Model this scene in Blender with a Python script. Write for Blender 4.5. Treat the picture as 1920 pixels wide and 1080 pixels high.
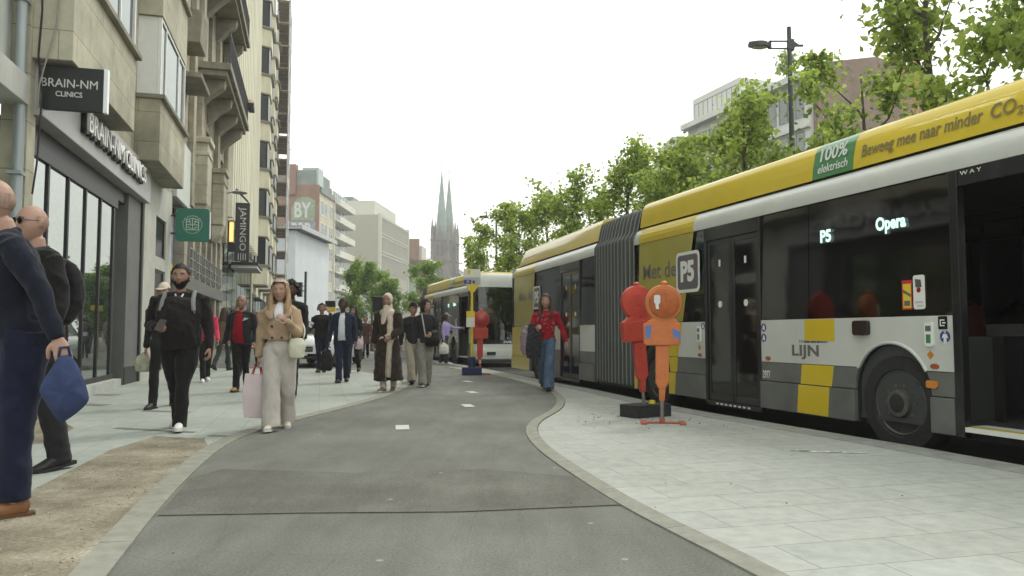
import bpy, bmesh, math, random
import numpy as np
from mathutils import Vector, Matrix
from mathutils.geometry import tessellate_polygon
R = math.radians
random.seed(7)
for o in list(bpy.data.objects): bpy.data.objects.remove(o)
SC = bpy.context.scene
COL = SC.collection

# ------------------------------------------------------------------ camera
CAMH = 1.03
cam = bpy.data.cameras.new('Camera'); cam.lens = 27.0; cam.sensor_width = 36.0
cam.clip_start = 0.1; cam.clip_end = 6000
camo = bpy.data.objects.new('Camera', cam); COL.objects.link(camo)
camo.location = (0, 0, CAMH); camo.rotation_euler = (R(90) + math.atan(85/1440), 0, 0)
SC.camera = camo

# ------------------------------------------------------------------ sky, sun, exposure
SUN_EL, SUN_AZ = R(52), R(38)            # azimuth measured from +Y (straight ahead) towards +X
w = bpy.data.worlds.new("World"); SC.world = w; w.use_nodes = True
nt = w.node_tree; nt.nodes.clear()
out = nt.nodes.new('ShaderNodeOutputWorld'); bg = nt.nodes.new('ShaderNodeBackground')
sky = nt.nodes.new('ShaderNodeTexSky'); sky.sky_type = 'NISHITA'; sky.sun_disc = False
sky.sun_elevation = SUN_EL; sky.sun_rotation = SUN_AZ; sky.air_density = 1.6; sky.dust_density = 4.0
mix = nt.nodes.new('ShaderNodeMix'); mix.data_type = 'RGBA'; mix.inputs[0].default_value = 0.93
tc = nt.nodes.new('ShaderNodeTexCoord'); noi = nt.nodes.new('ShaderNodeTexNoise')
noi.inputs['Scale'].default_value = 1.6; noi.inputs['Detail'].default_value = 4
rmp = nt.nodes.new('ShaderNodeValToRGB')
rmp.color_ramp.elements[0].position = 0.3; rmp.color_ramp.elements[0].color = (11.0, 11.2, 10.6, 1)
rmp.color_ramp.elements[1].position = 0.7; rmp.color_ramp.elements[1].color = (13.2, 13.5, 12.8, 1)
nt.links.new(tc.outputs['Generated'], noi.inputs['Vector'])
nt.links.new(noi.outputs['Fac'], rmp.inputs[0])
nt.links.new(sky.outputs[0], mix.inputs[6]); nt.links.new(rmp.outputs[0], mix.inputs[7])
nt.links.new(mix.outputs[2], bg.inputs[0]); bg.inputs[1].default_value = 0.1
nt.links.new(bg.outputs[0], out.inputs[0])
sun = bpy.data.lights.new('Sun', 'SUN'); sun.energy = 1.0; sun.angle = R(14); sun.color = (1, 0.97, 0.9)
suno = bpy.data.objects.new('Sun', sun); COL.objects.link(suno)
sd = Vector((math.sin(SUN_AZ)*math.cos(SUN_EL), math.cos(SUN_AZ)*math.cos(SUN_EL), math.sin(SUN_EL)))
suno.rotation_euler = sd.to_track_quat('Z', 'Y').to_euler()
vs = SC.view_settings; vs.view_transform = 'Standard'; vs.look = 'None'; vs.gamma = 1.0; vs.exposure = 0.55
SC.display_settings.display_device = 'sRGB'
SC.cycles.use_denoising = True
SC.cycles.max_bounces = 7; SC.cycles.transparent_max_bounces = 16; SC.cycles.volume_bounces = 0
SC.cycles.caustics_reflective = False; SC.cycles.caustics_refractive = False

# ------------------------------------------------------------------ materials
MATS = {}
def nodes(name):
    m = bpy.data.materials.new(name); m.use_nodes = True
    return m, m.node_tree, m.node_tree.nodes['Principled BSDF']
def mat(name, col, rough=0.7, metal=0.0, var=0.12, scale=6.0, bump=0.0, bscale=60.0, spec=0.4, coat=0.0, sheen=0.0, stretch=None, detail=5):
    """principled material with broad noise variation of the surface's own colour and optional bump"""
    if name in MATS: return MATS[name]
    m, t, p = nodes(name)
    p.inputs['Roughness'].default_value = rough; p.inputs['Metallic'].default_value = metal
    p.inputs['Specular IOR Level'].default_value = spec
    p.inputs['Coat Weight'].default_value = coat; p.inputs['Coat Roughness'].default_value = 0.06
    p.inputs['Sheen Weight'].default_value = sheen
    c = tuple(col) + (1,)
    p.inputs['Base Color'].default_value = c
    L = t.links.new
    tcn = t.nodes.new('ShaderNodeTexCoord'); mp = t.nodes.new('ShaderNodeMapping')
    L(tcn.outputs['Object'], mp.inputs['Vector'])
    if stretch: mp.inputs['Scale'].default_value = stretch
    if var > 0:
        n = t.nodes.new('ShaderNodeTexNoise'); n.inputs['Scale'].default_value = scale; n.inputs['Detail'].default_value = detail
        n.inputs['Roughness'].default_value = 0.62
        r = t.nodes.new('ShaderNodeValToRGB')
        r.color_ramp.elements[0].position = 0.28; r.color_ramp.elements[1].position = 0.72
        r.color_ramp.elements[0].color = tuple(max(0, x*(1-var)) for x in col) + (1,)
        r.color_ramp.elements[1].color = tuple(min(1, x*(1+var)) for x in col) + (1,)
        L(mp.outputs[0], n.inputs['Vector']); L(n.outputs['Fac'], r.inputs[0]); L(r.outputs[0], p.inputs['Base Color'])
    if bump > 0:
        n2 = t.nodes.new('ShaderNodeTexNoise'); n2.inputs['Scale'].default_value = bscale; n2.inputs['Detail'].default_value = 3
        b = t.nodes.new('ShaderNodeBump'); b.inputs['Strength'].default_value = bump; b.inputs['Distance'].default_value = 0.01
        L(mp.outputs[0], n2.inputs['Vector']); L(n2.outputs['Fac'], b.inputs['Height']); L(b.outputs[0], p.inputs['Normal'])
    MATS[name] = m; return m
def glass(name, tint=(0.05, 0.06, 0.055), rough=0.02, refl=1.0, base=(0.01, 0.012, 0.012)):
    """tinted window glass: see-through by the tint, mirror by fresnel"""
    if name in MATS: return MATS[name]
    m = bpy.data.materials.new(name); m.use_nodes = True; t = m.node_tree; t.nodes.clear(); L = t.links.new
    o = t.nodes.new('ShaderNodeOutputMaterial'); mx = t.nodes.new('ShaderNodeMixShader')
    tr = t.nodes.new('ShaderNodeBsdfTransparent'); tr.inputs[0].default_value = tuple(tint) + (1,)
    gl = t.nodes.new('ShaderNodeBsdfGlossy'); gl.inputs['Roughness'].default_value = rough
    gl.inputs['Color'].default_value = (refl, refl, refl, 1)
    fr = t.nodes.new('ShaderNodeFresnel'); fr.inputs[0].default_value = 1.75
    tcn = t.nodes.new('ShaderNodeTexCoord'); n2 = t.nodes.new('ShaderNodeTexNoise'); n2.inputs['Scale'].default_value = 1.3
    b = t.nodes.new('ShaderNodeBump'); b.inputs['Strength'].default_value = 0.05; b.inputs['Distance'].default_value = 0.05
    L(tcn.outputs['Object'], n2.inputs['Vector']); L(n2.outputs['Fac'], b.inputs['Height']); L(b.outputs[0], gl.inputs['Normal'])
    L(fr.outputs[0], mx.inputs[0]); L(tr.outputs[0], mx.inputs[1]); L(gl.outputs[0], mx.inputs[2]); L(mx.outputs[0], o.inputs[0])
    MATS[name] = m; return m
def mirror_glass(name, col=(0.5, 0.55, 0.53), base=(0.02, 0.025, 0.024), k=0.55, rough=0.03, bump=0.06):
    """coated shop glass: strong reflection over a dark room"""
    if name in MATS: return MATS[name]
    m = bpy.data.materials.new(name); m.use_nodes = True; t = m.node_tree; t.nodes.clear(); L = t.links.new
    o = t.nodes.new('ShaderNodeOutputMaterial'); mx = t.nodes.new('ShaderNodeMixShader')
    df = t.nodes.new('ShaderNodeBsdfDiffuse'); df.inputs[0].default_value = tuple(base) + (1,)
    gl = t.nodes.new('ShaderNodeBsdfGlossy'); gl.inputs['Roughness'].default_value = rough
    gl.inputs['Color'].default_value = tuple(col) + (1,)
    lw = t.nodes.new('ShaderNodeLayerWeight'); lw.inputs[0].default_value = k
    tcn = t.nodes.new('ShaderNodeTexCoord'); n2 = t.nodes.new('ShaderNodeTexNoise'); n2.inputs['Scale'].default_value = 0.8
    b = t.nodes.new('ShaderNodeBump'); b.inputs['Strength'].default_value = bump; b.inputs['Distance'].default_value = 0.05
    L(tcn.outputs['Object'], n2.inputs['Vector']); L(n2.outputs['Fac'], b.inputs['Height']); L(b.outputs[0], gl.inputs['Normal'])
    L(lw.outputs['Fresnel'], mx.inputs[0]); L(df.outputs[0], mx.inputs[1]); L(gl.outputs[0], mx.inputs[2]); L(mx.outputs[0], o.inputs[0])
    MATS[name] = m; return m
def emit(name, col, s=1.0):
    if name in MATS: return MATS[name]
    m, t, p = nodes(name); p.inputs['Base Color'].default_value = (0.02, 0.02, 0.02, 1)
    p.inputs['Emission Color'].default_value = tuple(col) + (1,); p.inputs['Emission Strength'].default_value = s
    MATS[name] = m; return m
def brick_mat(name, c1, c2, mortar, bw, rh, ms=0.006, rot=0.0, rough=0.8, offset=0.5, axis='XY', var=0.2, bump=0.3, stain=0.15, noise=3.0, bias=0.0, msmooth=0.1):
    """bricks, slabs or stone courses; axis picks the two object axes they lie in"""
    if name in MATS: return MATS[name]
    m, t, p = nodes(name); L = t.links.new; p.inputs['Roughness'].default_value = rough; p.inputs['Specular IOR Level'].default_value = 0.3
    tcn = t.nodes.new('ShaderNodeTexCoord'); mp = t.nodes.new('ShaderNodeMapping')
    if axis == 'XY': L(tcn.outputs['Object'], mp.inputs['Vector'])
    else:
        sp = t.nodes.new('ShaderNodeSeparateXYZ'); cb = t.nodes.new('ShaderNodeCombineXYZ'); L(tcn.outputs['Object'], sp.inputs[0])
        if axis == 'SZ':      # run along x and y together, courses along z
            ad = t.nodes.new('ShaderNodeMath'); ad.operation = 'ADD'; L(sp.outputs[0], ad.inputs[0]); L(sp.outputs[1], ad.inputs[1])
            L(ad.outputs[0], cb.inputs[0])
        else: L(sp.outputs['XYZ'.index(axis[0])], cb.inputs[0])
        L(sp.outputs[2], cb.inputs[1]); L(cb.outputs[0], mp.inputs['Vector'])
    mp.inputs['Rotation'].default_value = (0, 0, rot)
    br = t.nodes.new('ShaderNodeTexBrick'); br.inputs['Scale'].default_value = 1.0
    br.inputs['Color1'].default_value = tuple(c1)+(1,); br.inputs['Color2'].default_value = tuple(c2)+(1,); br.inputs['Mortar'].default_value = tuple(mortar)+(1,)
    br.inputs['Brick Width'].default_value = bw; br.inputs['Row Height'].default_value = rh
    br.inputs['Mortar Size'].default_value = ms; br.inputs['Mortar Smooth'].default_value = msmooth; br.inputs['Bias'].default_value = bias; br.offset = offset
    L(mp.outputs[0], br.inputs['Vector'])
    n = t.nodes.new('ShaderNodeTexNoise'); n.inputs['Scale'].default_value = noise; n.inputs['Detail'].default_value = 8; n.inputs['Roughness'].default_value = 0.65
    L(tcn.outputs['Object'], n.inputs['Vector'])
    rm = t.nodes.new('ShaderNodeValToRGB'); rm.color_ramp.elements[0].position = 0.25; rm.color_ramp.elements[1].position = 0.75
    a = 1-var; rm.color_ramp.elements[0].color = (a, a, a, 1); b1 = 1+var*0.4; rm.color_ramp.elements[1].color = (b1, b1, b1, 1)
    L(n.outputs['Fac'], rm.inputs[0])
    n3 = t.nodes.new('ShaderNodeTexNoise'); n3.inputs['Scale'].default_value = 0.35; n3.inputs['Detail'].default_value = 6
    L(tcn.outputs['Object'], n3.inputs['Vector'])
    rm3 = t.nodes.new('ShaderNodeValToRGB'); rm3.color_ramp.elements[0].position = 0.35; rm3.color_ramp.elements[1].position = 0.6
    s = 1-stain; rm3.color_ramp.elements[0].color = (s, s, s*0.97, 1); rm3.color_ramp.elements[1].color = (1, 1, 1, 1); L(n3.outputs['Fac'], rm3.inputs[0])
    mu = t.nodes.new('ShaderNodeMix'); mu.data_type = 'RGBA'; mu.blend_type = 'MULTIPLY'; mu.inputs[0].default_value = 1
    L(br.outputs['Color'], mu.inputs[6]); L(rm.outputs[0], mu.inputs[7])
    mu2 = t.nodes.new('ShaderNodeMix'); mu2.data_type = 'RGBA'; mu2.blend_type = 'MULTIPLY'; mu2.inputs[0].default_value = 1
    L(mu.outputs[2], mu2.inputs[6]); L(rm3.outputs[0], mu2.inputs[7]); L(mu2.outputs[2], p.inputs['Base Color'])
    if bump > 0:
        bp = t.nodes.new('ShaderNodeBump'); bp.inputs['Strength'].default_value = bump; bp.inputs['Distance'].default_value = 0.004
        iv = t.nodes.new('ShaderNodeMath'); iv.operation = 'SUBTRACT'; iv.inputs[0].default_value = 1.0; L(br.outputs['Fac'], iv.inputs[1])
        L(iv.outputs[0], bp.inputs['Height']); L(bp.outputs[0], p.inputs['Normal'])
    MATS[name] = m; return m
def ground_mat(name, c1, c2, c3, s1=0.5, s2=40.0, rough=0.85, speck=0.25, bump=0.4, crack=0.16):
    """asphalt, sand: large worn patches and fine aggregate"""
    if name in MATS: return MATS[name]
    m, t, p = nodes(name); L = t.links.new; p.inputs['Roughness'].default_value = rough; p.inputs['Specular IOR Level'].default_value = 0.25
    tcn = t.nodes.new('ShaderNodeTexCoord')
    n1 = t.nodes.new('ShaderNodeTexNoise'); n1.inputs['Scale'].default_value = s1; n1.inputs['Detail'].default_value = 7; n1.inputs['Roughness'].default_value = 0.6
    r1 = t.nodes.new('ShaderNodeValToRGB'); e = r1.color_ramp.elements; e[0].position = 0.32; e[1].position = 0.66
    e[0].color = tuple(c1)+(1,); e[1].color = tuple(c3)+(1,); el = r1.color_ramp.elements.new(0.5); el.color = tuple(c2)+(1,)
    n2 = t.nodes.new('ShaderNodeTexNoise'); n2.inputs['Scale'].default_value = s2; n2.inputs['Detail'].default_value = 4; n2.inputs['Roughness'].default_value = 0.75
    r2 = t.nodes.new('ShaderNodeValToRGB'); r2.color_ramp.elements[0].position = 0.3; r2.color_ramp.elements[1].position = 0.72
    a, b1 = 1-speck, 1+speck; r2.color_ramp.elements[0].color = (a, a, a, 1); r2.color_ramp.elements[1].color = (b1, b1, b1, 1)
    L(tcn.outputs['Object'], n1.inputs['Vector']); L(tcn.outputs['Object'], n2.inputs['Vector'])
    L(n1.outputs['Fac'], r1.inputs[0]); L(n2.outputs['Fac'], r2.inputs[0])
    mu = t.nodes.new('ShaderNodeMix'); mu.data_type = 'RGBA'; mu.blend_type = 'MULTIPLY'; mu.inputs[0].default_value = 1
    L(r1.outputs[0], mu.inputs[6]); L(r2.outputs[0], mu.inputs[7])
    # broad worn streaks, small dark stains, pale chewing gum and grit
    mp = t.nodes.new('ShaderNodeMapping'); mp.inputs['Scale'].default_value = (1.6, .35, 1); mp.inputs['Rotation'].default_value = (0, 0, .12); L(tcn.outputs['Object'], mp.inputs['Vector'])
    n4 = t.nodes.new('ShaderNodeTexNoise'); n4.inputs['Scale'].default_value = 1.9; n4.inputs['Detail'].default_value = 9; n4.inputs['Roughness'].default_value = .7; L(mp.outputs[0], n4.inputs['Vector'])
    r4 = t.nodes.new('ShaderNodeValToRGB'); r4.color_ramp.elements[0].position = .33; r4.color_ramp.elements[1].position = .62; r4.color_ramp.elements[0].color = (.80, .79, .77, 1); r4.color_ramp.elements[1].color = (1.06, 1.06, 1.06, 1); L(n4.outputs['Fac'], r4.inputs[0])
    m4 = t.nodes.new('ShaderNodeMix'); m4.data_type = 'RGBA'; m4.blend_type = 'MULTIPLY'; m4.inputs[0].default_value = 1; L(mu.outputs[2], m4.inputs[6]); L(r4.outputs[0], m4.inputs[7])
    vo = t.nodes.new('ShaderNodeTexVoronoi'); vo.inputs['Scale'].default_value = 2.6; L(tcn.outputs['Object'], vo.inputs['Vector'])
    lt = t.nodes.new('ShaderNodeMath'); lt.operation = 'LESS_THAN'; lt.inputs[1].default_value = .045; L(vo.outputs['Distance'], lt.inputs[0])
    m5 = t.nodes.new('ShaderNodeMix'); m5.data_type = 'RGBA'; m5.inputs[7].default_value = (.36, .36, .33, 1); sc5 = t.nodes.new('ShaderNodeMath'); sc5.operation = 'MULTIPLY'; sc5.inputs[1].default_value = .55; L(lt.outputs[0], sc5.inputs[0]); L(sc5.outputs[0], m5.inputs[0]); L(m4.outputs[2], m5.inputs[6])
    v2 = t.nodes.new('ShaderNodeTexVoronoi'); v2.feature = 'DISTANCE_TO_EDGE'; v2.inputs['Scale'].default_value = .42
    ad = t.nodes.new('ShaderNodeMix'); ad.data_type = 'RGBA'; ad.blend_type = 'ADD'; ad.inputs[0].default_value = .25; L(tcn.outputs['Object'], ad.inputs[6]); L(n4.outputs['Color'], ad.inputs[7]); L(ad.outputs[2], v2.inputs['Vector'])
    l2 = t.nodes.new('ShaderNodeMath'); l2.operation = 'LESS_THAN'; l2.inputs[1].default_value = .0022; L(v2.outputs['Distance'], l2.inputs[0]); s6 = t.nodes.new('ShaderNodeMath'); s6.operation = 'MULTIPLY'; s6.inputs[1].default_value = crack; L(l2.outputs[0], s6.inputs[0])
    m6 = t.nodes.new('ShaderNodeMix'); m6.data_type = 'RGBA'; m6.inputs[7].default_value = (.05, .05, .046, 1); L(s6.outputs[0], m6.inputs[0]); L(m5.outputs[2], m6.inputs[6]); L(m6.outputs[2], p.inputs['Base Color'])
    bp = t.nodes.new('ShaderNodeBump'); bp.inputs['Strength'].default_value = bump; bp.inputs['Distance'].default_value = 0.004
    L(n2.outputs['Fac'], bp.inputs['Height']); L(bp.outputs[0], p.inputs['Normal'])
    MATS[name] = m; return m

# ------------------------------------------------------------------ mesh builder
class MB:
    def __init__(s, M=None):
        s.v, s.f, s.mi, s.mats = [], [], [], []
        s.M = M or Matrix.Identity(4); s.cur = 0
    def use(s, m):
        if m not in s.mats: s.mats.append(m)
        s.cur = s.mats.index(m); return s
    def add(s, vs, fs):
        o = len(s.v); s.v += [tuple(s.M @ Vector(p)) for p in vs]
        s.f += [tuple(o+i for i in f) for f in fs]; s.mi += [s.cur]*len(fs)
    def box(s, x0, x1, y0, y1, z0, z1):
        x0, x1 = sorted((x0, x1)); y0, y1 = sorted((y0, y1)); z0, z1 = sorted((z0, z1))
        s.add([(x0,y0,z0),(x1,y0,z0),(x1,y1,z0),(x0,y1,z0),(x0,y0,z1),(x1,y0,z1),(x1,y1,z1),(x0,y1,z1)],
              [(0,3,2,1),(4,5,6,7),(0,1,5,4),(1,2,6,5),(2,3,7,6),(3,0,4,7)])
        return s
    def prism(s, poly, a, b, axis='y', holes=()):
        """2-D outline (with holes) given thickness from a to b along axis"""
        def mk(p, k):
            if axis == 'y': return (p[0], k, p[1])
            if axis == 'x': return (k, p[0], p[1])
            return (p[0], p[1], k)
        rings = [list(poly)] + [list(h) for h in holes]
        tri = tessellate_polygon([[Vector((p[0], p[1], 0)) for p in r] for r in rings])
        flat = [p for r in rings for p in r]; n = len(flat)
        vs = [mk(p, a) for p in flat] + [mk(p, b) for p in flat]
        fs = [tuple(t) for t in tri] + [tuple(n+i for i in reversed(t)) for t in tri]
        o = 0
        for r in rings:
            k = len(r)
            for i in range(k): j = (i+1) % k; fs.append((o+i, o+j, n+o+j, n+o+i))
            o += k
        s.add(vs, fs); return s
    def tube(s, path, r, seg=8, caps=True):
        path = [Vector(p) for p in path]; n = len(path)
        rr = r if isinstance(r, (list, tuple)) else [r]*n
        vs, fs = [], []; prev = None
        for i, p in enumerate(path):
            t = (path[min(i+1, n-1)] - path[max(i-1, 0)])
            if t.length < 1e-9: t = Vector((0, 0, 1))
            t.normalize()
            if prev is None:
                u = t.orthogonal().normalized()
            else:
                u = (prev - t*prev.dot(t))
                u = u.normalized() if u.length > 1e-6 else t.orthogonal().normalized()
            prev = u; q = t.cross(u)
            for k in range(seg):
                a = 2*math.pi*k/seg; vs.append(p + (u*math.cos(a) + q*math.sin(a))*rr[i])
        for i in range(n-1):
            for k in range(seg):
                j = (k+1) % seg; fs.append((i*seg+k, i*seg+j, (i+1)*seg+j, (i+1)*seg+k))
        if caps: fs += [tuple(reversed(range(seg))), tuple(range((n-1)*seg, n*seg))]
        s.add(vs, fs); return s
    def lathe(s, prof, seg=24, c=(0, 0, 0), axis='z', arc=None):
        """profile of (radius, height) turned about an axis through c"""
        vs, fs = [], []
        for (r, h) in prof:
            for k in range(seg):
                a = 2*math.pi*k/seg; x, y = r*math.cos(a), r*math.sin(a)
                if axis == 'z': vs.append((c[0]+x, c[1]+y, c[2]+h))
                elif axis == 'y': vs.append((c[0]+x, c[1]+h, c[2]+y))
                else: vs.append((c[0]+h, c[1]+x, c[2]+y))
        for i in range(len(prof)-1):
            for k in range(seg):
                j = (k+1) % seg; fs.append((i*seg+k, i*seg+j, (i+1)*seg+j, (i+1)*seg+k))
        if prof[0][0] > 1e-6: fs.append(tuple(range(seg)))
        if prof[-1][0] > 1e-6: fs.append(tuple(range((len(prof)-1)*seg, len(prof)*seg)))
        s.add(vs, fs); return s
    def sweep(s, prof, x0, x1, n=1, closed=False, caps=False):
        """outline of (y, z) points carried along x"""
        k = len(prof); vs, fs = [], []
        for i in range(n+1):
            x = x0 + (x1-x0)*i/n; vs += [(x, p[0], p[1]) for p in prof]
        for i in range(n):
            for j in range(k if closed else k-1):
                a = j; b = (j+1) % k; fs.append((i*k+a, i*k+b, (i+1)*k+b, (i+1)*k+a))
        if caps: fs += [tuple(range(k)), tuple(reversed(range(n*k, (n+1)*k)))]
        s.add(vs, fs); return s
    def mesh(s, name, m=None):
        me = bpy.data.meshes.new(name); me.from_pydata(s.v, [], s.f)
        ms = s.mats or ([m] if m else [])
        for x in ms: me.materials.append(x)
        if s.mats: me.polygons.foreach_set('material_index', s.mi)
        bm = bmesh.new(); bm.from_mesh(me); bmesh.ops.recalc_face_normals(bm, faces=bm.faces); bm.to_mesh(me); bm.free()
        me.update(); return me
    def build(s, name, m=None, parent=None, smooth=False, bevel=0.0, seg=2, weld=False):
        me = s.mesh(name, m)
        o = link(name, me, parent)
        if smooth:
            me.polygons.foreach_set('use_smooth', [True]*len(me.polygons))
            if smooth != 'all':
                md = o.modifiers.new('es', 'EDGE_SPLIT'); md.split_angle = R(38)
        if bevel:
            md = o.modifiers.new('bv', 'BEVEL'); md.width = bevel; md.segments = seg; md.limit_method = 'ANGLE'; md.angle_limit = R(40)
            md.harden_normals = False
        return o
def link(name, me, parent=None):
    o = bpy.data.objects.new(name, me); COL.objects.link(o)
    if parent is not None: o.parent = parent
    return o
def tag(o, label=None, cat=None, group=None, kind=None):
    if label: o['label'] = label
    if cat: o['category'] = cat
    if group: o['group'] = group
    if kind: o['kind'] = kind
    return o
def thing(name, label, cat, loc=(0, 0, 0), rz=0.0, group=None):
    o = bpy.data.objects.new(name, None); COL.objects.link(o); o.empty_display_size = 0.2
    o.location = loc; o.rotation_euler = (0, 0, rz)
    return tag(o, label, cat, group)
def struct(o): o['kind'] = 'structure'; return o
def copy_tree(o, parent=None):
    c = o.copy(); COL.objects.link(c)
    if parent is not None: c.parent = parent
    for ch in [x for x in bpy.data.objects if x.parent is o]: copy_tree(ch, c)
    return c
TXT = {}
def text_mesh(txt, size=1.0, bold=0.0, ext=0.003, squash=1.0, align='CENTER', space=1.0, alignv='CENTER'):
    key = (txt, size, bold, ext, squash, align, space, alignv)
    if key in TXT: return TXT[key]
    cu = bpy.data.curves.new('txt', 'FONT'); cu.body = txt; cu.size = size; cu.offset = bold; cu.extrude = ext
    cu.align_x = align; cu.align_y = alignv; cu.resolution_u = 3; cu.space_character = space
    ob = bpy.data.objects.new('txt', cu); COL.objects.link(ob)
    dg = bpy.context.evaluated_depsgraph_get()
    me = bpy.data.meshes.new_from_object(ob.evaluated_get(dg))
    bpy.data.objects.remove(ob); bpy.data.curves.remove(cu)
    if squash != 1.0: me.transform(Matrix.Diagonal((squash, 1, 1, 1)))
    me.materials.clear(); TXT[key] = me; return me
def letters(name, txt, m, parent, loc, xdir, up=(0, 0, 1), **kw):
    """raised lettering: starts at loc, reads along xdir, upright along up"""
    me = text_mesh(txt, **kw).copy(); me.name = name
    me.materials.append(m)
    x = Vector(xdir).normalized(); u = Vector(up).normalized(); z = x.cross(u)
    M = Matrix((x, u, z)).transposed().to_4x4(); M.translation = Vector(loc); me.transform(M)
    return link(name, me, parent)
# ================================================================== GROUND
def smooth_line(pts, step=0.3):
    P = [Vector((p[0], p[1], 0)) for p in pts]; o = []
    for i in range(len(P)-1):
        a, b, c, d = P[max(i-1, 0)], P[i], P[i+1], P[min(i+2, len(P)-1)]
        n = max(2, int((c-b).length/step))
        for k in range(n):
            t = k/n
            o.append(0.5*((2*b) + (c-a)*t + (2*a-5*b+4*c-d)*t*t + (3*b-a-3*c+d)*t**3))
    o.append(P[-1]); return [(p.x, p.y) for p in o]
def offset_line(line, d):
    o = []
    for i in range(len(line)):
        a = Vector(line[max(i-1, 0)]); b = Vector(line[min(i+1, len(line)-1)]); t = (b-a).normalized()
        o.append((line[i][0]+t.y*d, line[i][1]-t.x*d))
    return o
def sheet(name, poly, z, m, th=0.0):
    b = MB()
    if th: b.prism(poly, z-th, z, 'z')
    else:
        tri = tessellate_polygon([[Vector((p[0], p[1], 0)) for p in poly]])
        b.add([(p[0], p[1], z) for p in poly], [tuple(t) for t in tri])
    o = b.build(name, m)
    return struct(o)
asphalt = ground_mat('path_asphalt', (0.120, 0.125, 0.110), (0.150, 0.155, 0.138), (0.186, 0.19, 0.17), 0.5, 70, speck=0.34)
asphalt_d = ground_mat('patch_asphalt', (0.100, 0.099, 0.085), (0.130, 0.129, 0.112), (0.166, 0.164, 0.145), 0.9, 70, speck=0.36)
asphalt_m = ground_mat('patch_asphalt_mid', (0.108, 0.114, 0.104), (0.138, 0.144, 0.132), (0.17, 0.175, 0.162), 0.7, 70, speck=0.36)
road_m = ground_mat('road_asphalt', (0.05, 0.05, 0.05), (0.065, 0.065, 0.063), (0.085, 0.085, 0.08), 0.4, 45)
far_m = ground_mat('far_ground', (0.10, 0.11, 0.10), (0.13, 0.135, 0.125), (0.16, 0.165, 0.155), 0.05, 10)
sand_m = ground_mat('sand', (0.15, 0.133, 0.095), (0.235, 0.212, 0.155), (0.33, 0.305, 0.235), 2.2, 46, speck=0.4, bump=0.9, crack=0)
tile_r = brick_mat('platform_slabs', (0.375, 0.395, 0.365), (0.415, 0.435, 0.405), (0.21, 0.22, 0.2), 0.612, 0.374, 0.004, rot=R(-14), var=0.24, stain=0.16, noise=9, bump=0.25, rough=0.75, msmooth=0.5)
tile_l = brick_mat('footway_slabs', (0.33, 0.36, 0.325), (0.385, 0.415, 0.375), (0.20, 0.21, 0.19), 0.6, 0.4, 0.003, rot=R(-104), var=0.2, stain=0.16, noise=7, bump=0.2, rough=0.75, msmooth=0.5)
kerb_m = mat('kerb_concrete', (0.24, 0.24, 0.20), 0.85, var=0.2, scale=9, bump=0.3, bscale=140)
kerb2_m = mat('road_kerb_stone', (0.26, 0.27, 0.245), 0.85, var=0.22, scale=5, bump=0.3, bscale=140)

b = MB(); b.add([(-600, -600, -.16), (600, -600, -.16), (600, 600, -.16), (-600, 600, -.16)], [(0, 1, 2, 3)])
struct(b.build('ground', far_m))
KERB = smooth_line([(9.6, -8), (6.3, 0), (4.75, 3.9), (3.96, 6.01), (3.66, 7.0), (3.13, 8.42), (2.40, 10.47), (1.95, 12.16), (1.38, 14.51), (0.93, 15.9), (-0.12, 19.8), (-0.80, 22.3), (-1.98, 26.2), (-4.6, 34.0), (-11.0, 52), (-24, 91), (-30, 110)], 0.5)
roadp = [(x-0.1, y) for x, y in KERB] + [(30, 140), (40, 60), (40, -8)]
sheet('road', roadp, -0.135, road_m)
slab = KERB + [(-30, 125), (-80, 125), (-80, -10), (9.6, -10)]
sheet('cycle_path', slab, 0.0, asphalt, 0.3)
PL = smooth_line([(0.2, -4), (-0.8, 0), (-1.72, 3.33), (-2.02, 4.4), (-2.34, 5.68), (-2.62, 7.1), (-2.67, 8.2), (-2.49, 9.48), (-2.19, 11.34), (-2.02, 13.23), (-2.05, 15.4), (-2.38, 17.17), (-2.93, 18.67), (-3.67, 20.45), (-4.6, 22.3)])
PR = smooth_line([(2.7, -4), (1.8, 0.4), (1.03, 3.33), (0.88, 3.85), (0.63, 4.75), (0.34, 6.2), (0.2, 7.15), (0.145, 8.11), (0.23, 9.08), (0.56, 10.6), (0.70, 12.3), (0.58, 14.24), (0.1, 16.6), (-0.36, 18.67), (-1.12, 20.73), (-2.0, 23.4)])
footway = offset_line(PL, -0.16)[::-1] + [(-6, -8), (-40, -8), (-40, 40), (-18, 40), (-12.5, 23.5), (-8, 22.6)]
sheet('footway', footway, 0.004, tile_l)
platform = offset_line(PR, 0.13) + [(-1.75, 23.4)] + [(x-0.34, y) for x, y in KERB if 3 < y < 23.2][::-1] + [(5.9, 0.4), (8, -4)]
sheet('platform', platform, 0.004, tile_r)
kb = MB()
ks = [(x, y) for x, y in KERB if -3 < y < 60]
for i in range(len(ks)-1):
    (x0, y0), (x1, y1) = ks[i], ks[i+1]
    g = 0.005
    t = Vector((x1-x0, y1-y0)).normalized()*g
    x0, y0, x1, y1 = x0+t.x, y0+t.y, x1-t.x, y1-t.y
    kb.add([(x0-.345, y0, .008), (x0+.012, y0, .008), (x1+.012, y1, .008), (x1-.345, y1, .008), (x0-.345, y0, -.1), (x0+.012, y0, -.15), (x1+.012, y1, -.15), (x1-.345, y1, -.1)],
           [(0, 1, 2, 3), (1, 5, 6, 2), (0, 4, 5, 1), (3, 2, 6, 7), (0, 3, 7, 4)])
struct(kb.build('road_kerb', kerb2_m))
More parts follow.
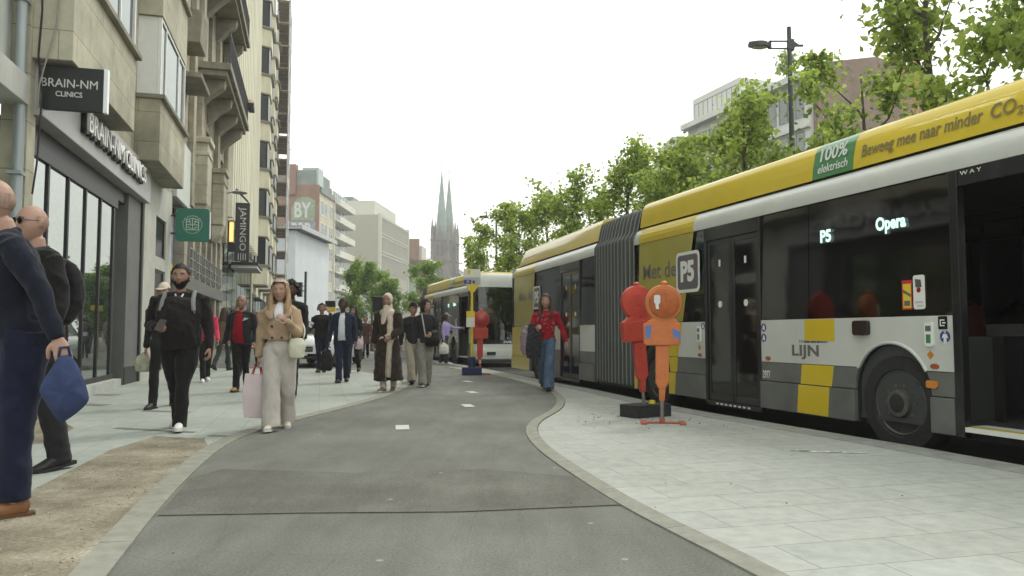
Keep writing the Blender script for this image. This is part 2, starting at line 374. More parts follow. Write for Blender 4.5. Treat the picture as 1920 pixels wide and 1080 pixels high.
def kerb_strip(name, line, wd, top):
    """edging stones a metre long laid along the curve"""
    b = MB(); L = offset_line(line, wd); acc = 0; cut = 0
    for i in range(len(line)-1):
        a0, a1, b0, b1 = Vector(line[i]), Vector(line[i+1]), Vector(L[i]), Vector(L[i+1])
        seg = (a1-a0).length; acc += seg
        if acc > 1.0: acc = 0; k = 1-0.007/seg; a1 = a0.lerp(a1, k); b1 = b0.lerp(b1, k)
        vs = [(a0.x, a0.y, top-.006), (b0.x, b0.y, top), (b1.x, b1.y, top), (a1.x, a1.y, top-.006), (a0.x, a0.y, -.1), (b0.x, b0.y, -.1), (b1.x, b1.y, -.1), (a1.x, a1.y, -.1)]
        b.add(vs, [(0, 1, 2, 3), (0, 4, 5, 1), (1, 5, 6, 2), (2, 6, 7, 3), (3, 7, 4, 0)])
    return struct(b.build(name, kerb_m))
kerb_strip('path_kerb', PL, -0.15, 0.016)
kerb_strip('path_kerb', PR, 0.12, 0.016)
sandp = [p for p in offset_line(PL, -0.155) if p[1] < 7.45] + [(-3.0, 7.55), (-3.55, 7.72), (-3.53, 6.83), (-3.12, 5.02), (-2.97, 4.5), (-2.75, 3.2), (-2.2, 0), (-1.6, -4)]
sheet('sand_strip', sandp, 0.008, sand_m)
sheet('sand_patch', [(-5.6, 8.0), (-5.1, 7.9), (-4.55, 7.15), (-4.35, 7.3), (-4.75, 8.4), (-5.3, 9.1), (-5.75, 9.2)], 0.008, sand_m)
sheet('asphalt_patch', [(-2.0, 4.41), (-1.2, 4.47), (-0.3, 4.5), (0.66, 4.68), (0.5, 5.55), (-0.2, 5.9), (-1.2, 5.75), (-2.2, 5.9), (-2.28, 5.5)], 0.004, asphalt_d)
sheet('asphalt_patch', [(-2.02, 4.395), (-1.2, 4.455), (-0.3, 4.485), (0.66, 4.665), (0.66, 4.674), (-0.3, 4.493), (-1.2, 4.463), (-2.02, 4.403)], 0.0085, mat('joint_tar', (0.108, 0.109, 0.098), 0.85, var=.3, scale=7))
mark_m = mat('path_paint', (0.5, 0.5, 0.46), 0.7, var=0.25, scale=30)
for (x, y, a) in ((-1.20, 8.47, 10), (-0.63, 11.0, 14), (-0.70, 13.5, 20), (-0.95, 16.5, 25)):
    bb = MB(Matrix.Translation((x, y, 0.006)) @ Matrix.Rotation(R(a), 4, 'Z')); bb.add([(-.075, -.2, 0), (.07, -.2, 0), (.078, .2, 0), (-.068, .2, 0)], [(0, 1, 2, 3)])
    struct(bb.build('path_marking', mark_m))
# the scraped white line on the platform and the dark bits swept up round the road lamps
rg = random.Random(3); bb = MB()
for i in range(26):
    t = i/25; x, y = 2.42+t*0.62 + rg.uniform(-.02, .02), 6.79 - t*0.16 + rg.uniform(-.03, .03); s = rg.uniform(.012, .035)
    bb.add([(x-s*1.6, y-s*.4, .009), (x+s*1.4, y-s*.5, .009), (x+s, y+s*.3, .009), (x-s, y+s*.5, .009)], [(0, 1, 2, 3)])
struct(bb.build('paint_scrape', mat('scrape_white', (0.75, 0.75, 0.7), 0.8)))
bb = MB()
for i in range(70):
    x, y = rg.gauss(1.5, .5), rg.gauss(9.2, .45); s = rg.uniform(.004, .015)
    bb.add([(x-s, y-s*.6, .006), (x+s, y-s*.5, .006), (x+s*.5, y+s*.8, .006), (x, y, .006+s*.8)], [(0, 1, 3), (1, 2, 3), (2, 0, 3)])
for i in range(60):
    x, y = rg.uniform(-2.8, 4), rg.uniform(3.4, 14); s = rg.uniform(.003, .008)
    bb.add([(x-s, y-s*.6, .006), (x+s, y-s*.5, .006), (x+s*.5, y+s*.8, .006), (x, y, .006+s*.8)], [(0, 1, 3), (1, 2, 3), (2, 0, 3)])
tag(bb.build('debris', mat('debris_dirt', (0.10, 0.09, 0.07), 0.9)), 'dark crumbs and grit scattered on the slabs round the road lamps', 'debris', kind='stuff')
# darker slabs and covers let into the footway
slabd = mat('dark_slab', (0.17, 0.18, 0.16), 0.8, var=0.2, scale=8)
for q in ([(-7.1, 11.4), (-5.8, 10.9), (-5.75, 11.15), (-7.0, 11.65)], [(-4.9, 10.2), (-4.2, 10.0), (-4.18, 10.12), (-4.86, 10.33)], [(-3.05, 7.75), (-2.75, 7.66), (-2.73, 7.75), (-3.03, 7.84)], [(-7.3, 12.9), (-6.6, 12.7), (-6.55, 12.95), (-7.25, 13.15)],[(-4.3, 8.35), (-3.3, 8.0), (-3.28, 8.08), (-4.27, 8.44)]):
    sheet('footway_patch', q, 0.008, slabd)

peb = [mat('pebble_%d' % i, c, .9) for i, c in enumerate(((.34, .32, .26), (.22, .20, .16), (.14, .13, .11), (.36, .34, .29)))]
bb = MB(); rg = random.Random(21); n = 0
while n < 800:
    y = 3.2+4.4*rg.random()**1.3; x = rg.uniform(-3.5, -1.75)
    xl = np.interp(y, [3.2, 4.5, 5.0, 6.8, 7.7], [-2.75, -2.97, -3.12, -3.53, -3.5]); xr = np.interp(y, [3.3, 4.4, 5.7, 7.1], [-1.9, -2.2, -2.53, -2.8])
    if not xl < x < xr: continue
    s = .003+.008*rg.random()**3; a = rg.uniform(0, 3); bb.use(rg.choice(peb)); n += 1
    P = [(x+s*math.cos(a+k*1.57)*rg.uniform(.7, 1.2), y+s*math.sin(a+k*1.57)*rg.uniform(.7, 1.2), .006) for k in range(4)] + [(x, y, .008+s*.8)]
    bb.add(P, [(0, 1, 4), (1, 2, 4), (2, 3, 4), (3, 0, 4)])
tag(bb.build('gravel', None), 'loose gravel strewn over the bare sandy strip beside the path', 'gravel', kind='stuff')
# ================================================================== BUILDINGS
beige = brick_mat('beige_stone', (0.56, 0.53, 0.41), (0.49, 0.465, 0.36), (0.25, 0.235, 0.17), 1.25, 0.62, 0.006, axis='SZ', var=0.35, stain=0.42, noise=2.2, bump=0.3)
beige2 = brick_mat('old_stone', (0.47, 0.43, 0.33), (0.41, 0.375, 0.29), (0.22, 0.2, 0.15), 1.0, 0.55, 0.006, axis='SZ', var=0.4, stain=0.45, noise=2.5, bump=0.3)
greystone = mat('grey_stone', (0.46, 0.485, 0.455), 0.8, var=0.22, scale=1.6, bump=0.25, bscale=30, stretch=(1, 1, 0.4))
concrete = mat('pale_concrete', (0.42, 0.43, 0.40), 0.85, var=0.22, scale=2.2, bump=0.3, bscale=50, stretch=(1, 1, 0.5))
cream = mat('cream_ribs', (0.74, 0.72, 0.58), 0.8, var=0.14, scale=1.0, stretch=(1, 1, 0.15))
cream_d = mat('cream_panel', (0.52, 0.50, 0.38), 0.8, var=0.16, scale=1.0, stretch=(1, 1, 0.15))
sandstone = mat('bay_stone', (0.60, 0.57, 0.43), 0.85, var=0.25, scale=1.2, stretch=(1, 1, 0.4))
fascia_m = mat('fascia_metal', (0.42, 0.41, 0.41), 0.5, metal=0.2, var=0.08, scale=3)
darkmetal = mat('dark_metal', (0.022, 0.023, 0.024), 0.45, var=0.1)
midgrey = mat('mid_grey_panel', (0.13, 0.135, 0.125), 0.6, var=0.15, scale=2)
warmgrey = mat('warm_grey_panel', (0.44, 0.44, 0.39), 0.7, var=0.14, scale=1.5)
whiteframe = mat('white_frame', (0.72, 0.74, 0.72), 0.45, var=0.05)
greyframe = mat('grey_frame', (0.25, 0.26, 0.25), 0.5, var=0.05)
shopglass = mirror_glass('shop_glass', (0.93, 0.97, 0.93), k=0.86, rough=0.015, bump=0.02)
bayglass = mirror_glass('bay_glass', (0.9, 0.94, 0.92), base=(0.03, 0.035, 0.035), k=0.72)
farglass = mirror_glass('far_glass', (0.85, 0.9, 0.88), base=(0.10, 0.115, 0.11), k=0.5)
darkglass = mirror_glass('dark_glass', (0.6, 0.65, 0.63), base=(0.012, 0.014, 0.014), k=0.35)
blackpanel = mat('black_panel', (0.012, 0.012, 0.013), 0.35, var=0.05)
zinc = mat('zinc_pipe', (0.33, 0.37, 0.38), 0.5, metal=0.4, var=0.15, scale=3, stretch=(1, 1, 0.3))
dark_stone = mat('dark_trim_stone', (0.25, 0.235, 0.185), 0.9, var=0.3, scale=2)  # darker stone tone for sills, balconies, cornices and bay undersides
white_letter = mat('white_letter', (0.85, 0.85, 0.83), 0.4, var=0.0)

FAX = (-6.73, 11.8, 0.0); FAD = Vector((-0.265, 1.0)).normalized(); FAR = math.atan2(FAD.y, FAD.x)
WIN = {}
def window(parent, s0, s1, z0, z1, e, oy, fm, gm, nv=1, nh=0, fw=0.06, rec=0.12, name='window', bars=None, sill=None):
    """a window in a wall opening: frame with mullions, its pane as sub-part; e is the wall's outer face"""
    w, h = round(s1-s0, 3), round(z1-z0, 3); key = (w, h, fm.name, gm.name, nv, nh, fw, oy, str(bars))
    if key not in WIN:
        f = MB(); y0, y1 = -0.035*oy, 0.035*oy
        f.box(0, w, y0, y1, 0, fw); f.box(0, w, y0, y1, h-fw, h); f.box(0, fw, y0, y1, fw, h-fw); f.box(w-fw, w, y0, y1, fw, h-fw)
        xs = [w*k/nv for k in range(1, nv)] if bars is None else [w*t for t in bars]
        for x in xs: f.box(x-fw*.5, x+fw*.5, y0*.9, y1*.9, fw, h-fw)
        for k in range(nh): zz = h*(k+1)/(nh+1); f.box(fw, w-fw, y0*.8, y1*.8, zz-fw*.4, zz+fw*.4)
        g = MB(); g.box(fw*.6, w-fw*.6, -.008, .008, fw*.6, h-fw*.6)
        WIN[key] = (f.mesh('window', fm), g.mesh('pane', gm))
    fo = link(name, WIN[key][0], parent); fo.location = (s0, (e-rec)*oy, z0)
    link('pane', WIN[key][1], fo)
    if sill is not None:
        sb = MB(); sb.box(-.06, w+.06, (rec+.06)*oy, (rec-.2)*oy, -.09, 0.0); sb.build('sill', sill, fo)
    return fo
def wall_rows(b, s0, s1, z0, z1, e0, e1, oy, rows):
    """solid wall from e0 to e1 with rows of openings [(za, zb, [(sa, sb), ...])]"""
    z = z0
    for (za, zb, hs) in sorted(rows):
        if za > z: b.box(s0, s1, e0*oy, e1*oy, z, za)
        s = s0
        for (sa, sb) in sorted(hs):
            if sa > s: b.box(s, sa, e0*oy, e1*oy, za, zb)
            s = sb
        if s < s1: b.box(s, s1, e0*oy, e1*oy, za, zb)
        z = zb
    if z < z1: b.box(s0, s1, e0*oy, e1*oy, z, z1)
def facade(name, label, s_off=0.0, group=None):
    t = thing(name, label, 'building', (FAX[0]+FAD.x*s_off, FAX[1]+FAD.y*s_off, 0), FAR, group); return t
o1 = -1      # outward sign of the left row

# ---- grey stone building at the very edge
T = facade('stone_building', 'grey stone building at the left edge with a projecting concrete band')
b = MB(); wall_rows(b, -9, -2.32, 0, 20, -0.9, -0.42, o1, [(0.2, 2.6, [(-6.5, -4.2)]), (5.2, 7.4, [(-7.5, -5.8), (-5.0, -3.4)])]); b.build('wall', greystone, T)
window(T, -6.5, -4.2, 0.2, 2.6, -0.42, o1, darkmetal, darkglass, 2)
window(T, -7.5, -5.8, 5.2, 7.4, -0.42, o1, whiteframe, bayglass, 2); window(T, -5.0, -3.4, 5.2, 7.4, -0.42, o1, whiteframe, bayglass, 2)
b = MB(); b.box(-9, -2.33, 0.42, -0.03, 3.90, 4.26); b.build('concrete_band', concrete, T, bevel=0.01)
b = MB(); b.box(-9, -2.33, .42, .2, 4.26, 9.0); b.build('upper_wall', greystone, T)
# ---- downpipe, cables
T = facade('downpipe', 'zinc downpipe running down beside the glazed clinic front')
b = MB(); b.tube([(-2.42, .06, 9), (-2.42, .06, 4.4), (-2.40, .05, 3.7), (-2.40, .05, 0.02)], 0.062, 12); b.build('pipe', zinc, T, smooth=True)
for z in (1.2, 3.0, 5.2, 7.0): b = MB(); b.box(-2.5, -2.32, .14, -.02, z, z+.04); b.build('bracket', zinc, T)
cab = mat('cable_black', (0.02, 0.02, 0.022), 0.6, var=0)
T = facade('cable', 'black cable hanging down the joint between the grey and beige facades')
b = MB(); b.tube([(-2.26, -.04, 9), (-2.24, -.06, 6.4), (-2.2, -.1, 5.2), (-2.22, -.08, 4.6), (-2.16, -.12, 4.1), (-2.2, -.1, 3.2), (-2.2, -.06, 2.8)], 0.012, 6); b.build('strand', cab, T, smooth=True)
T = facade('cable', 'pale loose cable drooping across the corner of the first bay')
b = MB(); b.tube([(-2.2, -.2, 6.3), (-2.22, -.3, 5.5), (-2.24, -.28, 5.0), (-2.24, -.18, 4.55), (-2.22, -.1, 4.2), (-2.2, -.08, 3.9)], 0.01, 6); b.build('strand', mat('cable_grey', (0.3, 0.29, 0.25), 0.6), T, smooth=True)

# ---- building A with the clinic
T = facade('clinic_building', 'beige stone building with square bays above a glazed clinic front')
b = MB(); b.use(beige)
b.box(-2.28, -1.98, 0.3, 0, 0, 3.84); b.box(-2.28, -2.06, .3, 0, 3.84, 4.62)
wall_rows(b, -2.28, 8.1, 4.62, 22, -0.45, 0.0, o1, [])
b.use(concrete); b.box(-1.98, 3.0, 0.25, -0.05, 0.0, 0.17)
b.build('wall', None, T)
b = MB(); b.box(-2.06, 5.02, 0.3, -0.10, 3.86, 4.62); b.build('fascia', fascia_m, T, bevel=0.012)
b = MB(); b.box(-1.98, 5.0, 2.2, 0.12, 3.62, 3.85); b.build('soffit', darkmetal, T)
b = MB()
for s in (-1.95, -1.0, -0.05, 0.9, 1.85, 2.8): b.box(s-.035, s+.035, 0.105, 0.24, 0.2, 3.62)
b.box(-1.98, 3.0, 0.09, 0.2, 3.42, 3.62); b.box(-1.98, 3.0, 0.09, 0.2, 0.17, 0.26)
f = b.build('shopfront_frame', darkmetal, T)
for s in (-1.95, -1.0, -0.05, 0.9, 1.85):
    g = MB(); g.box(s+.04, s+.91, .13, .15, .24, 3.44); g.build('pane', shopglass, f)
b = MB(); b.use(midgrey); b.box(3.0, 3.72, .5, .28, 0.0, 3.62); b.box(3.72, 5.0, 0.3, 0.06, 0.0, 3.85)
b.use(darkmetal); b.box(3.02, 3.08, .28, .2, 0.02, 3.6); b.box(3.35, 3.39, .28, .23, 0.02, 3.6); b.box(4.9, 5.0, .06, 0.02, 0, 3.85); b.box(3.72, 5.0, .06, .045, 0, .35)
b.build('dark_pier', None, T)
b = MB(); wall_rows(b, 5.0, 8.1, 0, 4.62, -0.35, 0.0, o1, [(2.85, 3.8, [(6.3, 7.6)]), (0.12, 2.55, [(6.3, 7.6)])]); b.build('side_wall', warmgrey, T)
for z0, z1 in ((2.85, 3.8), (0.12, 2.55)): window(T, 6.3, 7.6, z0, z1, 0.0, o1, darkmetal, blackpanel, 1, rec=0.07)
lt = letters('fascia_lettering', 'BRAIN-NM CLINICS', white_letter, T, (-0.32, -0.19, 4.10), (1, 0, 0), size=0.46, bold=0.0, ext=0.025, align='LEFT', squash=0.98, space=1.0, alignv='BOTTOM_BASELINE')
def fit(o, x0, x1, axis=0):
    co = np.empty(len(o.data.vertices)*3); o.data.vertices.foreach_get('co', co); co = co.reshape(-1, 3)
    a, c = co[:, axis].min(), co[:, axis].max(); co[:, axis] = x0 + (co[:, axis]-a)*(x1-x0)/(c-a)
    o.data.vertices.foreach_set('co', co.ravel()); o.data.update(); return o
fit(lt, -0.3, 3.95); fit(lt, 4.11, 4.43, 2)
bk = letters('lettering_tray', 'BRAIN-NM CLINICS', blackpanel, T, (-0.32, -0.14, 4.10), (1, 0, 0), size=0.46, bold=0.004, ext=0.035, align='LEFT', alignv='BOTTOM_BASELINE')
fit(bk, -0.36, 3.97); fit(bk, 4.075, 4.45, 2)
for (sa, sb) in ((-2.2, 1.45), (3.8, 7.0)):
    for k, zb in enumerate((4.57, 7.62, 10.7, 13.8, 16.9)):
        zt = zb+1.29
        b = MB(); b.use(beige); b.box(sa, sb, 0, -0.47, zb, zt)
        b.use(dark_stone); b.box(sa+.02, sb-.02, 0, -.45, zb-.012, zb)  # thin darker sheet across the underside of the bay
        bay = b.build('bay', None, T, bevel=0.012)
        b = MB(); b.box(sa-.05, sb+.06, 0, -.56, zt, zt+.09); b.build('sill', dark_stone, bay, bevel=0.01)
        zw0, zw1 = zt+.09, zb+3.05
        if zw1 > 21: continue
        window(bay, sa+.06, sb-.05, zw0, zw1, 0.47, o1, whiteframe, bayglass, 3, fw=0.075, rec=0.06, bars=(0.2, 0.72))
        # glazed return towards the camera, with its white posts
        b = MB(); b.box(sa+.06, sa+.11, 0, -.05, zw0, zw1); b.box(sa+.06, sa+.11, -.32, -.37, zw0, zw1); b.box(sa+.06, sa+.11, -.05, -.32, zw0, zw0+.07); b.box(sa+.06, sa+.11, -.05, -.32, zw1-.07, zw1)
        b.use(greyframe); b.box(sa+.07, sa+.1, -.05, -.32, zw0+.07, zw1-.07)
        rt = b.build('return_light', None, bay); rt.data.materials.clear(); rt.data.materials.append(whiteframe); rt.data.materials.append(farglass)
        b = MB(); b.box(sb-.12, sb-.05, 0, -.46, zw0, zw1); b.build('bay_post', whiteframe, bay)
        b = MB(); b.box(sa+.03, sb-.02, 0.02, 0.0, zw0, zw1)
# ---- clinic hanging sign
T = facade('shop_sign', 'square black hanging sign of the brain clinic in white letters')
signblack = mat('sign_black', (0.018, 0.021, 0.021), 0.35, var=0.15, scale=4)
b = MB(); b.box(-2.06, -1.98, -0.03, -.81, 3.95, 4.53); b.build('sign_box', signblack, T, bevel=0.006)
b = MB(); b.box(-2.065, -1.975, -.812, -.86, 3.945, 4.535); b.build('edge_light', mat('sign_edge', (0.85, 0.87, 0.9), 0.3, var=0), T)
b = MB(); b.box(-2.04, -2.0, .02, -.04, 4.05, 4.1); b.box(-2.04, -2.0, .02, -.04, 4.4, 4.45); b.build('bracket', darkmetal, T)
lm = mat('sign_letter', (0.62, 0.63, 0.61), 0.4, var=0)
l = letters('lettering', 'BRAIN-NM', lm, T, (-2.063, -0.57, 4.19), (0, -1, 0), size=0.16, bold=0.0, ext=0.004, alignv='CENTER'); fit(l, -0.74, -0.075, 1); fit(l, 4.25, 4.36, 2)
l = letters('lettering', 'CLINICS', lm, T, (-2.063, -0.57, 4.06), (0, -1, 0), size=0.1, bold=0.001, ext=0.004); fit(l, -0.56, -0.245, 1); fit(l, 4.125, 4.195, 2)
# ---- building B
T = facade('balcony_building', 'weathered old stone building with deep bracketed balconies past the clinic')
rows = [(0.4, 2.3, [(11.2+1.5*k, 12.3+1.5*k) for k in range(6)]), (2.75, 4.6, [(11.2+1.5*k, 12.3+1.5*k) for k in range(6)])]
for z in (5.6, 9.9, 13.5, 17.0): rows.append((z, z+2.4, [(8.9, 10.0), (13.0, 14.1), (14.7, 15.8), (17.6, 18.7), (19.2, 20.2)]))
b = MB(); b.use(beige2); wall_rows(b, 10.6, 20.6, 0, 21, -0.5, 0, o1, [(r[0], r[1], [h for h in r[2] if h[0] > 10.5]) for r in rows])
wall_rows(b, 8.1, 10.6, 4.7, 21, -0.5, 0, o1, [(r[0], r[1], [h for h in r[2] if h[0] < 10.5]) for r in rows if r[0] > 5])
b.use(warmgrey); b.box(8.1, 8.4, .35, 0, 0, 4.7)
b.use(midgrey); b.box(10.6, 20.6, 0, -.06, 2.32, 2.72)
for s in (10.7, 12.42, 16.9, 20.3):
    b.use(beige2); b.box(s, s+.5, 0, -.16, 4.75, 20)
b.build('wall', None, T, bevel=0.015)
for r in rows:
    for (sa, sb) in r[2]: window(T, sa, sb, r[0], r[1], 0, o1, greyframe, darkglass, 2, rec=.22)
b = MB(); b.box(8.42, 10.95, 0, -.1, 4.62, 6.3); b.build('sign_panel', mat('pale_panel', (0.55, 0.58, 0.54), 0.6, var=.1, scale=1.5), T, bevel=.008)
b = MB(); b.box(8.4, 10.6, .45, .4, 0.1, 4.6); b.build('shopfront', shopglass, T)
b = MB()
for s in (8.42, 9.2, 10.45): b.box(s, s+.12, .42, .3, 0, 4.62)
b.box(8.4, 10.6, .42, .33, 2.75, 2.95); b.build('shopfront_frame', darkmetal, T)
b = MB(); b.use(mat('poster_blue', (0.22, 0.27, 0.42), 0.5, var=.5, scale=5)); b.box(9.4, 10.4, .3, .28, 3.0, 4.4); b.use(mat('poster_yellow', (0.55, 0.52, 0.12), 0.5)); b.box(9.4, 10.4, .3, .275, 2.8, 3.0); b.build('poster', None, T)
rail_m = mat('iron_rail', (0.05, 0.05, 0.055), 0.5)
for sa in (11.2, 12.7, 14.2, 15.7, 17.2, 18.7):
    b = MB()
    for z in (2.95, 3.25, 3.55): b.box(sa-.02, sa+1.12, -.04, -.07, z, z+.03)
    for s in (sa, sa+.55, sa+1.1): b.box(s-.015, s+.015, -.02, -.06, 2.8, 3.62)
    b.build('window_rail', greyframe, T)
for zs, sa, sb, dp in ((9.35, 12.2, 19.9, 1.0), (12.95, 11.0, 20.2, 0.95), (16.4, 11.0, 20.2, 0.9)):
    b = MB(); b.box(sa, sb, 0, -dp, zs, zs+.22); b.box(sa+.1, sb-.1, 0, -dp+.12, zs-.18, zs)
    n = 4
    for k in range(n):
        s = sa+.5+(sb-sa-1.4)*k/(n-1)
        b.prism([(0, zs-.18), (-dp+.2, zs-.18), (-dp+.25, zs-.42), (-.35, zs-.75), (0, zs-1.15)], s, s+.42, 'x')
    bal = b.build('balcony', dark_stone, T, bevel=.02)
    b = MB()
    for s in np.arange(sa+.06, sb, .16): b.box(s, s+.018, -dp+.06, -dp+.04, zs+.22, zs+1.15)
    b.box(sa, sb, -dp+.07, -dp+.03, zs+1.15, zs+1.2); b.box(sa, sb, -dp+.07, -dp+.03, zs+.3, zs+.33)
    b.build('railing', rail_m, bal)
for s, w in ((11.9, 0.95), (16.6, 1.0)):
    b = MB(); b.box(s, s+w, 0, -.42, 5.0, 6.9); b.box(s-.08, s+w+.08, 0, -.5, 6.9, 7.08); b.box(s-.05, s+w+.05, 0, -.46, 6.5, 6.62)
    b.prism([(0, 5.0), (-.42, 5.0), (-.3, 4.66), (-.1, 4.4), (0, 4.35)], s+.06, s+w-.06, 'x'); b.build('oriel_base', beige, T, bevel=.03)
b = MB(); b.prism([(0, 7.9), (-.6, 7.9), (-.62, 8.02), (0, 8.06)], 8.6, 10.4, 'x'); b.prism([(0, 9.0), (-.5, 9.0), (-.55, 9.9), (0, 10)], 9.0, 10.2, 'x'); b.build('cornice', dark_stone, T, bevel=.02)
lamp = facade('wall_lamp', 'flat grey street lamp head on a bracket fixed to the old stone facade')
b = MB(); b.tube([(19.5, 0, 6.6), (19.5, -.5, 6.75)], .025, 8); b.build('arm', zinc, lamp)
b = MB(); b.lathe([(0.02, .1), (.2, .06), (.3, 0), (.28, -.03), (0, -.03)], 16, (19.5, -.72, 6.72)); b.build('lamp_shade', zinc, lamp, smooth=True)
fl = facade('flower_box', 'dark flower box with red flowers on the rail of the lowest balcony')
b = MB(); b.box(19.3, 19.95, -.97, -1.2, 10.15, 10.4); b.build('box', mat('planter_dark', (.03, .03, .035), .6), fl, bevel=.02)
rg = random.Random(5); b = MB()
for i in range(60):
    x, y, z, s = rg.uniform(19.3, 19.95), rg.uniform(-1.2, -.97), rg.uniform(10.4, 10.6), .04
    b.use(mat('flower_red', (.45, .06, .05), .6) if i % 2 else mat('flower_leaf', (.05, .12, .03), .6))
    b.add([(x-s, y, z-s), (x+s, y, z), (x, y+s, z+s), (x, y-s, z)], [(0, 1, 2), (0, 1, 3)])
b.build('flowers', None, fl)
# ---- green square sign
T = facade('shop_sign', 'rounded square green hanging sign with a pale round emblem')
green = mat('sign_green', (0.03, 0.16, 0.115), 0.4, var=.12, scale=3)
def rrect(x0, x1, z0, z1, r, n=5):
    P = []
    for cx, cz, a in ((x1-r, z1-r, 0), (x0+r, z1-r, 90), (x0+r, z0+r, 180), (x1-r, z0+r, 270)):
        for k in range(n+1):
            t = R(a+90*k/n); P.append((cx+r*math.cos(t), cz+r*math.sin(t)))
    return P
b = MB(); b.use(green); b.prism(rrect(-.94, -.12, 3.42, 4.28, .08), 8.2, 8.32, 'x'); b.build('sign_box', None, T, bevel=.004)
b = MB(); b.box(8.21, 8.31, -.944, -.965, 3.5, 4.2); b.build('edge_light', mat('sign_edge', (0.85, 0.87, 0.9), 0.3, var=0), T)
b = MB(); b.box(8.24, 8.28, 0, -.12, 3.6, 3.64); b.box(8.24, 8.28, 0, -.12, 4.06, 4.1); b.build('bracket', darkmetal, T)
b = MB(); c0, z0 = -.53, 3.85
def seg2(b, p, q, w, x):
    p, q = Vector(p), Vector(q); n = Vector((-(q-p).y, (q-p).x)).normalized()*w
    b.add([(x, *(p-n)), (x, *(q-n)), (x, *(q+n)), (x, *(p+n))], [(0, 1, 2, 3)])
for k in range(44):
    a = 2*math.pi*k/44; r1, r2 = .222, .25 if (k < 23 and k % 3) else .228
    seg2(b, (c0+math.cos(a)*r1, z0+math.sin(a)*r1), (c0+math.cos(a+.09)*r2, z0+math.sin(a+.09)*r2), .007, 8.196)
for (p, q) in (((-.15, -.13), (-.15, .13)), ((.15, -.13), (.15, .13)), ((-.15, -.13), (.15, -.13)), ((-.15, .13), (0, .17)), ((0, .17), (.15, .13)), ((0, -.13), (0, .17)), ((-.15, 0), (.15, 0)), ((-.15, .06), (-.05, .1)), ((.05, .1), (.15, .06)), ((-.12, -.05), (-.03, -.1)), ((.12, -.05), (.03, -.1)), ((-.05, .02), (-.08, .12)), ((.05, .02), (.08, .12))):
    seg2(b, (c0+p[0], z0+p[1]), (c0+q[0], z0+q[1]), .009, 8.196)
b.build('emblem', mat('emblem_pale', (.5, .62, .52), .5, var=0), T)
# ---- ribbed building
T = facade('ribbed_building', 'tall cream building of close vertical concrete ribs')
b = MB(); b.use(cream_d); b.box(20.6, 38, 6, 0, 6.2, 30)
b.use(midgrey); b.box(20.6, 38, 6, .1, 0, 6.2)
b.build('wall', None, T)
b = MB()
for k in range(17):
    s = 20.62+k*1.03
    b.prism([(s, 0), (s+.12, -.34), (s+.42, -.34), (s+.54, 0)], 5.9, 30, 'z')
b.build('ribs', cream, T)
b = MB()
for s in np.arange(21, 38, 2.4): b.box(s, s+2.2, .1, .06, .3, 5.4)
b.build('shopfront', darkglass, T)
T = facade('entrance_canopy', 'flat grey entrance canopy below the vertical black sign')
b = MB(); b.use(darkmetal); b.box(24.2, 27.6, 0, -1.2, 4.18, 4.32); b.use(mat('soffit_white', (.6, .62, .6), .6)); b.box(24.25, 27.55, 0, -1.15, 4.05, 4.18); b.build('canopy_slab', None, T)
b = MB(); b.tube([(24.4, -1.05, 4.32), (24.4, -.02, 5.4)], .02, 6); b.tube([(27.4, -1.05, 4.32), (27.4, -.02, 5.4)], .02, 6); b.build('stay', darkmetal, T)
T = facade('shop_sign', 'tall vertical black sign with letters turned sideways')
b = MB(); b.box(22.4, 22.55, -.30, -.91, 4.2, 6.78); b.build('sign_box', mat('sign_charcoal', (.035, .04, .04), .45, var=.15, scale=3), T, bevel=.01)
b = MB(); b.box(22.42, 22.53, 0, -.06, 4.0, 7.4); b.box(22.42, 22.53, -.06, -.36, 7.25, 7.4); b.prism([(-.36, 7.4), (-.85, 6.86), (-.85, 6.77), (-.36, 7.25)], 22.43, 22.52, 'x')
b.box(22.42, 22.53, -.06, -.30, 4.6, 5.0); b.build('bracket', darkmetal, T)
b = MB(); b.box(22.38, 22.5, -.08, -.24, 5.05, 5.9); b.build('sign_lamp', emit('lamp_amber', (1.0, .62, .18), 1.1), T)
l = letters('lettering', 'JAMINGO', lm, T, (22.396, -.83, 5.6), (0, 0, -1), up=(0, -1, 0), size=.42, bold=.0, ext=.006); fit(l, 4.66, 6.58, 2); fit(l, -.77, -.43, 1)
b = MB()
for k in range(4): b.box(22.39, 22.4, -.45-k*.1, -.48-k*.1, 4.24, 4.54)
b.build('stripes', lm, T)
# ---- building D: bays floor over floor
T = facade('bay_building', 'tall sandstone block with stacks of bay windows beyond the ribs')
b = MB(); b.use(sandstone); b.box(38, 55, 8, 0, 0, 26.5); b.box(38, 55, 7, 1.2, 26.5, 29)
b.use(dark_stone); b.box(37.9, 55.1, 0, -.35, 26.3, 26.6); b.build('wall', None, T)
bayD = []
def make_bayD():
    b = MB(); b.use(sandstone); b.prism([(0, 0), (.5, -.85), (2.8, -.85), (3.3, 0)], 0, 1.15, 'z')
    b.use(dark_stone); b.prism([(-.1, 0), (.45, -1.0), (2.85, -1.0), (3.4, 0)], 1.15, 1.3, 'z'); b.prism([(.05, 0), (.5, -.8), (2.8, -.8), (3.25, 0)], -.08, 0, 'z')
    me = b.mesh('bay')
    b = MB(); b.use(darkglass); b.prism([(.12, 0), (.58, -.7), (2.72, -.7), (3.18, 0)], 1.3, 3.02, 'z')
    g = b.mesh('pane')
    b = MB(); b.use(whiteframe)
    for (x, y) in ((.5, -.72), (1.2, -.72), (2.0, -.72), (2.7, -.72)): b.box(x, x+.09, y, y-.05, 1.3, 3.02)
    b.box(.5, 2.8, -.71, -.76, 1.3, 1.4); b.box(.5, 2.8, -.71, -.76, 2.92, 3.02); b.box(.2, .26, -.05, -.18, 1.3, 3.02)
    return me, g, b.mesh('window_frame')
m1, m2, m3 = make_bayD()
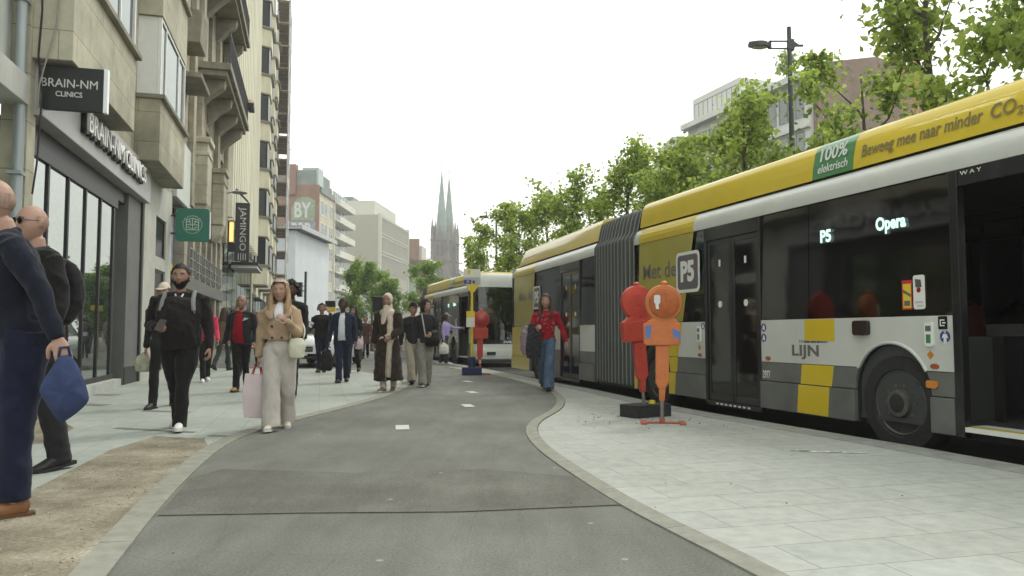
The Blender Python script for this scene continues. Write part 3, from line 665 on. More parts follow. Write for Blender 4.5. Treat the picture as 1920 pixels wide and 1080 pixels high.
for k in range(3):
    for f in range(7):
        bo = link('bay', m1, T); bo.location = (38.7+k*5.5, 0, 4.2+f*3.15)
        link('pane', m2, bo); link('window_frame', m3, bo)
b = MB()
for s in np.arange(38.4, 55, 2.8): b.box(s, s+2.4, 0, -.04, .4, 3.6)
b.build('shopfront', darkglass, T)
# ---- building E and its scaffold
T = facade('brown_building', 'dark brown building hidden behind scaffolding at the end of the row')
b = MB(); b.box(55.2, 62, 10, 0, 0, 29); b.build('wall', brick_mat('brown_wall', (.19, .155, .125), (.15, .125, .10), (.1, .09, .07), .6, .2, .01, axis='SZ', var=.4, stain=.4), T)
for f in range(8):
    for k in range(3): window(T, 55.8+k*2.1, 57.0+k*2.1, 1.2+f*3.4, 3.2+f*3.4, .1, o1, greyframe, darkglass, 2)
T = facade('scaffolding', 'steel scaffolding with board decks standing before the brown building')
steel = mat('galv_steel', (.42, .43, .42), .45, metal=.5, var=.2, scale=3)
b = MB()
for s in np.arange(55.4, 62.2, 2.2):
    for e in (.5, 1.5): b.tube([(s, -e, 0), (s, -e, 31.2)], .05, 6)
for f in range(15):
    z = 2+f*2
    for e in (.5, 1.5):
        b.tube([(55.2, -e, z+1), (62.2, -e, z+1)], .035, 5); b.tube([(55.2, -e, z+.5), (62.2, -e, z+.5)], .03, 5)
    for s in np.arange(55.4, 62.2, 2.2): b.tube([(s, -.3, z), (s, -1.6, z)], .04, 5)
    b.tube([(55.4, -1.5, z), (57.6, -1.5, z+2)], .03, 5)
b.build('frame', steel, T)
b = MB()
for f in range(15): b.box(55.2, 62.2, -.45, -1.5, 2+f*2, 2.08+f*2)
b.build('deck', mat('scaffold_boards', (.30, .24, .17), .8, var=.35, scale=3), T)
b = MB(); rg = random.Random(9)
for f in range(15):
    for k in range(3): 
        if rg.random() < .55: b.box(55.6+2.2*k, 57.4+2.2*k, -1.52, -1.54, 2.1+f*2, 2.1+f*2+rg.uniform(.6, 1.7))
b.build('netting', mat('scaffold_net', (.55, .56, .53), .8, var=.3, scale=2), T)

# ================================================================== FAR LEFT, beyond the crossing
def flip_y(T):
    """mirror a thing built with its front towards +y so that it fronts -y"""
    for o in [x for x in bpy.data.objects if x.parent is T]:
        if o.location.length > 1e-6: o.location.y *= -1
        else:
            o.data.transform(Matrix.Diagonal((1, -1, 1, 1))); o.data.flip_normals()
            for c in [x for x in bpy.data.objects if x.parent is o and x.location.length < 1e-6]:
                c.data.transform(Matrix.Diagonal((1, -1, 1, 1))); c.data.flip_normals()
def far_thing(name, label, x, y, dx, dy, cat='building', group=None):
    return thing(name, label, cat, (x, y, -.1), math.atan2(dy, dx), group)
wrap_m = mat('wrap_sheet', (.60, .64, .655), .6, var=.10, scale=.35, bump=.5, bscale=1.2)
T = far_thing('wrapped_building', 'low building wrapped in pale blue sheeting under a temporary roof', -26.9, 95, .028, 1)
b = MB(); b.use(wrap_m); b.box(0, 15.5, -13.8, 0, 0, 13.9)
b.build('sheeting', None, T)
b = MB(); b.use(mat('roof_felt', (.20, .23, .23), .7)); b.box(-.6, 16.2, -14.2, .9, 14.15, 14.45); b.use(steel); b.box(-.7, 16.3, .9, 1.0, 14.0, 14.6); b.box(-.7, -.6, -14.2, .9, 14.05, 14.3); b.build('temporary_roof', None, T)
b = MB(); b.prism([(-9, 14.45), (-4.6, 14.45), (-6.6, 15.6)], 1, 10, 'x'); b.build('roof_mound', mat('tarp', (.5, .47, .4), .8), T)
brick_o = brick_mat('orange_brick', (.36, .225, .165), (.315, .195, .145), (.33, .26, .21), .5, .16, .012, axis='SZ', var=.25, stain=.25, noise=.6, bump=0)
T = far_thing('brick_apartments', 'orange brick end wall of an apartment block with painted graffiti', -28.4, 112, .028, 1)
b = MB(); b.use(brick_o); b.box(0, .4, -8.5, 0, 0, 23.0)
b.use(mat('cream_front', (.58, .53, .38), .8, var=.12, scale=.4)); b.box(.4, 8.4, -8.5, 0, 0, 21.9)
b.use(mat('slate_top', (.24, .265, .25), .7, var=.2, scale=.8)); b.box(.05, 8.2, -8.4, -.6, 23.0, 25.2); b.box(.5, 8.4, -.6, .25, 21.9, 22.6)
b.use(mat('green_glasshouse', (.40, .5, .44), .4)); b.box(.3, 3, -2.6, -.2, 23.0, 25.6); b.build('wall', None, T)
b = MB(); b.box(-.3, .9, -5.1, -3.4, 21.5, 26.0); b.build('chimney', mat('chimney_brick', (.30, .18, .14), .85), T)
b = MB(); b.tube([(.3, -4.6, 26), (.3, -4.6, 28.5)], .05, 5); b.tube([(.3, -5.0, 28.2), (.3, -4.0, 28.4)], .04, 5); b.build('antenna', darkmetal, T)
gg = mat('graffiti_green', (.30, .36, .25), .7, var=.3, scale=2); gw = mat('graffiti_white', (.6, .62, .58), .7); gp = mat('graffiti_purple', (.30, .28, .34), .7, var=.3, scale=2)
b = MB(); b.use(gg); b.prism([(-4.1, 17.7), (-.6, 17.6), (-.5, 20.6), (-1.6, 21.2), (-3.2, 21.0), (-4.0, 19.6)], -.02, -.05, 'x')
b.use(gp); b.prism([(-6.2, 14.6), (-.4, 14.4), (-.4, 17.55), (-4.6, 17.6), (-5.6, 16.6)], -.02, -.045, 'x'); b.build('graffiti_ground', None, T)
for tx, z0, z1, y0, y1 in (('BY', 18.1, 20.4, -3.6, -1.1), ('B3R', 15.3, 17.4, -4.0, -.9)):
    l = letters('graffiti', tx, gw, T, (-.06, -2.4, z0), (0, 1, 0), size=2, bold=.06, ext=.01); fit(l, y0, y1, 1); fit(l, z0, z1, 2)
for f in range(6):
    for s0, s1 in ((.9, 4.6), (5.6, 7.8)): window(T, s0, s1, 2.2+f*3.3, 4.4+f*3.3, .12, 1, whiteframe, farglass, 2, fw=.12)
T = far_thing('balcony_tower', 'pale apartment block with full width balconies on every floor', -28.2, 120.4, .028, 1)
pale = mat('pale_render', (.66, .66, .57), .75, var=.1, scale=.5)
b = MB(); b.use(pale); b.box(0, 12.4, -11, -.9, -.2, 23.3); b.box(-.1, .25, -.9, .25, 0, 23.0); b.box(1.0, 12.0, -10, -3, 23.3, 25.6); b.build('wall', None, T)
for f in range(8):
    b = MB(); b.use(pale); b.box(0, 12.6, -1, .55, 2.4+f*2.75, 2.62+f*2.75); b.box(2.2, 12.6, .4, .55, 2.62+f*2.75, 3.45+f*2.75); b.box(12.45, 12.6, -1, .4, 2.62+f*2.75, 3.45+f*2.75); b.build('balcony', None, T)
    for (s0, s1, n) in ((.5, 2.0, 1), (2.7, 8.0, 4), (8.6, 12.0, 2)): window(T, s0, s1, 3.3+f*2.75, 5.05+f*2.75, -.9, 1, whiteframe, darkglass if n == 1 else farglass, n, fw=.1, rec=-.04)
T = far_thing('office_building', 'wide grey beige office block with thin vertical fins and a blank side wall', -26.0, 150, .089, 1)
offw = mat('office_side', (.40, .39, .315), .8, var=.06, scale=.2); offl = mat('office_pale', (.55, .55, .48), .8, var=.06, scale=.3)
b = MB(); b.use(offw); b.box(0, 25, -16, 0, 0, 24.5); b.use(offl); b.box(4, 22, -13, -2.2, 24.5, 28.0); b.box(-.1, .5, -.3, .25, 0, 24.8); b.box(24.6, 25.1, -.3, .25, 0, 24.8)
b.use(mat('office_grey', (.45, .47, .47), .7)); b.box(-.3, 0, -16, -1, 0, 14.6); b.build('wall', None, T)
b = MB()
for k in range(30): b.box(.9+k*.8, 1.0+k*.8, 0, .22, 13.2, 24.2)
for z in (16.6, 17.2, 20.2, 20.8, 24.0): b.box(.6, 24.6, 0, .2, z, z+.2)
b.build('fins', offl, T)
for f, (z0, z1) in enumerate(((13.3, 16.5), (17.4, 20.1), (21.0, 23.9))): window(T, .7, 24.5, z0, z1, .06, 1, offw, mirror_glass('office_glass', (.75, .77, .7), base=(.25, .25, .2), k=.35), 12, fw=.1)
window(T, 4.5, 14, 25.2, 27.2, -2.1, 1, whiteframe, farglass, 8, fw=.12)
b = MB(); b.box(5, 9, -10, -7, 28, 29.0); b.build('plant_room', mat('roof_felt', (.20, .23, .23), .7), T)
T = far_thing('brick_house', 'small orange brick building in front of the church', -19.5, 180, .06, 1)
b = MB(); b.use(brick_o); b.box(0, .5, -4.6, 0, 0, 18.4); b.box(0, .5, -8, -2.4, 18.4, 23.4); b.box(0, 10, -12, -.6, 0, 18.3); b.use(offl); b.box(.5, 10, -.6, .1, 0, 18.8); b.box(2.5, 9, -6, -2.2, 18.4, 22.0)
b.box(-8, 0, -8.4, -2.0, 0, 9.5); b.use(mat('green_glasshouse', (.40, .5, .44), .4)); b.box(-2, 0, -8, -3, 9.5, 14); b.build('wall', None, T)
for f in range(5): window(T, 1.0, 9.4, 3+f*3.2, 5.2+f*3.2, .24, 1, offl, farglass, 4, fw=.15)
# ---- church
T = far_thing('church', 'grey stone church with two green copper spires', -24.2, 262, .09, 1, 'church')
stone_c = brick_mat('church_stone', (.22, .19, .16), (.18, .158, .138), (.13, .12, .11), 1.4, .7, .03, axis='SZ', var=.35, stain=.35, noise=.5, bump=0)
copper = mat('copper_green', (.20, .27, .235), .7, var=.22, scale=.5)
def church_tower(cx, cy, zt):
    b = MB(); b.use(stone_c)
    w = 2.7
    b.box(cx-w-.5, cx+w+.5, cy-w-.5, cy+w+.5, 0, 14); b.box(cx-w-.2, cx+w+.2, cy-w-.2, cy+w+.2, 14, 26); b.box(cx-w, cx+w, cy-w, cy+w, 26, 33)
    for sx in (-1, 1):
        for sy in (-1, 1):
            x, y = cx+sx*w, cy+sy*w
            b.box(x-.7, x+.7, y-.7, y+.7, 0, 20); b.box(x-.45, x+.45, y-.45, y+.45, 20, 36); b.lathe([(.6, 0), (.5, .3), (0, 5.0)], 8, (x, y, 36))
    for z in (14, 20, 26, 32.6): b.box(cx-w-.7, cx+w+.7, cy-w-.7, cy+w+.7, z, z+.4)
    for f in ((0, -1), (0, 1), (-1, 0), (1, 0)):
        px, py = cx+f[0]*w, cy+f[1]*w
        if f[0] == 0: b.prism([(px-1.5, 33), (px+1.5, 33), (px, 38)], py-.2, py+.2, 'y')
        else: b.prism([(py-1.5, 33), (py+1.5, 33), (py, 38)], px-.2, px+.2, 'x')
    tw = b.build('tower', None, T)
    b = MB(); b.lathe([(2.3, 0), (2.25, 1), (1.75, 6), (0.10, 24), (0, 24.3)], 8, (cx, cy, 33)); b.build('spire', copper, tw)
    b = MB(); b.tube([(cx, cy, 56.5), (cx, cy, 60.5)], .12, 6); b.box(cx-.6, cx+.6, cy-.08, cy+.08, 58.8, 59.1); b.build('cross', darkmetal, tw)
    b = MB(); dk = mat('belfry_dark', (.07, .07, .07), .9); b.use(dk)
    for f in (-1, 1):
        for k in (-1, 1):
            b.prism([(cx+k*.8-.4, 21), (cx+k*.8+.4, 21), (cx+k*.8+.4, 24.6), (cx+k*.8, 25.7), (cx+k*.8-.4, 24.6)], cy+f*(w+.22), cy+f*(w+.28), 'y')
            b.prism([(cy+k*.8-.4, 21), (cy+k*.8+.4, 21), (cy+k*.8+.4, 24.6), (cy+k*.8, 25.7), (cy+k*.8-.4, 24.6)], cx+f*(w+.22), cx+f*(w+.28), 'x')
            b.prism([(cx+k*.8-.35, 27.5), (cx+k*.8+.35, 27.5), (cx+k*.8+.35, 31), (cx+k*.8, 32), (cx+k*.8-.35, 31)], cy+f*(w+.02), cy+f*(w+.08), 'y')
            b.prism([(cy+k*.8-.35, 27.5), (cy+k*.8+.35, 27.5), (cy+k*.8+.35, 31), (cy+k*.8, 32), (cy+k*.8-.35, 31)], cx+f*(w+.02), cx+f*(w+.08), 'x')
    b.build('belfry_opening', None, tw)
church_tower(0, 0, 58); church_tower(9, 1.0, 58)
b = MB(); b.use(stone_c); b.box(10, 45, -13, 11, 0, 17); b.use(mat('slate_dark', (.14, .15, .16), .7)); b.prism([(-13, 17), (11, 17), (-1, 27)], 10, 45, 'x'); b.build('nave', None, T)

for q in bpy.data.objects:
    if q.parent is None and q.name.split('.')[0] in ('wrapped_building', 'brick_apartments', 'balcony_tower', 'office_building', 'brick_house', 'church'): flip_y(q)

# ================================================================== RIGHT SIDE, beyond the trees
white_r = mat('white_render', (.60, .62, .58), .7, var=.08, scale=.6)
def right_thing(name, label, s=0, cat='building'):
    d = Vector((-.37, 1)).normalized()
    return thing(name, label, cat, (22+d.x*s, 55.8+d.y*s, -.1), math.atan2(d.y, d.x))
T = right_thing('white_block', 'white apartment block with long window rows and a brick end wall behind the trees')
b = MB(); b.use(white_r); b.box(0, 16, -13, 0, 0, 20); b.box(-.1, 16.2, -13, .7, 20.0, 20.5)
b.use(brick_mat('pink_brick', (.33, .245, .195), (.285, .212, .17), (.30, .24, .20), .5, .16, .012, axis='SZ', var=.2, stain=.2, noise=.6, bump=0)); b.box(-.5, 0, -13, -.3, 0, 21.0); b.prism([(-13, 21.0), (-.3, 21.0), (-6, 22.2)], -.5, 0, 'x')
b.use(white_r); b.box(9, 16, -8, -.6, 20.5, 23); b.build('wall', None, T)
for f in range(6):
    z = 1.5+f*3.15
    for k in range(5): window(T, .6+k*3.1, 3.4+k*3.1, z, z+2.1, .12, 1, greyframe, farglass, 3, fw=.09)
window(T, 9.4, 15.8, 20.9, 22.5, -.5, 1, greyframe, farglass, 9, fw=.1)
for k in range(6):
    b = MB(); b.box(0, 16, 0, .25, .6+k*3.15, .85+k*3.15); b.build('ledge', white_r, T)
T = right_thing('curved_block', 'pale building with a rounded roof end at the far end of the right row', 16.5)
prof = [(0, 0), (0, 19.6), (1.5, 19.9), (3.4, 19.3), (4.8, 17.9), (5.6, 15.5), (5.9, 12), (5.9, 0)]
b = MB(); b.prism(prof, -12, .5, 'y'); b.build('wall', white_r, T)
for f in range(5): window(T, .8, 4.6, 1.2+f*3.3, 3.4+f*3.3, .62, 1, greyframe, farglass, 3)
T = right_thing('low_block', 'low brown rooftop building behind the nearest trees', -26)
b = MB(); b.use(mat('brown_render', (.33, .245, .19), .8, var=.2, scale=.5)); b.box(-6, 10, -20, -5, 0, 14.2); b.use(white_r); b.box(-6, 12, -6.5, -4.5, 0, 11.8); b.use(mat('roof_felt', (.20, .23, .23), .7)); b.box(-6, 12, -6.2, -4.3, 11.8, 12.2); b.build('wall', None, T)
for k in range(5): window(T, -5+k*3, -3+k*3, 8.4, 10.4, -4.4, 1, greyframe, farglass, 2)
b = MB(); b.lathe([(.9, 0), (.95, .2), (.95, 2.0), (.8, 2.3), (0, 2.35)], 20, (7.5, -6, 14.2)); b.build('roof_tank', mat('tank_white', (.8, .82, .82), .5), T, smooth=True)
T = right_thing('crane_mast', 'orange lattice crane mast rising before the brick end wall', -7, 'crane')
om = mat('crane_orange', (.55, .30, .08), .5, var=.15)
b = MB(); cx, cy, hw = 0, -2.6, .5
for sx in (-1, 1):
    for sy in (-1, 1): b.tube([(cx+sx*hw, cy+sy*hw, 0), (cx+sx*hw, cy+sy*hw, 33)], .05, 5)
for k in range(22):
    z = k*1.5; s = 1 if k % 2 else -1
    for q in (-1, 1):
        b.tube([(cx-s*hw, cy+q*hw, z), (cx+s*hw, cy+q*hw, z+1.5)], .03, 4); b.tube([(cx+q*hw, cy-s*hw, z), (cx+q*hw, cy+s*hw, z+1.5)], .03, 4)
        b.tube([(cx-hw, cy+q*hw, z), (cx+hw, cy+q*hw, z)], .03, 4); b.tube([(cx+q*hw, cy-hw, z), (cx+q*hw, cy+hw, z)], .03, 4)
b.build('lattice', om, T)
# ================================================================== BUSES
bus_white = mat('bus_white', (.54, .56, .52), .3, var=.09, scale=1.3, coat=.4)
bus_grey = mat('bus_grey', (.125, .13, .122), .4, var=.25, scale=2.2, coat=.3)
bus_yellow = mat('bus_yellow', (.60, .45, .02), .28, var=.06, scale=2, coat=.5)
bus_film = mat('bus_yellow_film', (.36, .315, .05), .22, var=.10, scale=1.5, coat=.5)
bus_green = mat('bus_green', (.055, .22, .075), .3, var=.06, coat=.5)
bus_black = mat('bus_black', (.012, .012, .013), .22, var=.1, coat=.4)
rubber = mat('rubber', (.016, .016, .016), .75, var=.25, scale=12, bump=.2)
tyre_m = mat('tyre', (.022, .022, .021), .85, var=.3, scale=14, bump=.3)
rim_m = mat('rim', (.10, .096, .088), .55, metal=.4, var=.35, scale=10)
bellow_m = mat('bellows', (.20, .21, .195), .75, var=.18, scale=5, stretch=(1, 1, .3))
bus_glass = glass('bus_glass', (.13, .14, .13), rough=.055)
bus_in = mat('bus_interior', (.045, .05, .048), .7, var=.1)
seat_m = mat('seat_red', (.16, .025, .025), .85, var=.2); rail_y = mat('rail_yellow', (.55, .42, .03), .4)
amber = mat('amber_lens', (.55, .20, .02), .25, coat=.6, var=.05)
grey_txt = mat('livery_grey', (.13, .125, .12), .4, var=0); roof_txt = mat('livery_roof', (.20, .17, .07), .4, var=0); pale_txt = mat('livery_pale', (.72, .74, .70), .4, var=0)
blue_st = mat('sticker_blue', (.03, .05, .22), .4, var=0)
led = emit('led_text', (.62, .95, .82), .95)
BW = 2.55; BO = 0.13           # width; the road lies 0.13 m under the platform, heights below count from the platform
def arc(cx, cz, r, a0, a1, n=14): return [(cx+r*math.cos(R(a0+(a1-a0)*k/n)), cz+r*math.sin(R(a0+(a1-a0)*k/n))) for k in range(n+1)]
def body_piece(b, x0, x1, z0, z1, y0, y1, arch=None):
    """flat panel of the bus side with the wheel arch (cx, cz, r) cut out"""
    if arch is None or arch[0]+arch[2] < x0 or arch[0]-arch[2] > x1: b.box(x0, x1, y0, y1, z0, z1); return
    cx, cz, r = arch; P = arch_line(arch, z0)
    if cz+r > z1:
        P = [p for p in P if p[1] <= z1-1e-4]; hw = math.sqrt(r*r-max(0, z1-cz)**2) if z1 > cz else r
        lf = [p for p in P if p[0] < cx] + [(cx-hw, z1)]; rt = [(cx+hw, z1)] + [p for p in P if p[0] > cx]
        b.prism([(x0, z0)] + lf + [(x0, z1)], y0, y1, 'y'); b.prism([(x1, z0), (x1, z1)] + rt, y0, y1, 'y')
    else: b.prism([(x0, z0)] + P + [(x1, z0), (x1, z1), (x0, z1)], y0, y1, 'y')
def arch_line(A, z0, grow=0.0, n=20):
    """wheel arch outline: upright below its centre, round above"""
    cx, cz, r = A; r += grow
    if z0 >= cz: a = math.degrees(math.asin((z0-cz)/r)); return arc(cx, cz, r, 180-a, a, n)
    return [(cx-r, z0)] + arc(cx, cz, r, 180, 0, n) + [(cx+r, z0)]
SEAT = {}
def wheel(parent, M, x, right=True):
    y = -.04 if right else -BW+.04; s = 1 if right else -1
    b = MB(M); R_ = .468
    b.lathe([(.30, -.28*s), (.44, -.29*s), (R_, -.24*s), (R_, -.05*s), (.455, -.005*s), (.33, 0), (.315, -.03*s)], 40, (x, y, .355), 'y')
    t = b.build('wheel', tyre_m, parent, smooth=True)
    b = MB(M)
    b.lathe([(.318, -.035*s), (.30, -.015*s), (.27, -.05*s), (.25, -.11*s), (.235, -.10*s), (.20, -.055*s), (.15, -.045*s), (.14, -.045*s), (.13, 0.02*s), (.06, .035*s), (0, .035*s)], 40, (x, y, .355), 'y')
    for k in range(10):
        a = 2*math.pi*k/10; b.lathe([(.022, -.05*s), (.02, -.015*s), (0, -.012*s)], 6, (x+.175*math.cos(a), y, .355+.175*math.sin(a)), 'y')
    b.build('rim', rim_m, t, smooth=True)
    b = MB(M)
    for k in range(10):
        a = 2*math.pi*(k+.5)/10; ca, sa = math.cos(a), math.sin(a)
        b.prism([(x+ca*r-sa*w_, .355+sa*r+ca*w_) for r, w_ in ((.272, .03), (.272, -.03), (.247, -.036), (.232, -.02), (.232, .02), (.247, .036))], y-.098*s, y-.06*s, 'y')
    b.lathe([(.10, .021*s), (.09, .03*s), (.05, .037*s), (0, .038*s)], 20, (x, y, .355), 'y'); b.build('rim_hole', rubber, t)
def door_leaf(parent, M, x0, x1, z0, z1, y):
    b = MB(M); fw = .055
    b.box(x0, x0+fw, y-.05, y, z0, z1); b.box(x1-fw, x1, y-.05, y, z0, z1); b.box(x0+fw, x1-fw, y-.05, y, z0, z0+.09); b.box(x0+fw, x1-fw, y-.05, y, z1-.07, z1)
    d = b.build('door', bus_black, parent, bevel=.006)
    b = MB(M); b.box(x0+fw*.7, x1-fw*.7, y-.02, y-.012, z0+.07, z1-.05); b.build('pane', bus_glass, d)
    b = MB(M); b.tube([(x0+.12, y-.12, .75), (x0+.12, y-.12, 1.45)], .015, 8); b.tube([(x0+.12, y-.02, .75), (x0+.12, y-.12, .75)], .012, 6); b.tube([(x0+.12, y-.02, 1.45), (x0+.12, y-.12, 1.45)], .012, 6); b.build('handle', rail_y, d)
    b = MB(M); b.lathe([(.045, .0), (.045, .002), (.03, .002)], 20, ((x0+x1)/2, y-.012, 1.42), 'y'); b.use(pale_txt); b.build('door_sticker', pale_txt, d)
    b = MB(M); b.box((x0+x1)/2-.02, (x0+x1)/2+.02, y-.012, y-.009, 1.93, 2.02); b.build('door_sticker', pale_txt, d)
    return d
def seats(parent, M, spots):
    if 'seat' not in SEAT:
        b = MB(); b.box(-.2, .24, -.22, .22, .40, .50); b.prism([(-.2, .45), (-.1, .45), (-.16, 1.12), (-.26, 1.12)], -.22, .22, 'y'); b.tube([(-.2, -.2, 1.1), (-.24, 0, 1.2), (-.2, .2, 1.1)], .018, 6); b.box(-.05, .1, -.05, .05, 0, .4)
        b.v = [(-x, y, z) for x, y, z in b.v]
        SEAT['seat'] = b.mesh('seat', seat_m)
    for (x, y) in spots:
        o = link('seat', SEAT['seat'], parent); o.matrix_local = M @ Matrix.Translation((x, y, .24))
CL = [(0, 2.48), (.004, 2.56), (-.012, 2.62), (-.05, 2.69), (-.10, 2.735), (-.15, 2.75)]
RF = [(-.10, 2.765), (-.115, 2.90), (-.15, 3.06), (-.19, 3.14), (-.27, 3.19), (-.45, 3.215)]
def mirrored(p): return p + [(-BW-y, z) for y, z in reversed(p)]
def bus(label, loc, d, bend, number='2977', group='articulated city buses at the stop', dest=('P5', 'Opera')):
    T = thing('articulated_bus', label, 'bus', (loc[0], loc[1], -BO), math.atan2(d[1], d[0]), group)
    M0 = Matrix.Translation((0, 0, BO)); M1 = M0 @ Matrix.Translation((9.0, 0, 0)) @ Matrix.Rotation(bend, 4, 'Z')
    A1, A2, A3 = (2.82, .46, .475), (7.56, .46, .475), (4.92, .46, .475)
    # lower body, white above grey
    b = MB(M0); b.use(bus_white)
    body_piece(b, .45, .78, .685, 1.19, -.05, 0); body_piece(b, 2.09, 4.86, .685, 1.19, -.05, 0, A1); body_piece(b, 6.09, 8.2, .685, 1.19, -.05, 0, A2)
    b.box(.45, 8.2, -BW, -BW+.05, .685, 1.19)
    b.M = M1; body_piece(b, .95, 1.79, .685, 1.19, -.05, 0); body_piece(b, 3.04, 7.2, .685, 1.19, -.05, 0, A3); b.box(.95, 7.2, -BW, -BW+.05, .685, 1.19)
    b.build('body_panel', None, T, bevel=.006)
    b = MB(M0); b.use(bus_grey)
    for (za, zb, yo) in ((.46, .68, 0), (.13, .452, .022)):
        b.M = M0; body_piece(b, .45, .78, za, zb, -.05, yo); body_piece(b, 2.09, 4.86, za, zb, -.05, yo, A1); body_piece(b, 6.09, 8.2, za, zb, -.05, yo, A2); b.box(.45, 8.2, -BW-yo, -BW+.05, za, zb)
        b.M = M1; body_piece(b, .95, 1.79, za, zb, -.05, yo); body_piece(b, 3.04, 7.2, za, zb, -.05, yo, A3); b.box(.95, 7.2, -BW-yo, -BW+.05, za, zb)
    b.build('skirt', None, T, bevel=.012)
    # wheel arch lips and dark wheel wells, underfloor
    b = MB(M0)
    for M, A in ((M0, A1), (M0, A2), (M1, A3)):
        b.M = M; b.use(bus_white); pa = arch_line(A, .68, .005); b.tube([(p[0], .002, p[1]) for p in pa], .017, 8)
        b.use(rubber); po, pi = arch_line(A, .12, .03), arch_line(A, .12, -.015)
        b.prism(po + pi[::-1], -.7, -.03, 'y')
        b.box(A[0]-.6, A[0]+.6, -.75, -.7, .1, 1.0)
    b.use(rubber); b.M = M0; b.box(.5, 8.2, -BW+.1, -.12, .10, .16); b.M = M1; b.box(.95, 7.2, -BW+.1, -.12, .10, .16)
    b.build('wheel_arch', None, T)
    for x in (2.77, 7.52): wheel(T, M0, x); wheel(T, M0, x, False)
    wheel(T, M1, 4.88); wheel(T, M1, 4.88, False)
    # glazing
    for M, spans in ((M0, ((2.10, 3.98), (3.99, 4.84), (6.11, 8.18))), (M1, ((.97, 1.77), (3.06, 5.0), (5.01, 7.18)))):
        for (x0, x1) in spans:
            b = MB(M); b.prism([(-.012, 1.195), (-.004, 1.195), (-.032, 2.475), (-.04, 2.475)], x0, x1, 'x'); b.build('side_window', bus_glass, T)
        b = MB(M); b.box(spans[0][0], spans[-1][1], -BW+.004, -BW+.012, 1.195, 2.475); b.build('side_window', glass('far_side_glass', (.022, .035, .026)), T)
    class Bars:
        M = M0
        def box(s_, *a):
            f = MB(s_.M); f.box(*a); f.build('window_pillar' if abs(a[1]-a[0]) < .2 else 'header_or_leak_strip', bus_black, T, bevel=.006)
    b = Bars()
    for M, xs in ((M0, (2.1, 3.93, 4.8, 6.05, 7.0, 8.1)), (M1, (.95, 1.72, 3.0, 4.95, 6.1, 7.1))):
        b.M = M
        for x in xs: b.box(x, x+.1, -.08, -.045, 1.19, 2.48); b.box(x, x+.1, -BW+.016, -BW+.06, 1.19, 2.48)
    b.M = M0; b.box(.78, 2.1, -.06, -.002, 2.33, 2.48); b.box(2.0, 2.088, -.07, .012, .12, 2.47); b.box(2.10, 4.84, -.07, -.045, 2.22, 2.48); b.box(6.1, 8.18, -.07, -.045, 2.22, 2.48)
    b.box(.45, .78, -.05, -.004, 1.19, 2.48); b.box(.70, .78, -.07, .01, .12, 2.33)
    b.box(4.85, 6.1, -.06, .006, 2.3, 2.48); b.box(4.85, 4.9, -.06, .008, .1, 2.3); b.box(6.05, 6.1, -.06, .008, .1, 2.3); b.box(4.87, 6.08, -.06, .012, .06, .125)
    b.M = M1; b.box(1.79, 3.04, -.06, .006, 2.3, 2.48); b.box(1.79, 1.84, -.06, .008, .1, 2.3); b.box(2.99, 3.04, -.06, .008, .1, 2.3); b.box(1.8, 3.03, -.06, .012, .06, .125); b.box(3.06, 7.18, -.07, -.045, 2.22, 2.48)
    for M, x0 in ((M0, 4.9), (M1, 1.84)):
        door_leaf(T, M, x0, x0+.572, .13, 2.295, -.012); door_leaf(T, M, x0+.578, x0+1.15, .13, 2.295, -.012)
    b = MB(M0)
    for k in range(8): b.box(5.08+k*.1, 5.14+k*.1, .0125, .0145, .083, .103)
    b.build('door_lettering', pale_txt, T)
    # roof: white cove, yellow fairing
    b = MB(M0); cv = mirrored(CL); b.sweep(cv, .45, 8.2, 1); b.M = M1; b.sweep(cv, .95, 7.2, 1); b.build('roof', bus_white, T, smooth=True)
    b = MB(M0)
    def fairing(b, x0, x1, t0, t1):
        rf = mirrored(RF); n = len(rf); vs, fs = [], []
        lo = [(y if i not in () else y, 2.76 + (z-2.76)*.12) for i, (y, z) in enumerate(rf)]
        secs = ([(x0-t0, lo)] if t0 else []) + [(x0, rf), (x1, rf)] + ([(x1+t1, lo)] if t1 else [])
        for x, p in secs: vs += [(x, y, z) for y, z in p]
        for i in range(len(secs)-1):
            for j in range(n-1): fs.append((i*n+j, i*n+j+1, (i+1)*n+j+1, (i+1)*n+j))
        fs += [tuple(range(n)), tuple(reversed(range((len(secs)-1)*n, len(secs)*n)))]
        b.add(vs, fs)
    b.use(bus_yellow); fairing(b, 1.0, 8.18, .35, 0); b.M = M1; fairing(b, .97, 6.5, 0, .55); rfo = b.build('roof_fairing', None, T, smooth=True)
    # yellow film over the side, the green panel, stripes
    b = MB(M0); b.use(bus_film)
    def film(pts, y):
        f = MB(b.M); f.prism(pts, y, y+.0015, 'y'); return f.build('livery_panel', b.mats[b.cur], T)
    def band_film(x0, x1):
        f = MB(b.M); f.sweep(cvo, x0, x1, 1); return f.build('livery_panel', bus_yellow, T)
    film([(6.70, 1.2), (6.37, 2.475), (8.02, 2.475), (8.1, 1.2)], -.003)
    b.use(bus_yellow)
    P = arch_line(A2, .69, .012); film([(6.71, 1.185), (6.84, .69)] + P + [(8.13, .69), (8.1, 1.185)], .001)
    film([(6.84, .68), (6.87, .46), (7.07, .46), (7.07, .5)] + [p for p in arch_line(A2, .46, .012) if p[0] < 7.56 and .5 < p[1] < .68] + [(7.12, .68)], .001); film([(6.87, .45), (6.9, .135), (7.07, .135), (7.07, .45)], .0235)
    film([(8.06, .68), (8.08, .46), (8.19, .46), (8.19, .68)], .001); film([(8.08, .45), (8.09, .135), (8.19, .135), (8.19, .45)], .0235)
    cvo = [(y+.0025, z+.001) for y, z in CL]; band_film(6.37, 8.02)
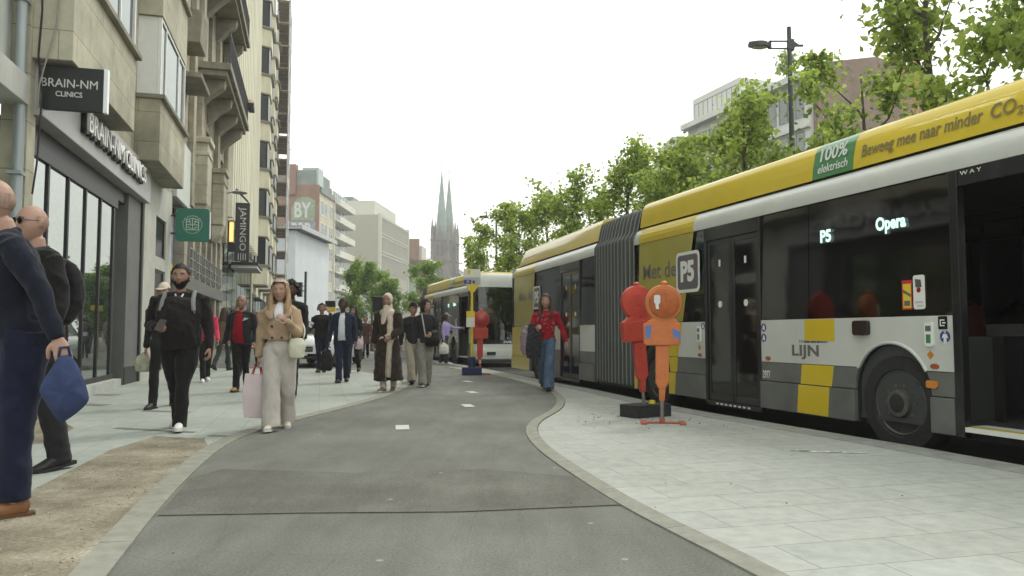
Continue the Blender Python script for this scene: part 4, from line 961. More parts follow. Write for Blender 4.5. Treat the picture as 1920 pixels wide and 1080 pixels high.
    b.use(bus_yellow); film([(3.58, .945), (3.58, 1.185), (4.05, 1.185), (4.06, .945)], .001); film([(3.64, .46), (3.60, .68), (4.11, .68), (4.14, .46)], .001); film([(3.68, .135), (3.65, .45), (4.15, .45), (4.18, .135)], .0235)
    b.M = M1; b.use(bus_film); film([(5.15, 1.2), (5.05, 2.475), (7.0, 2.475), (7.0, 1.2)], -.003); b.use(bus_yellow)
    film([(5.40, .69), (5.34, .80), (5.15, .92), (5.15, 1.185), (7.19, 1.185), (7.19, .69)], .001); film([(5.45, .46), (5.42, .68), (7.19, .68), (7.19, .46)], .001); film([(5.47, .135), (5.45, .45), (7.19, .45), (7.19, .135)], .0235)
    band_film(5.0, 6.95)
    b = MB(M0); b.sweep([(y+.003, z) for y, z in RF], 3.36, 3.99, 1)
    gp = b.build('roof_banner', bus_green, T, smooth=True)
    def L(name, txt, m, x0, x1, z0, z1, y, M=M0, parent=T, lean=0.0, **kw):
        """lettering on the side, read from the back of the bus towards its front"""
        o = letters(name, txt, m, parent, (0, 0, 0), (-1, 0, 0), size=.3, ext=.001, **kw)
        fit(o, x0, x1); fit(o, z0, z1, 2); co = np.empty(len(o.data.vertices)*3); o.data.vertices.foreach_get('co', co); co = co.reshape(-1, 3)
        co[:, 1] += y + (co[:, 2]-z0)*lean; o.data.vertices.foreach_set('co', co.ravel()); o.data.transform(M); o.data.update(); return o
    L('lettering', 'Beweeg mee naar minder', roof_txt, 1.82, 3.24, 2.83, 3.0, -.093, lean=-.22, bold=.004)
    L('lettering', 'CO', roof_txt, 1.50, 1.74, 2.87, 3.0, -.095, lean=-.2, bold=.004); L('lettering', '2', roof_txt, 1.43, 1.49, 2.84, 2.92, -.09, lean=-.2, bold=.004)
    L('lettering', '100%', pale_txt, 3.46, 3.88, 2.95, 3.11, -.114, parent=gp, lean=-.24, bold=.006); L('lettering', 'elektrisch', pale_txt, 3.44, 3.9, 2.82, 2.92, -.094, parent=gp, lean=-.2, bold=.002)
    L('lettering', 'Met de', grey_txt, 6.86, 7.9, 1.88, 2.12, .0, bold=.004)
    b = MB(M0); b.use(pale_txt); b.prism(rrect(6.22, 6.86, 1.62, 2.21, .08), .0, .003, 'y'); b.use(mat('badge_grey', (.12, .105, .115), .4, var=0)); b.prism(rrect(6.265, 6.815, 1.665, 2.165, .06), .0031, .005, 'y')
    bd = b.build('line_badge', None, T); L('lettering', 'P5', pale_txt, 6.36, 6.73, 1.77, 2.08, .006, parent=bd, bold=.014)
    L('lettering', 'Met de', grey_txt, 5.25, 6.5, 1.84, 2.06, 0, M1, bold=.004)
    b = MB(M1); b.use(pale_txt); b.prism(rrect(4.55, 5.15, 1.6, 2.14, .08), .0, .003, 'y'); b.use(mat('badge_grey', (.12, .105, .115), .4, var=0)); b.prism(rrect(4.595, 5.105, 1.645, 2.095, .06), .0031, .005, 'y')
    bd = b.build('line_badge', None, T); L('lettering', 'P5', pale_txt, 4.68, 5.03, 1.73, 2.02, .006, M1, bd, bold=.014)
    L('lettering', 'terug', grey_txt, 5.7, 6.3, .93, 1.05, .003, M1, bold=.004)
    L('lettering', 'LIJN', grey_txt, 3.83, 4.28, .735, .90, .001, bold=.009, space=1.02); L('lettering', 'DE', grey_txt, 4.08, 4.15, .925, .955, .001, bold=.003)
    b = MB(M0); b.use(blue_st)
    for k, (x, w_) in enumerate(((3.97, .10), (3.87, .09), (3.80, .06), (3.755, .035), (3.72, .025), (3.69, .015))): b.box(x, x+w_, 0, .0015, .925, .955)
    b.build('logo_bar', None, T)
    L('fleet_number', number, pale_txt, 4.69, 4.83, .49, .58, .001, bold=.003)
    L('lettering', 'W A Y', pale_txt, 1.76, 1.97, 2.42, 2.455, -.001)
    b = MB(M0); b.box(2.55, 3.85, -.1, -.03, 1.98, 2.24); ds = b.build('side_display', bus_black, T)
    L('display_text', dest[0], led, 3.60, 3.77, 2.02, 2.16, -.0035, parent=ds, bold=.012); L('display_text', dest[1], led, 2.585, 2.965, 2.01, 2.185, -.0035, parent=ds, bold=.012)
    # small fittings on the side
    b = MB(M0); b.prism(rrect(3.07, 3.27, 1.01, 1.16, .03), 0, .05, 'y'); b.build('side_camera', bus_black, T, bevel=.01)
    b = MB(M0); b.prism(rrect(2.27, 2.39, .53, .6, .02), 0, .02, 'y'); b.build('side_lamp', amber, T, bevel=.008)
    for x in (2.30, 4.72, 6.24): 
        b = MB(M0); b.lathe([(.026, 0), (.023, .012), (0, .014)], 16, (x, 0, .73), 'y'); b.v = [(x+(v[0]-x)*1.9, v[1], v[2]) for v in b.v]; b.build('reflector', mat('reflector_red', (.35, .07, .02), .3, coat=.5), T, smooth=True)
    def pict(x, z, r, kind):
        b = MB(M0); b.use(blue_st if kind != 'exit' else bus_black)
        if kind == 'exit': b.prism(rrect(x-.05, x+.05, z-.06, z+.06, .012), 0, .0015, 'y')
        else: b.lathe([(r, 0), (r, .0015), (0, .0015)], 24, (x, 0, z), 'y')
        b.use(pale_txt)
        if kind == 'man':
            b.lathe([(.013, .002), (0, .002)], 10, (x, 0, z+.042), 'y'); b.prism([(x-.018, z+.025), (x+.018, z+.025), (x+.035, z-.015), (x+.014, z-.005), (x+.016, z-.06), (x, z-.06), (x, z-.02), (x-.004, z-.06), (x-.018, z-.06), (x-.014, z-.005), (x-.035, z-.015)], .0016, .003, 'y')
        elif kind == 'exit':
            b.prism([(x-.02, z+.03), (x+.03, z+.03), (x+.03, z-.03), (x-.02, z-.03), (x-.02, z-.02), (x+.02, z-.02), (x+.02, z+.02), (x-.02, z+.02)], .0016, .003, 'y'); b.box(x-.03, x+.005, .0016, .003, z-.006, z+.006)
        else:
            b.prism([(x-.01, z+.03), (x+.01, z+.03), (x+.015, z), (x+.03, z-.03), (x+.01, z-.02), (x-.02, z-.035), (x-.025, z)], .0016, .003, 'y')
        b.build('sticker', None, T)
    pict(2.18, 1.0, .055, 'man'); pict(2.20, 1.125, .05, 'exit')
    pict(4.8, 1.10, .05, 'chair'); pict(4.8, .975, .05, 'pram'); pict(6.16, 1.13, .045, 'chair')
    for M, x in ((M0, 2.345), (M0, 6.25)):
        b = MB(M); b.use(pale_txt); b.prism(rrect(x-.045, x+.045, .91, 1.13, .02), 0, .02, 'y'); b.use(bus_green); b.box(x-.025, x+.025, .0201, .022, .94, 1.02); b.use(grey_txt); b.box(x-.03, x+.03, .0201, .022, 1.05, 1.10); b.build('door_button', None, T)
        b = MB(M); b.prism([(x, .79), (x+.04, .832), (x, .874), (x-.04, .832)], 0, .0015, 'y'); b.build('sticker', amber, T)
    b = MB(M0); b.use(mat('sticker_red', (.5, .03, .03), .4, var=0)); b.box(2.535, 2.655, -.003, -.0015, 1.255, 1.535); b.use(mat('sticker_yellow', (.68, .55, .04), .4, var=0)); b.box(2.548, 2.642, -.0014, 0, 1.27, 1.50)
    b.use(grey_txt); b.box(2.56, 2.63, .0001, .0012, 1.29, 1.34); b.prism([(2.548, 1.37), (2.642, 1.42), (2.642, 1.45), (2.548, 1.40)], .0001, .0012, 'y'); b.build('sticker', None, T)
    b = MB(M0); b.use(pale_txt); b.prism(rrect(2.385, 2.52, 1.255, 1.575, .025), -.003, 0, 'y'); b.use(mat('camera_grey', (.10, .09, .09), .5, var=0)); b.prism([(2.42, 1.46), (2.49, 1.46), (2.495, 1.54), (2.43, 1.53)], .0001, .002, 'y')
    b.use(mat('sticker_red', (.5, .03, .03), .4, var=0)); b.lathe([(.025, .002), (0, .002)], 14, (2.455, 0, 1.435), 'y'); b.use(mat('text_faint', (.5, .5, .5), .5, var=0)); b.box(2.41, 2.5, .0001, .0012, 1.31, 1.33); b.box(2.41, 2.48, .0001, .0012, 1.28, 1.295); b.build('sticker', None, T)
    # bellows
    cs = [(0, .17), (0, 1.4), (0, 2.62), (-.07, 2.72), (-.12, 2.95), (-.16, 3.06), (-.26, 3.13)]; cs = mirrored(cs); cs += [(-BW+.1, .1), (-.1, .1)]
    b = MB(); n = 36; k = len(cs); vs, fs = [], []
    for i in range(n+1):
        t = i/n; x = 8.2 + 1.75*t
        Mx = M0.lerp(M0 @ Matrix.Translation((9, 0, 0)) @ Matrix.Rotation(bend, 4, 'Z') @ Matrix.Translation((-9, 0, 0)), min(1, max(0, t*1.15-.05)))
        ins = (.0, .0, .09)[i % 3]
        if i in (0, n): ins = 0
        cy, cz = -BW/2, 1.6
        for (y, z) in cs: vs.append(Mx @ Vector((x, cy+(y-cy)*(1-ins/1.27), cz+(z-cz)*(1-ins/1.5))))
    for i in range(n):
        for j in range(k): q = (j+1) % k; fs.append((i*k+j, i*k+q, (i+1)*k+q, (i+1)*k+j))
    b.use(bellow_m); b.add(vs, fs); b.use(mat('bellows_fold', (.075, .08, .075), .8, var=.15)); b.mi = [0 if i % 3 == 0 else 1 for i in range(n) for j in range(k)]; b.build('bellows', None, T)
    # rounded front end
    def plan(rake): 
        P = [(.45, 0), (.30, -.012), (.18, -.05), (.09, -.13), (.045, -.24), (.015, -.5), (-.015, -.9), (-.025, -BW/2)]
        P = [(x+rake, y) for x, y in P]; return P + [(x, -BW-y) for x, y in reversed(P[:-1])]
    def band(b, levels):
        vs, fs = [], []
        for z, rk in levels: pl = plan(0); vs += [(x+rk*(1 if 0 < i < len(pl)-1 else 0), y, z) for i, (x, y) in enumerate(pl)]
        m = len(pl)
        for i in range(len(levels)-1):
            for j in range(m-1): fs.append((i*m+j, i*m+j+1, (i+1)*m+j+1, (i+1)*m+j))
        b.add(vs, fs)
    b = MB(M0); b.use(bus_white); band(b, [(.12, .06), (.16, 0), (.42, -.03), (.48, 0), (.60, .01), (.66, .02)]); b.use(bus_grey); band(b, [(.02, .12), (.12, .06)]); b.build('front_bumper', None, T, smooth=True)
    b = MB(M0); band(b, [(.66, .02), (.80, .03)]); b.build('front_panel', bus_black, T, smooth=True)
    b = MB(M0); band(b, [(.80, .03), (1.6, .07), (2.62, .17)]); b.build('windshield', glass('windshield_glass', (.12, .15, .135)), T, smooth=True)
    b = MB(M0); b.use(bus_white); band(b, [(2.62, .165), (2.78, .17), (2.95, .20), (3.05, .26), (3.12, .42)]); b.box(.42, 1.1, -BW+.2, -.2, 2.8, 3.12); b.box(.45, .95, -BW+.1, -.1, 2.74, 3.0); b.build('front_dome', None, T, smooth=True)
    b = MB(M0); b.box(.28, .34, -2.2, -.35, 2.32, 2.58); fd = b.build('front_display', bus_black, T)
    for tx, y0, y1 in (('M6', -.42, -.72), ('00', -1.2, -1.5)):
        o = letters('display_text', tx, mat('display_dim', (.35, .4, .38), .5, var=0), fd, (0, 0, 0), (0, -1, 0), size=.3, ext=.001, bold=.004); fit(o, min(y0, y1), max(y0, y1), 1); fit(o, 2.37, 2.53, 2); fit(o, .272, .276, 0); o.data.transform(M0)
    o = letters('badge_lettering', 'IVECO', pale_txt, T, (0, 0, 0), (0, -1, 0), size=.2, ext=.004, bold=.006); fit(o, -1.75, -1.05, 1); fit(o, .69, .77, 2); fit(o, -.022, -.01, 0); o.data.transform(M0)
    for y in (-.22, -BW+.22):
        b = MB(M0); b.lathe([(.0, -.05), (.07, -.045), (.085, 0), (.06, .03)], 18, (.055, y, .52), 'x'); b.use(emit('headlamp_on', (1, .98, .9), 3.0)); b.build('headlight', emit('headlamp_on', (1, .98, .9), 3.0), T, smooth=True)
    b = MB(M0); b.box(-.05, 0, -.75, -.45, .30, .40); b.build('headlight_trim', bus_black, T)
    b = MB(M0); b.tube([(.3, -.1, 2.55), (-.1, .1, 2.6), (-.2, .16, 2.45)], .025, 8); b.box(-.27, -.15, .06, .26, 2.0, 2.45); b.build('mirror', bus_black, T, bevel=.02)
    # rear end
    b = MB(M1)
    def rband(levels):
        P = [(7.2, 0), (7.28, -.02), (7.34, -.08), (7.37, -.2), (7.39, -BW/2)]; P = P + [(x, -BW-y) for x, y in reversed(P[:-1])]; vs, fs = [], []
        for z, rk in levels: vs += [(x-rk*(1 if 0 < i < len(P)-1 else 0), y, z) for i, (x, y) in enumerate(P)]
        m = len(P)
        for i in range(len(levels)-1):
            for j in range(m-1): fs.append((i*m+j, (i+1)*m+j, (i+1)*m+j+1, i*m+j+1))
        b.add(vs, fs)
    b.use(bus_white); rband([(.13, .02), (.4, 0), (1.0, 0), (2.45, .06), (2.62, .1), (2.74, .2)]); b.build('rear_panel', None, T, smooth=True)
    b = MB(M1); b.box(7.385, 7.40, -2.2, -.35, 1.25, 2.2); b.build('rear_window', bus_black, T)
    for y in (-.25, -BW+.25):
        for z in (.9, 1.15, 2.3): 
            b = MB(M1); b.lathe([(.07, 0), (.06, .03), (0, .035)], 14, (7.37 - (z > 2)*.05, y, z), 'x'); b.build('tail_light', emit('tail_red', (.9, .05, .03), .8), T, smooth=True)
    # interior
    b = MB(M0); b.use(bus_in); b.box(.5, 8.2, -BW+.06, -.05, .17, .21); b.box(.5, 8.2, -BW+.06, -.06, 2.49, 2.53); b.M = M1; b.box(.95, 7.15, -BW+.06, -.05, .17, .21); b.box(.95, 7.15, -BW+.06, -.06, 2.49, 2.53)
    b.M = M0; b.box(2.3, 3.3, -.75, -.06, .21, 1.0); b.box(7.0, 8.1, -.75, -.06, .21, 1.0); b.box(2.3, 3.3, -BW+.06, -BW+.75, .21, 1.0)
    b.build('interior_floor', None, T)
    b = MB(M0); b.use(pale_txt); b.box(.80, 2.05, -.30, .005, .175, .215); b.use(rail_y); b.box(.80, 2.04, -.12, -.03, .2155, .218); b.build('door_sill', None, T)
    pg = mat('partition_green', (.012, .022, .018), .4)
    b = MB(M0); b.box(1.95, 2.0, -BW+.1, -1.05, .21, 1.35); b.box(.9, 1.95, -1.25, -1.2, .21, 1.25); b.box(.5, .9, -2.2, -1.3, .21, 1.05); b.box(1.95, 2.0, -1.05, -.7, .21, .9); b.build('cab_partition', pg, T)
    b = MB(M0); b.box(1.96, 1.975, -BW+.1, -1.05, 1.35, 2.3); b.build('cab_glass', glass('cab_glass', (.07, .11, .085)), T)
    b = MB(M0); b.tube([(1.85, -.95, .21), (1.85, -.95, 1.15), (1.7, -.95, 1.25), (1.2, -.95, 1.25), (1.15, -.95, 1.2), (1.15, -.95, .21)], .02, 8); b.build('hand_rail', bus_black, T)
    b = MB(M0); b.box(1.42, 1.56, -.93, -.9, 1.2, 1.27); b.build('ticket_reader', mat('validator_red', (.5, .03, .03), .4), T)
    for M, xa, xb in ((M0, .4, 8.2), (M1, .95, 7.2)):
        for za, zb in ((2.38, 2.54), (1.14, 1.25)): b = MB(M); b.box(xa, xb, -BW+.014, -BW+.055, za, zb); b.build('header_or_leak_strip', bus_black, T)  # dark strips added to block sky light leaking past the far-side panes
    for x in (3.2, 4.8, 6.2): b = MB(M0); b.tube([(x, -.75, .21), (x, -.75, 2.49)], .018, 8); b.build('pole', bus_grey, T)
    b = MB(M0); b.use(mat('notice_paper', (.42, .50, .44), .6, var=.2, scale=8)); b.box(1.30, 1.62, -1.19, -1.185, 1.5, 1.85); b.use(rail_y); b.box(1.38, 1.60, -1.184, -1.18, 1.78, 1.85); b.use(pale_txt); b.box(1.55, 1.63, -1.19, -1.185, 1.92, 2.02); b.build('notice', None, T)
    seats(T, M0, [(x, y) for x in (3.6, 4.4, 6.4, 7.2) for y in (-.38, -2.1)] + [(3.6, -1.65), (6.4, -1.65)]); seats(T, M1, [(x, y) for x in (3.6, 4.4, 5.6, 6.4) for y in (-.38, -2.1)])
    return T
d1 = Vector((-.3098, .9508)); d2 = Vector((-.2453, .9694))
bend1 = math.atan2(d2.y, d2.x) - math.atan2(d1.y, d1.x)
bus('near yellow and white articulated bus with its front door open beside the platform', (3.7257-d1.x*2.7, 7.4-d1.y*2.7), d1, bend1)
db = Vector((-.333, 1)).normalized()
bus('second articulated bus pulled up behind the nearer one, headlight lit', (-1.28, 26.0), db, R(-18), number='2981')
# ================================================================== STREET FURNITURE
pole_m = mat('lamp_pole', (.075, .08, .085), .45, metal=.3, var=.12, scale=4)
def street_lamp(label, x, y, h):
    T = thing('street_lamp', label, 'street lamp', (x, y, 0), 0, 'slim street lamps along the road')
    b = MB(); b.tube([(0, 0, -.15), (0, 0, h*.5), (-.02, 0, h)], [.075, .065, .05], 14); b.lathe([(.14, -.15), (.14, .5), (.075, .6)], 16, (0, 0, 0)); b.build('pole', pole_m, T, smooth=True)
    z = h-.42
    b = MB(); b.box(-.5, .05, -.055, -.03, z+.05, z+.085); b.box(-.5, .05, .03, .055, z-.09, z-.055); b.box(-.06, .08, -.06, .06, z-.14, z+.12); b.box(-.5, -.45, -.055, .055, z-.09, z+.085); b.box(.05, .30, -.03, .03, z-.04, z+.0); b.prism([(.06, z+.1), (.2, z), (.06, z-.1)], -.025, .025, 'y'); b.build('arm', pole_m, T, bevel=.004)
    b = MB()
    P = [(-.5, .055), (-.62, .15), (-.78, .14), (-.98, .015), (-.98, -.015), (-.78, -.14), (-.62, -.15), (-.5, -.055)]
    b.prism(P, z-.06, z+.03, 'z'); b.prism([(p[0]*.9-.08, p[1]*.6) for p in P], z+.03, z+.075, 'z'); hd = b.build('lamp_head', pole_m, T, bevel=.015)
    b = MB(); b.prism([(p[0]*.85-.12, p[1]*.7) for p in P], z-.068, z-.06, 'z'); b.build('diffuser', mat('lamp_diffuser', (.45, .46, .45), .3), hd)
    return T
street_lamp('tall slim street lamp with a leaf shaped head rising behind the near bus', 6.47, 17.5, 8.15)
street_lamp('distant slim street lamp among the trees above the second bus', -.87, 43, 8.0)
# ---- bus stop
stop_y = mat('stop_yellow', (.66, .50, .03), .4, var=.06); stop_w = mat('stop_white', (.66, .67, .60), .45, var=.08, scale=6); stop_g = mat('stop_grey', (.40, .42, .42), .5)
T = thing('bus_stop_sign', 'yellow and white bus stop sign on a dark blue foot', 'bus stop', (-1.0, 19.15, .004), R(6))
b = MB(); b.box(-.24, .24, -.2, .2, 0, .19); b.lathe([(.09, .19), (.09, .42), (.05, .45)], 14, (0, 0, 0)); b.box(-.24, .24, -.21, -.2, .03, .16); b.build('base', mat('stop_blue', (.014, .024, .075), .5, var=.15), T, bevel=.01)
b = MB(); b.tube([(0, 0, .4), (0, 0, 2.25)], .034, 12); b.build('pole', stop_y, T, smooth=True)
b = MB(); b.use(stop_w); b.box(-.21, .21, -.03, .03, 2.42, 2.63); b.use(stop_g); b.box(-.21, .21, -.03, .03, 2.24, 2.42); b.use(stop_y); b.prism([(-.16, 2.24), (.19, 2.24), (.05, 2.05), (-.04, 2.05)], -.025, .025, 'y'); b.box(-.12, -.04, -.032, -.03, 2.50, 2.61)
b.use(blue_st); b.box(-.2, -.02, -.034, -.03, 2.26, 2.36); b.use(bus_black); b.box(0.01, .07, -.034, -.03, 2.27, 2.34); sg = b.build('sign_board', None, T)
l = letters('lettering', 'P5', pale_txt, sg, (0, 0, 0), (1, 0, 0), size=.1, ext=.001); fit(l, -.13, -.07); fit(l, 2.28, 2.34, 2); fit(l, -.037, -.035, 1)
b = MB(); b.use(stop_y); b.box(-.14, .07, -.05, -.03, 1.42, 1.58); b.use(stop_w); b.box(-.14, .07, -.05, -.03, 1.18, 1.42); b.build('timetable', None, T)
T = thing('bus_stop_sign', 'small distant bus stop sign with a dark display over yellow', 'bus stop', (-7.8, 33, .004), 0)
b = MB(); b.tube([(0, 0, 0), (0, 0, 2.2)], .04, 8); b.build('pole', stop_y, T); b = MB(); b.use(bus_black); b.box(-.22, .22, -.05, .05, 2.15, 2.42); b.use(stop_y); b.box(-.16, .22, -.05, .05, 1.95, 2.14); b.build('sign_board', None, T)
# ---- roadworks lamps
lamp_o = mat('lamp_orange', (.50, .155, .045), .55, var=.22, scale=5, bump=.2); lamp_r = mat('lamp_red', (.43, .05, .03), .55, var=.22, scale=5, bump=.2)
post_m = mat('post_steel', (.20, .20, .195), .5, metal=.5, var=.25, scale=9); lens_o = mat('lens_orange', (.40, .10, .022), .55, var=.22, scale=9)
stk = mat('lamp_sticker', (.62, .66, .66), .5, var=.1); bl = mat('lamp_blue', (.08, .17, .42), .5)
def roadlamp(label, loc, rz, body, tilt=0.0, back=False, striped=False):
    T = thing('roadworks_lamp', label, 'warning lamp', loc, rz, 'round roadworks warning lamps')
    M = Matrix.Rotation(tilt, 4, 'Y')
    b = MB(M); b.lathe([(.0, -.055), (.17, -.055), (.205, -.045), (.213, -.02), (.213, .03), (.19, .06), (.0, .065)], 40, (.02, 0, 1.37), 'y'); b.lathe([(.035, -.015), (.04, .03), (.02, .05), (0, .055)], 14, (.03, 0, 1.575)); b.build('lamp_housing', body, T, smooth=True, bevel=0)
    b = MB(M); b.prism([(-.215, 1.14), (.20, 1.14), (.205, .91), (.18, .885), (-.18, .885), (-.21, .91)], -.06, .075, 'y'); b.prism([(-.11, 1.2), (.14, 1.2), (.2, 1.13), (-.2, 1.13)], -.045, .06, 'y'); bx = b.build('battery_box', body, T, bevel=.012)
    b = MB(M); b.prism([(-.075, .887), (.075, .887), (.07, .46), (.03, .40), (-.05, .40), (-.08, .46)], -.04, .055, 'y'); b.prism([(-.045, .42), (.035, .42), (.02, .25), (-.04, .25)], -.03, .045, 'y'); nk = b.build('neck', body, T, bevel=.012)
    b = MB(M); b.tube([(-.01, 0, .01), (-.01, 0, .5)], .022, 10) if not striped else b.tube([(0, 0, .01), (0, 0, .9)], .03, 10); b.build('post', post_m if not striped else body, T, smooth=True)
    if not back:
        b = MB(M); b.lathe([(.168, -.06), (.165, -.075), (.14, -.088), (.0, -.096)], 40, (.025, 0, 1.37), 'y'); ln = b.build('lens', lens_o if body is lamp_o else mat('lens_red', (.35, .03, .02), .3, coat=.4), T, smooth=True)
        if not striped:
            b = MB(M); b.prism(rrect(-.09, -.02, 1.36, 1.46, .02), -.1, -.094, 'y'); b.prism([(-.07, 1.30), (-.035, 1.30), (-.04, 1.36), (-.075, 1.36)], -.1, -.094, 'y'); b.use(stk); b.build('sticker', stk, ln)
            b = MB(M)
            for a in (20, 95, 165, 220, 300): b.box(.04+.0, .045, -.0985, -.096, 1.37, 1.48) if a == 95 else b.tube([(.04+.04*math.cos(R(a)), -.094, 1.37+.04*math.sin(R(a))), (.04+.10*math.cos(R(a)), -.088, 1.37+.10*math.sin(R(a)))], .004, 5)
            b.build('lens_rib', mat('rib_brown', (.20, .07, .03), .5), ln)
            b = MB(M); b.prism([(-.19, 1.1), (-.12, 1.12), (-.13, .98), (-.18, .96)], -.062, -.0605, 'y'); b.build('paint_mark', bl, bx); b = MB(M); b.prism([(.11, 1.08), (.2, 1.04), (.2, .93), (.16, .99), (.13, .96)], -.062, -.0605, 'y'); b.use(bl); b.build('paint_mark', bl, bx)
    else:
        b = MB(M)
        for (x, z) in ((.02, 1.45), (.03, 1.33), (.0, 1.33), (.02, 1.2), (.03, 1.1), (.0, .8), (.02, .6)): b.lathe([(.008, 0), (0, .001)], 8, (x, -.0565 if z > 1.2 else -.0615 if z > .9 else -.0415, z), 'y')
        b.build('screw', mat('screw_dark', (.05, .01, .01), .5), T)
    if striped:
        b = MB(M)
        for k in range(5): b.lathe([(.034, 0), (.034, .09)], 10, (0, 0, .1+k*.17))
        b.build('white_band', stop_w, T, smooth=True)
    return T
T = roadlamp('orange roadworks lamp facing forward on a red steel foot', (1.72, 8.82, .006), R(-8), lamp_o)
b = MB(); fo = mat('foot_red', (.36, .08, .045), .55, var=.2, scale=9)
b.box(-.25, -.18, -.14, .14, 0, .02); b.box(.18, .25, -.14, .14, 0, .02); b.box(-.18, .18, -.02, .02, 0, .018); b.box(-.04, .02, -.03, .03, .018, .06); b.build('foot', fo, T, bevel=.004)
roadlamp('bright red roadworks lamp seen from its dotted back, leaning', (1.66, 9.62, .05), R(14), lamp_r, tilt=R(-5.0), back=True)
T = thing('foot_block', 'heavy black rubber foot block with a yellow plug under the red lamp', 'foot block', (1.66, 9.62, .004), R(33))
b = MB(); b.prism(rrect(-.30, .30, -.17, .17, .05), 0, .15, 'z'); b.build('block', mat('recycled_rubber', (.028, .028, .027), .9, var=.4, scale=25, bump=.4), T, bevel=.015)
b = MB(); b.lathe([(.045, .15), (.04, .19), (0, .19)], 12, (.11, .0, 0)); b.build('plug', mat('plug_yellow', (.6, .5, .03), .5), T)
T = roadlamp('far red roadworks lamp on a red and white banded post beside the bus stop', (-.80, 19.3, .006), R(4), lamp_r, striped=True)
b = MB(); b.box(-.22, .22, -.03, .03, 0, .03); b.box(-.25, -.18, -.15, .15, 0, .03); b.box(.18, .25, -.15, .15, 0, .03); b.build('foot', fo, T)
# ---- traffic lights
T = thing('traffic_light', 'black traffic light on a tall thin pole before the wrapped building', 'traffic light', (-8.62, 32, 0))
b = MB(); b.tube([(0, 0, 0), (0, 0, 3.6)], .05, 10); b.build('pole', pole_m, T); b = MB(); b.box(-.32, -.12, -.12, .08, 2.55, 3.15)
for k in range(3): b.lathe([(.075, -.12), (.085, -.22), (.08, -.22), (.07, -.125)], 12, (-.22, 0, 2.65+k*.2), 'y')
b.tube([(-.12, 0, 2.8), (0, 0, 2.8)], .02, 6); b.tube([(-.12, 0, 3.0), (0, 0, 3.0)], .02, 6); b.build('signal_head', bus_black, T)
T = thing('traffic_light', 'back of a black signal box on a short pole behind the walkers', 'traffic light', (-5.25, 30, 0))
b = MB(); b.tube([(-.08, .1, 0), (-.08, .1, 2.4)], .05, 10); b.build('pole', pole_m, T); b = MB(); b.box(-.2, .2, -.08, .08, 1.86, 2.48); b.build('signal_head', bus_black, T, bevel=.03)
T = thing('marker_post', 'little yellow and white marker post on a grey block by the shop glass', 'marker post', (-5.78, 9.35, .008), 0)
b = MB(); b.box(-.1, .14, -.1, .1, 0, .07); b.build('base', concrete, T, bevel=.01); b = MB(); b.use(stop_y); b.lathe([(.055, .07), (.04, .25)], 12); b.use(stop_w); b.lathe([(.039, .25), (.018, .46), (0, .47)], 12); b.build('post', None, T)
# ---- car
T = thing('parked_car', 'white car with a black grille facing forward behind the walkers', 'car', (-6.35, 23.0, .0), R(-4))
cw = mat('car_white', (.66, .68, .68), .25, var=.04, coat=.7)
def carsec(y, pts): return [(x, y, z) for x, z in pts]
b = MB(); secs = []
for (y, zb, zs, wd, nose) in ((-.02, .42, .66, .70, 0), (.06, .30, .74, .80, 0), (.30, .26, .86, .88, 0), (.9, .24, .95, .90, 0), (1.25, .24, .98, .91, 0), (2.6, .24, .99, .91, 0), (3.9, .25, 1.0, .89, 0), (4.3, .35, .95, .80, 0)):
    h = [(wd*.93, zb), (wd, zb+.15), (wd, (zb+zs)*.55), (wd*.97, zs-.05), (wd*.86, zs), (wd*.4, zs+.025), (0, zs+.03)]
    secs.append([(x, y, z) for x, z in h] + [(-x, y, z) for x, z in h[-2::-1]])
m = len(secs[0]); vs = [p for s_ in secs for p in s_]; fs = [(i*m+j, i*m+j+1, (i+1)*m+j+1, (i+1)*m+j) for i in range(len(secs)-1) for j in range(m-1)] + [tuple(range(m)), tuple(reversed(range((len(secs)-1)*m, len(secs)*m)))]
b.add(vs, fs); body = b.build('body', cw, T, smooth=True)
b = MB(); roof = []
for (y, z, w1) in ((1.15, .99, .80), (1.75, 1.38, .66), (2.1, 1.47, .62), (3.0, 1.48, .62), (3.6, 1.40, .62), (4.1, 1.02, .74)): roof.append([(w1, y, z), (w1*.8, y, z+.03), (0, y, z+.045), (-w1*.8, y, z+.03), (-w1, y, z)])
vs = [p for s_ in roof for p in s_]; b.add(vs, [(i*5+j, i*5+j+1, (i+1)*5+j+1, (i+1)*5+j) for i in range(1, 4) for j in range(4)]); b.build('roof', cw, T, smooth=True)
b = MB(); b.add(vs, [(j, j+1, 5+j+1, 5+j) for j in range(4)]); b.add(vs, [(20+j, 20+j+1, 25+j+1, 25+j) for j in range(4)]); b.build('windshield', mirror_glass('car_glass', (.8, .85, .85), k=.45), T, smooth=True)
b = MB()
for sx in (-1, 1): b.add([(sx*.86, 1.15, .97), (sx*.67, 1.78, 1.37), (sx*.635, 2.1, 1.455), (sx*.635, 3.0, 1.465), (sx*.635, 3.6, 1.39), (sx*.80, 4.1, 1.0)], [(0, 1, 2, 3, 4, 5)])
b.build('side_window', mirror_glass('car_glass', (.8, .85, .85), k=.45), T)
b = MB(); b.box(-.42, .42, -.035, .06, .48, .64); b.box(-.6, .6, -.03, .06, .27, .36); b.build('grille', bus_black, T, bevel=.02)
for z in (.53, .58): b = MB(); b.box(-.40, .40, -.045, -.034, z, z+.012); b.build('grille_bar', steel, T)
b = MB(); b.box(-.26, .26, -.05, -.03, .37, .48); b.build('number_plate', stop_w, T)
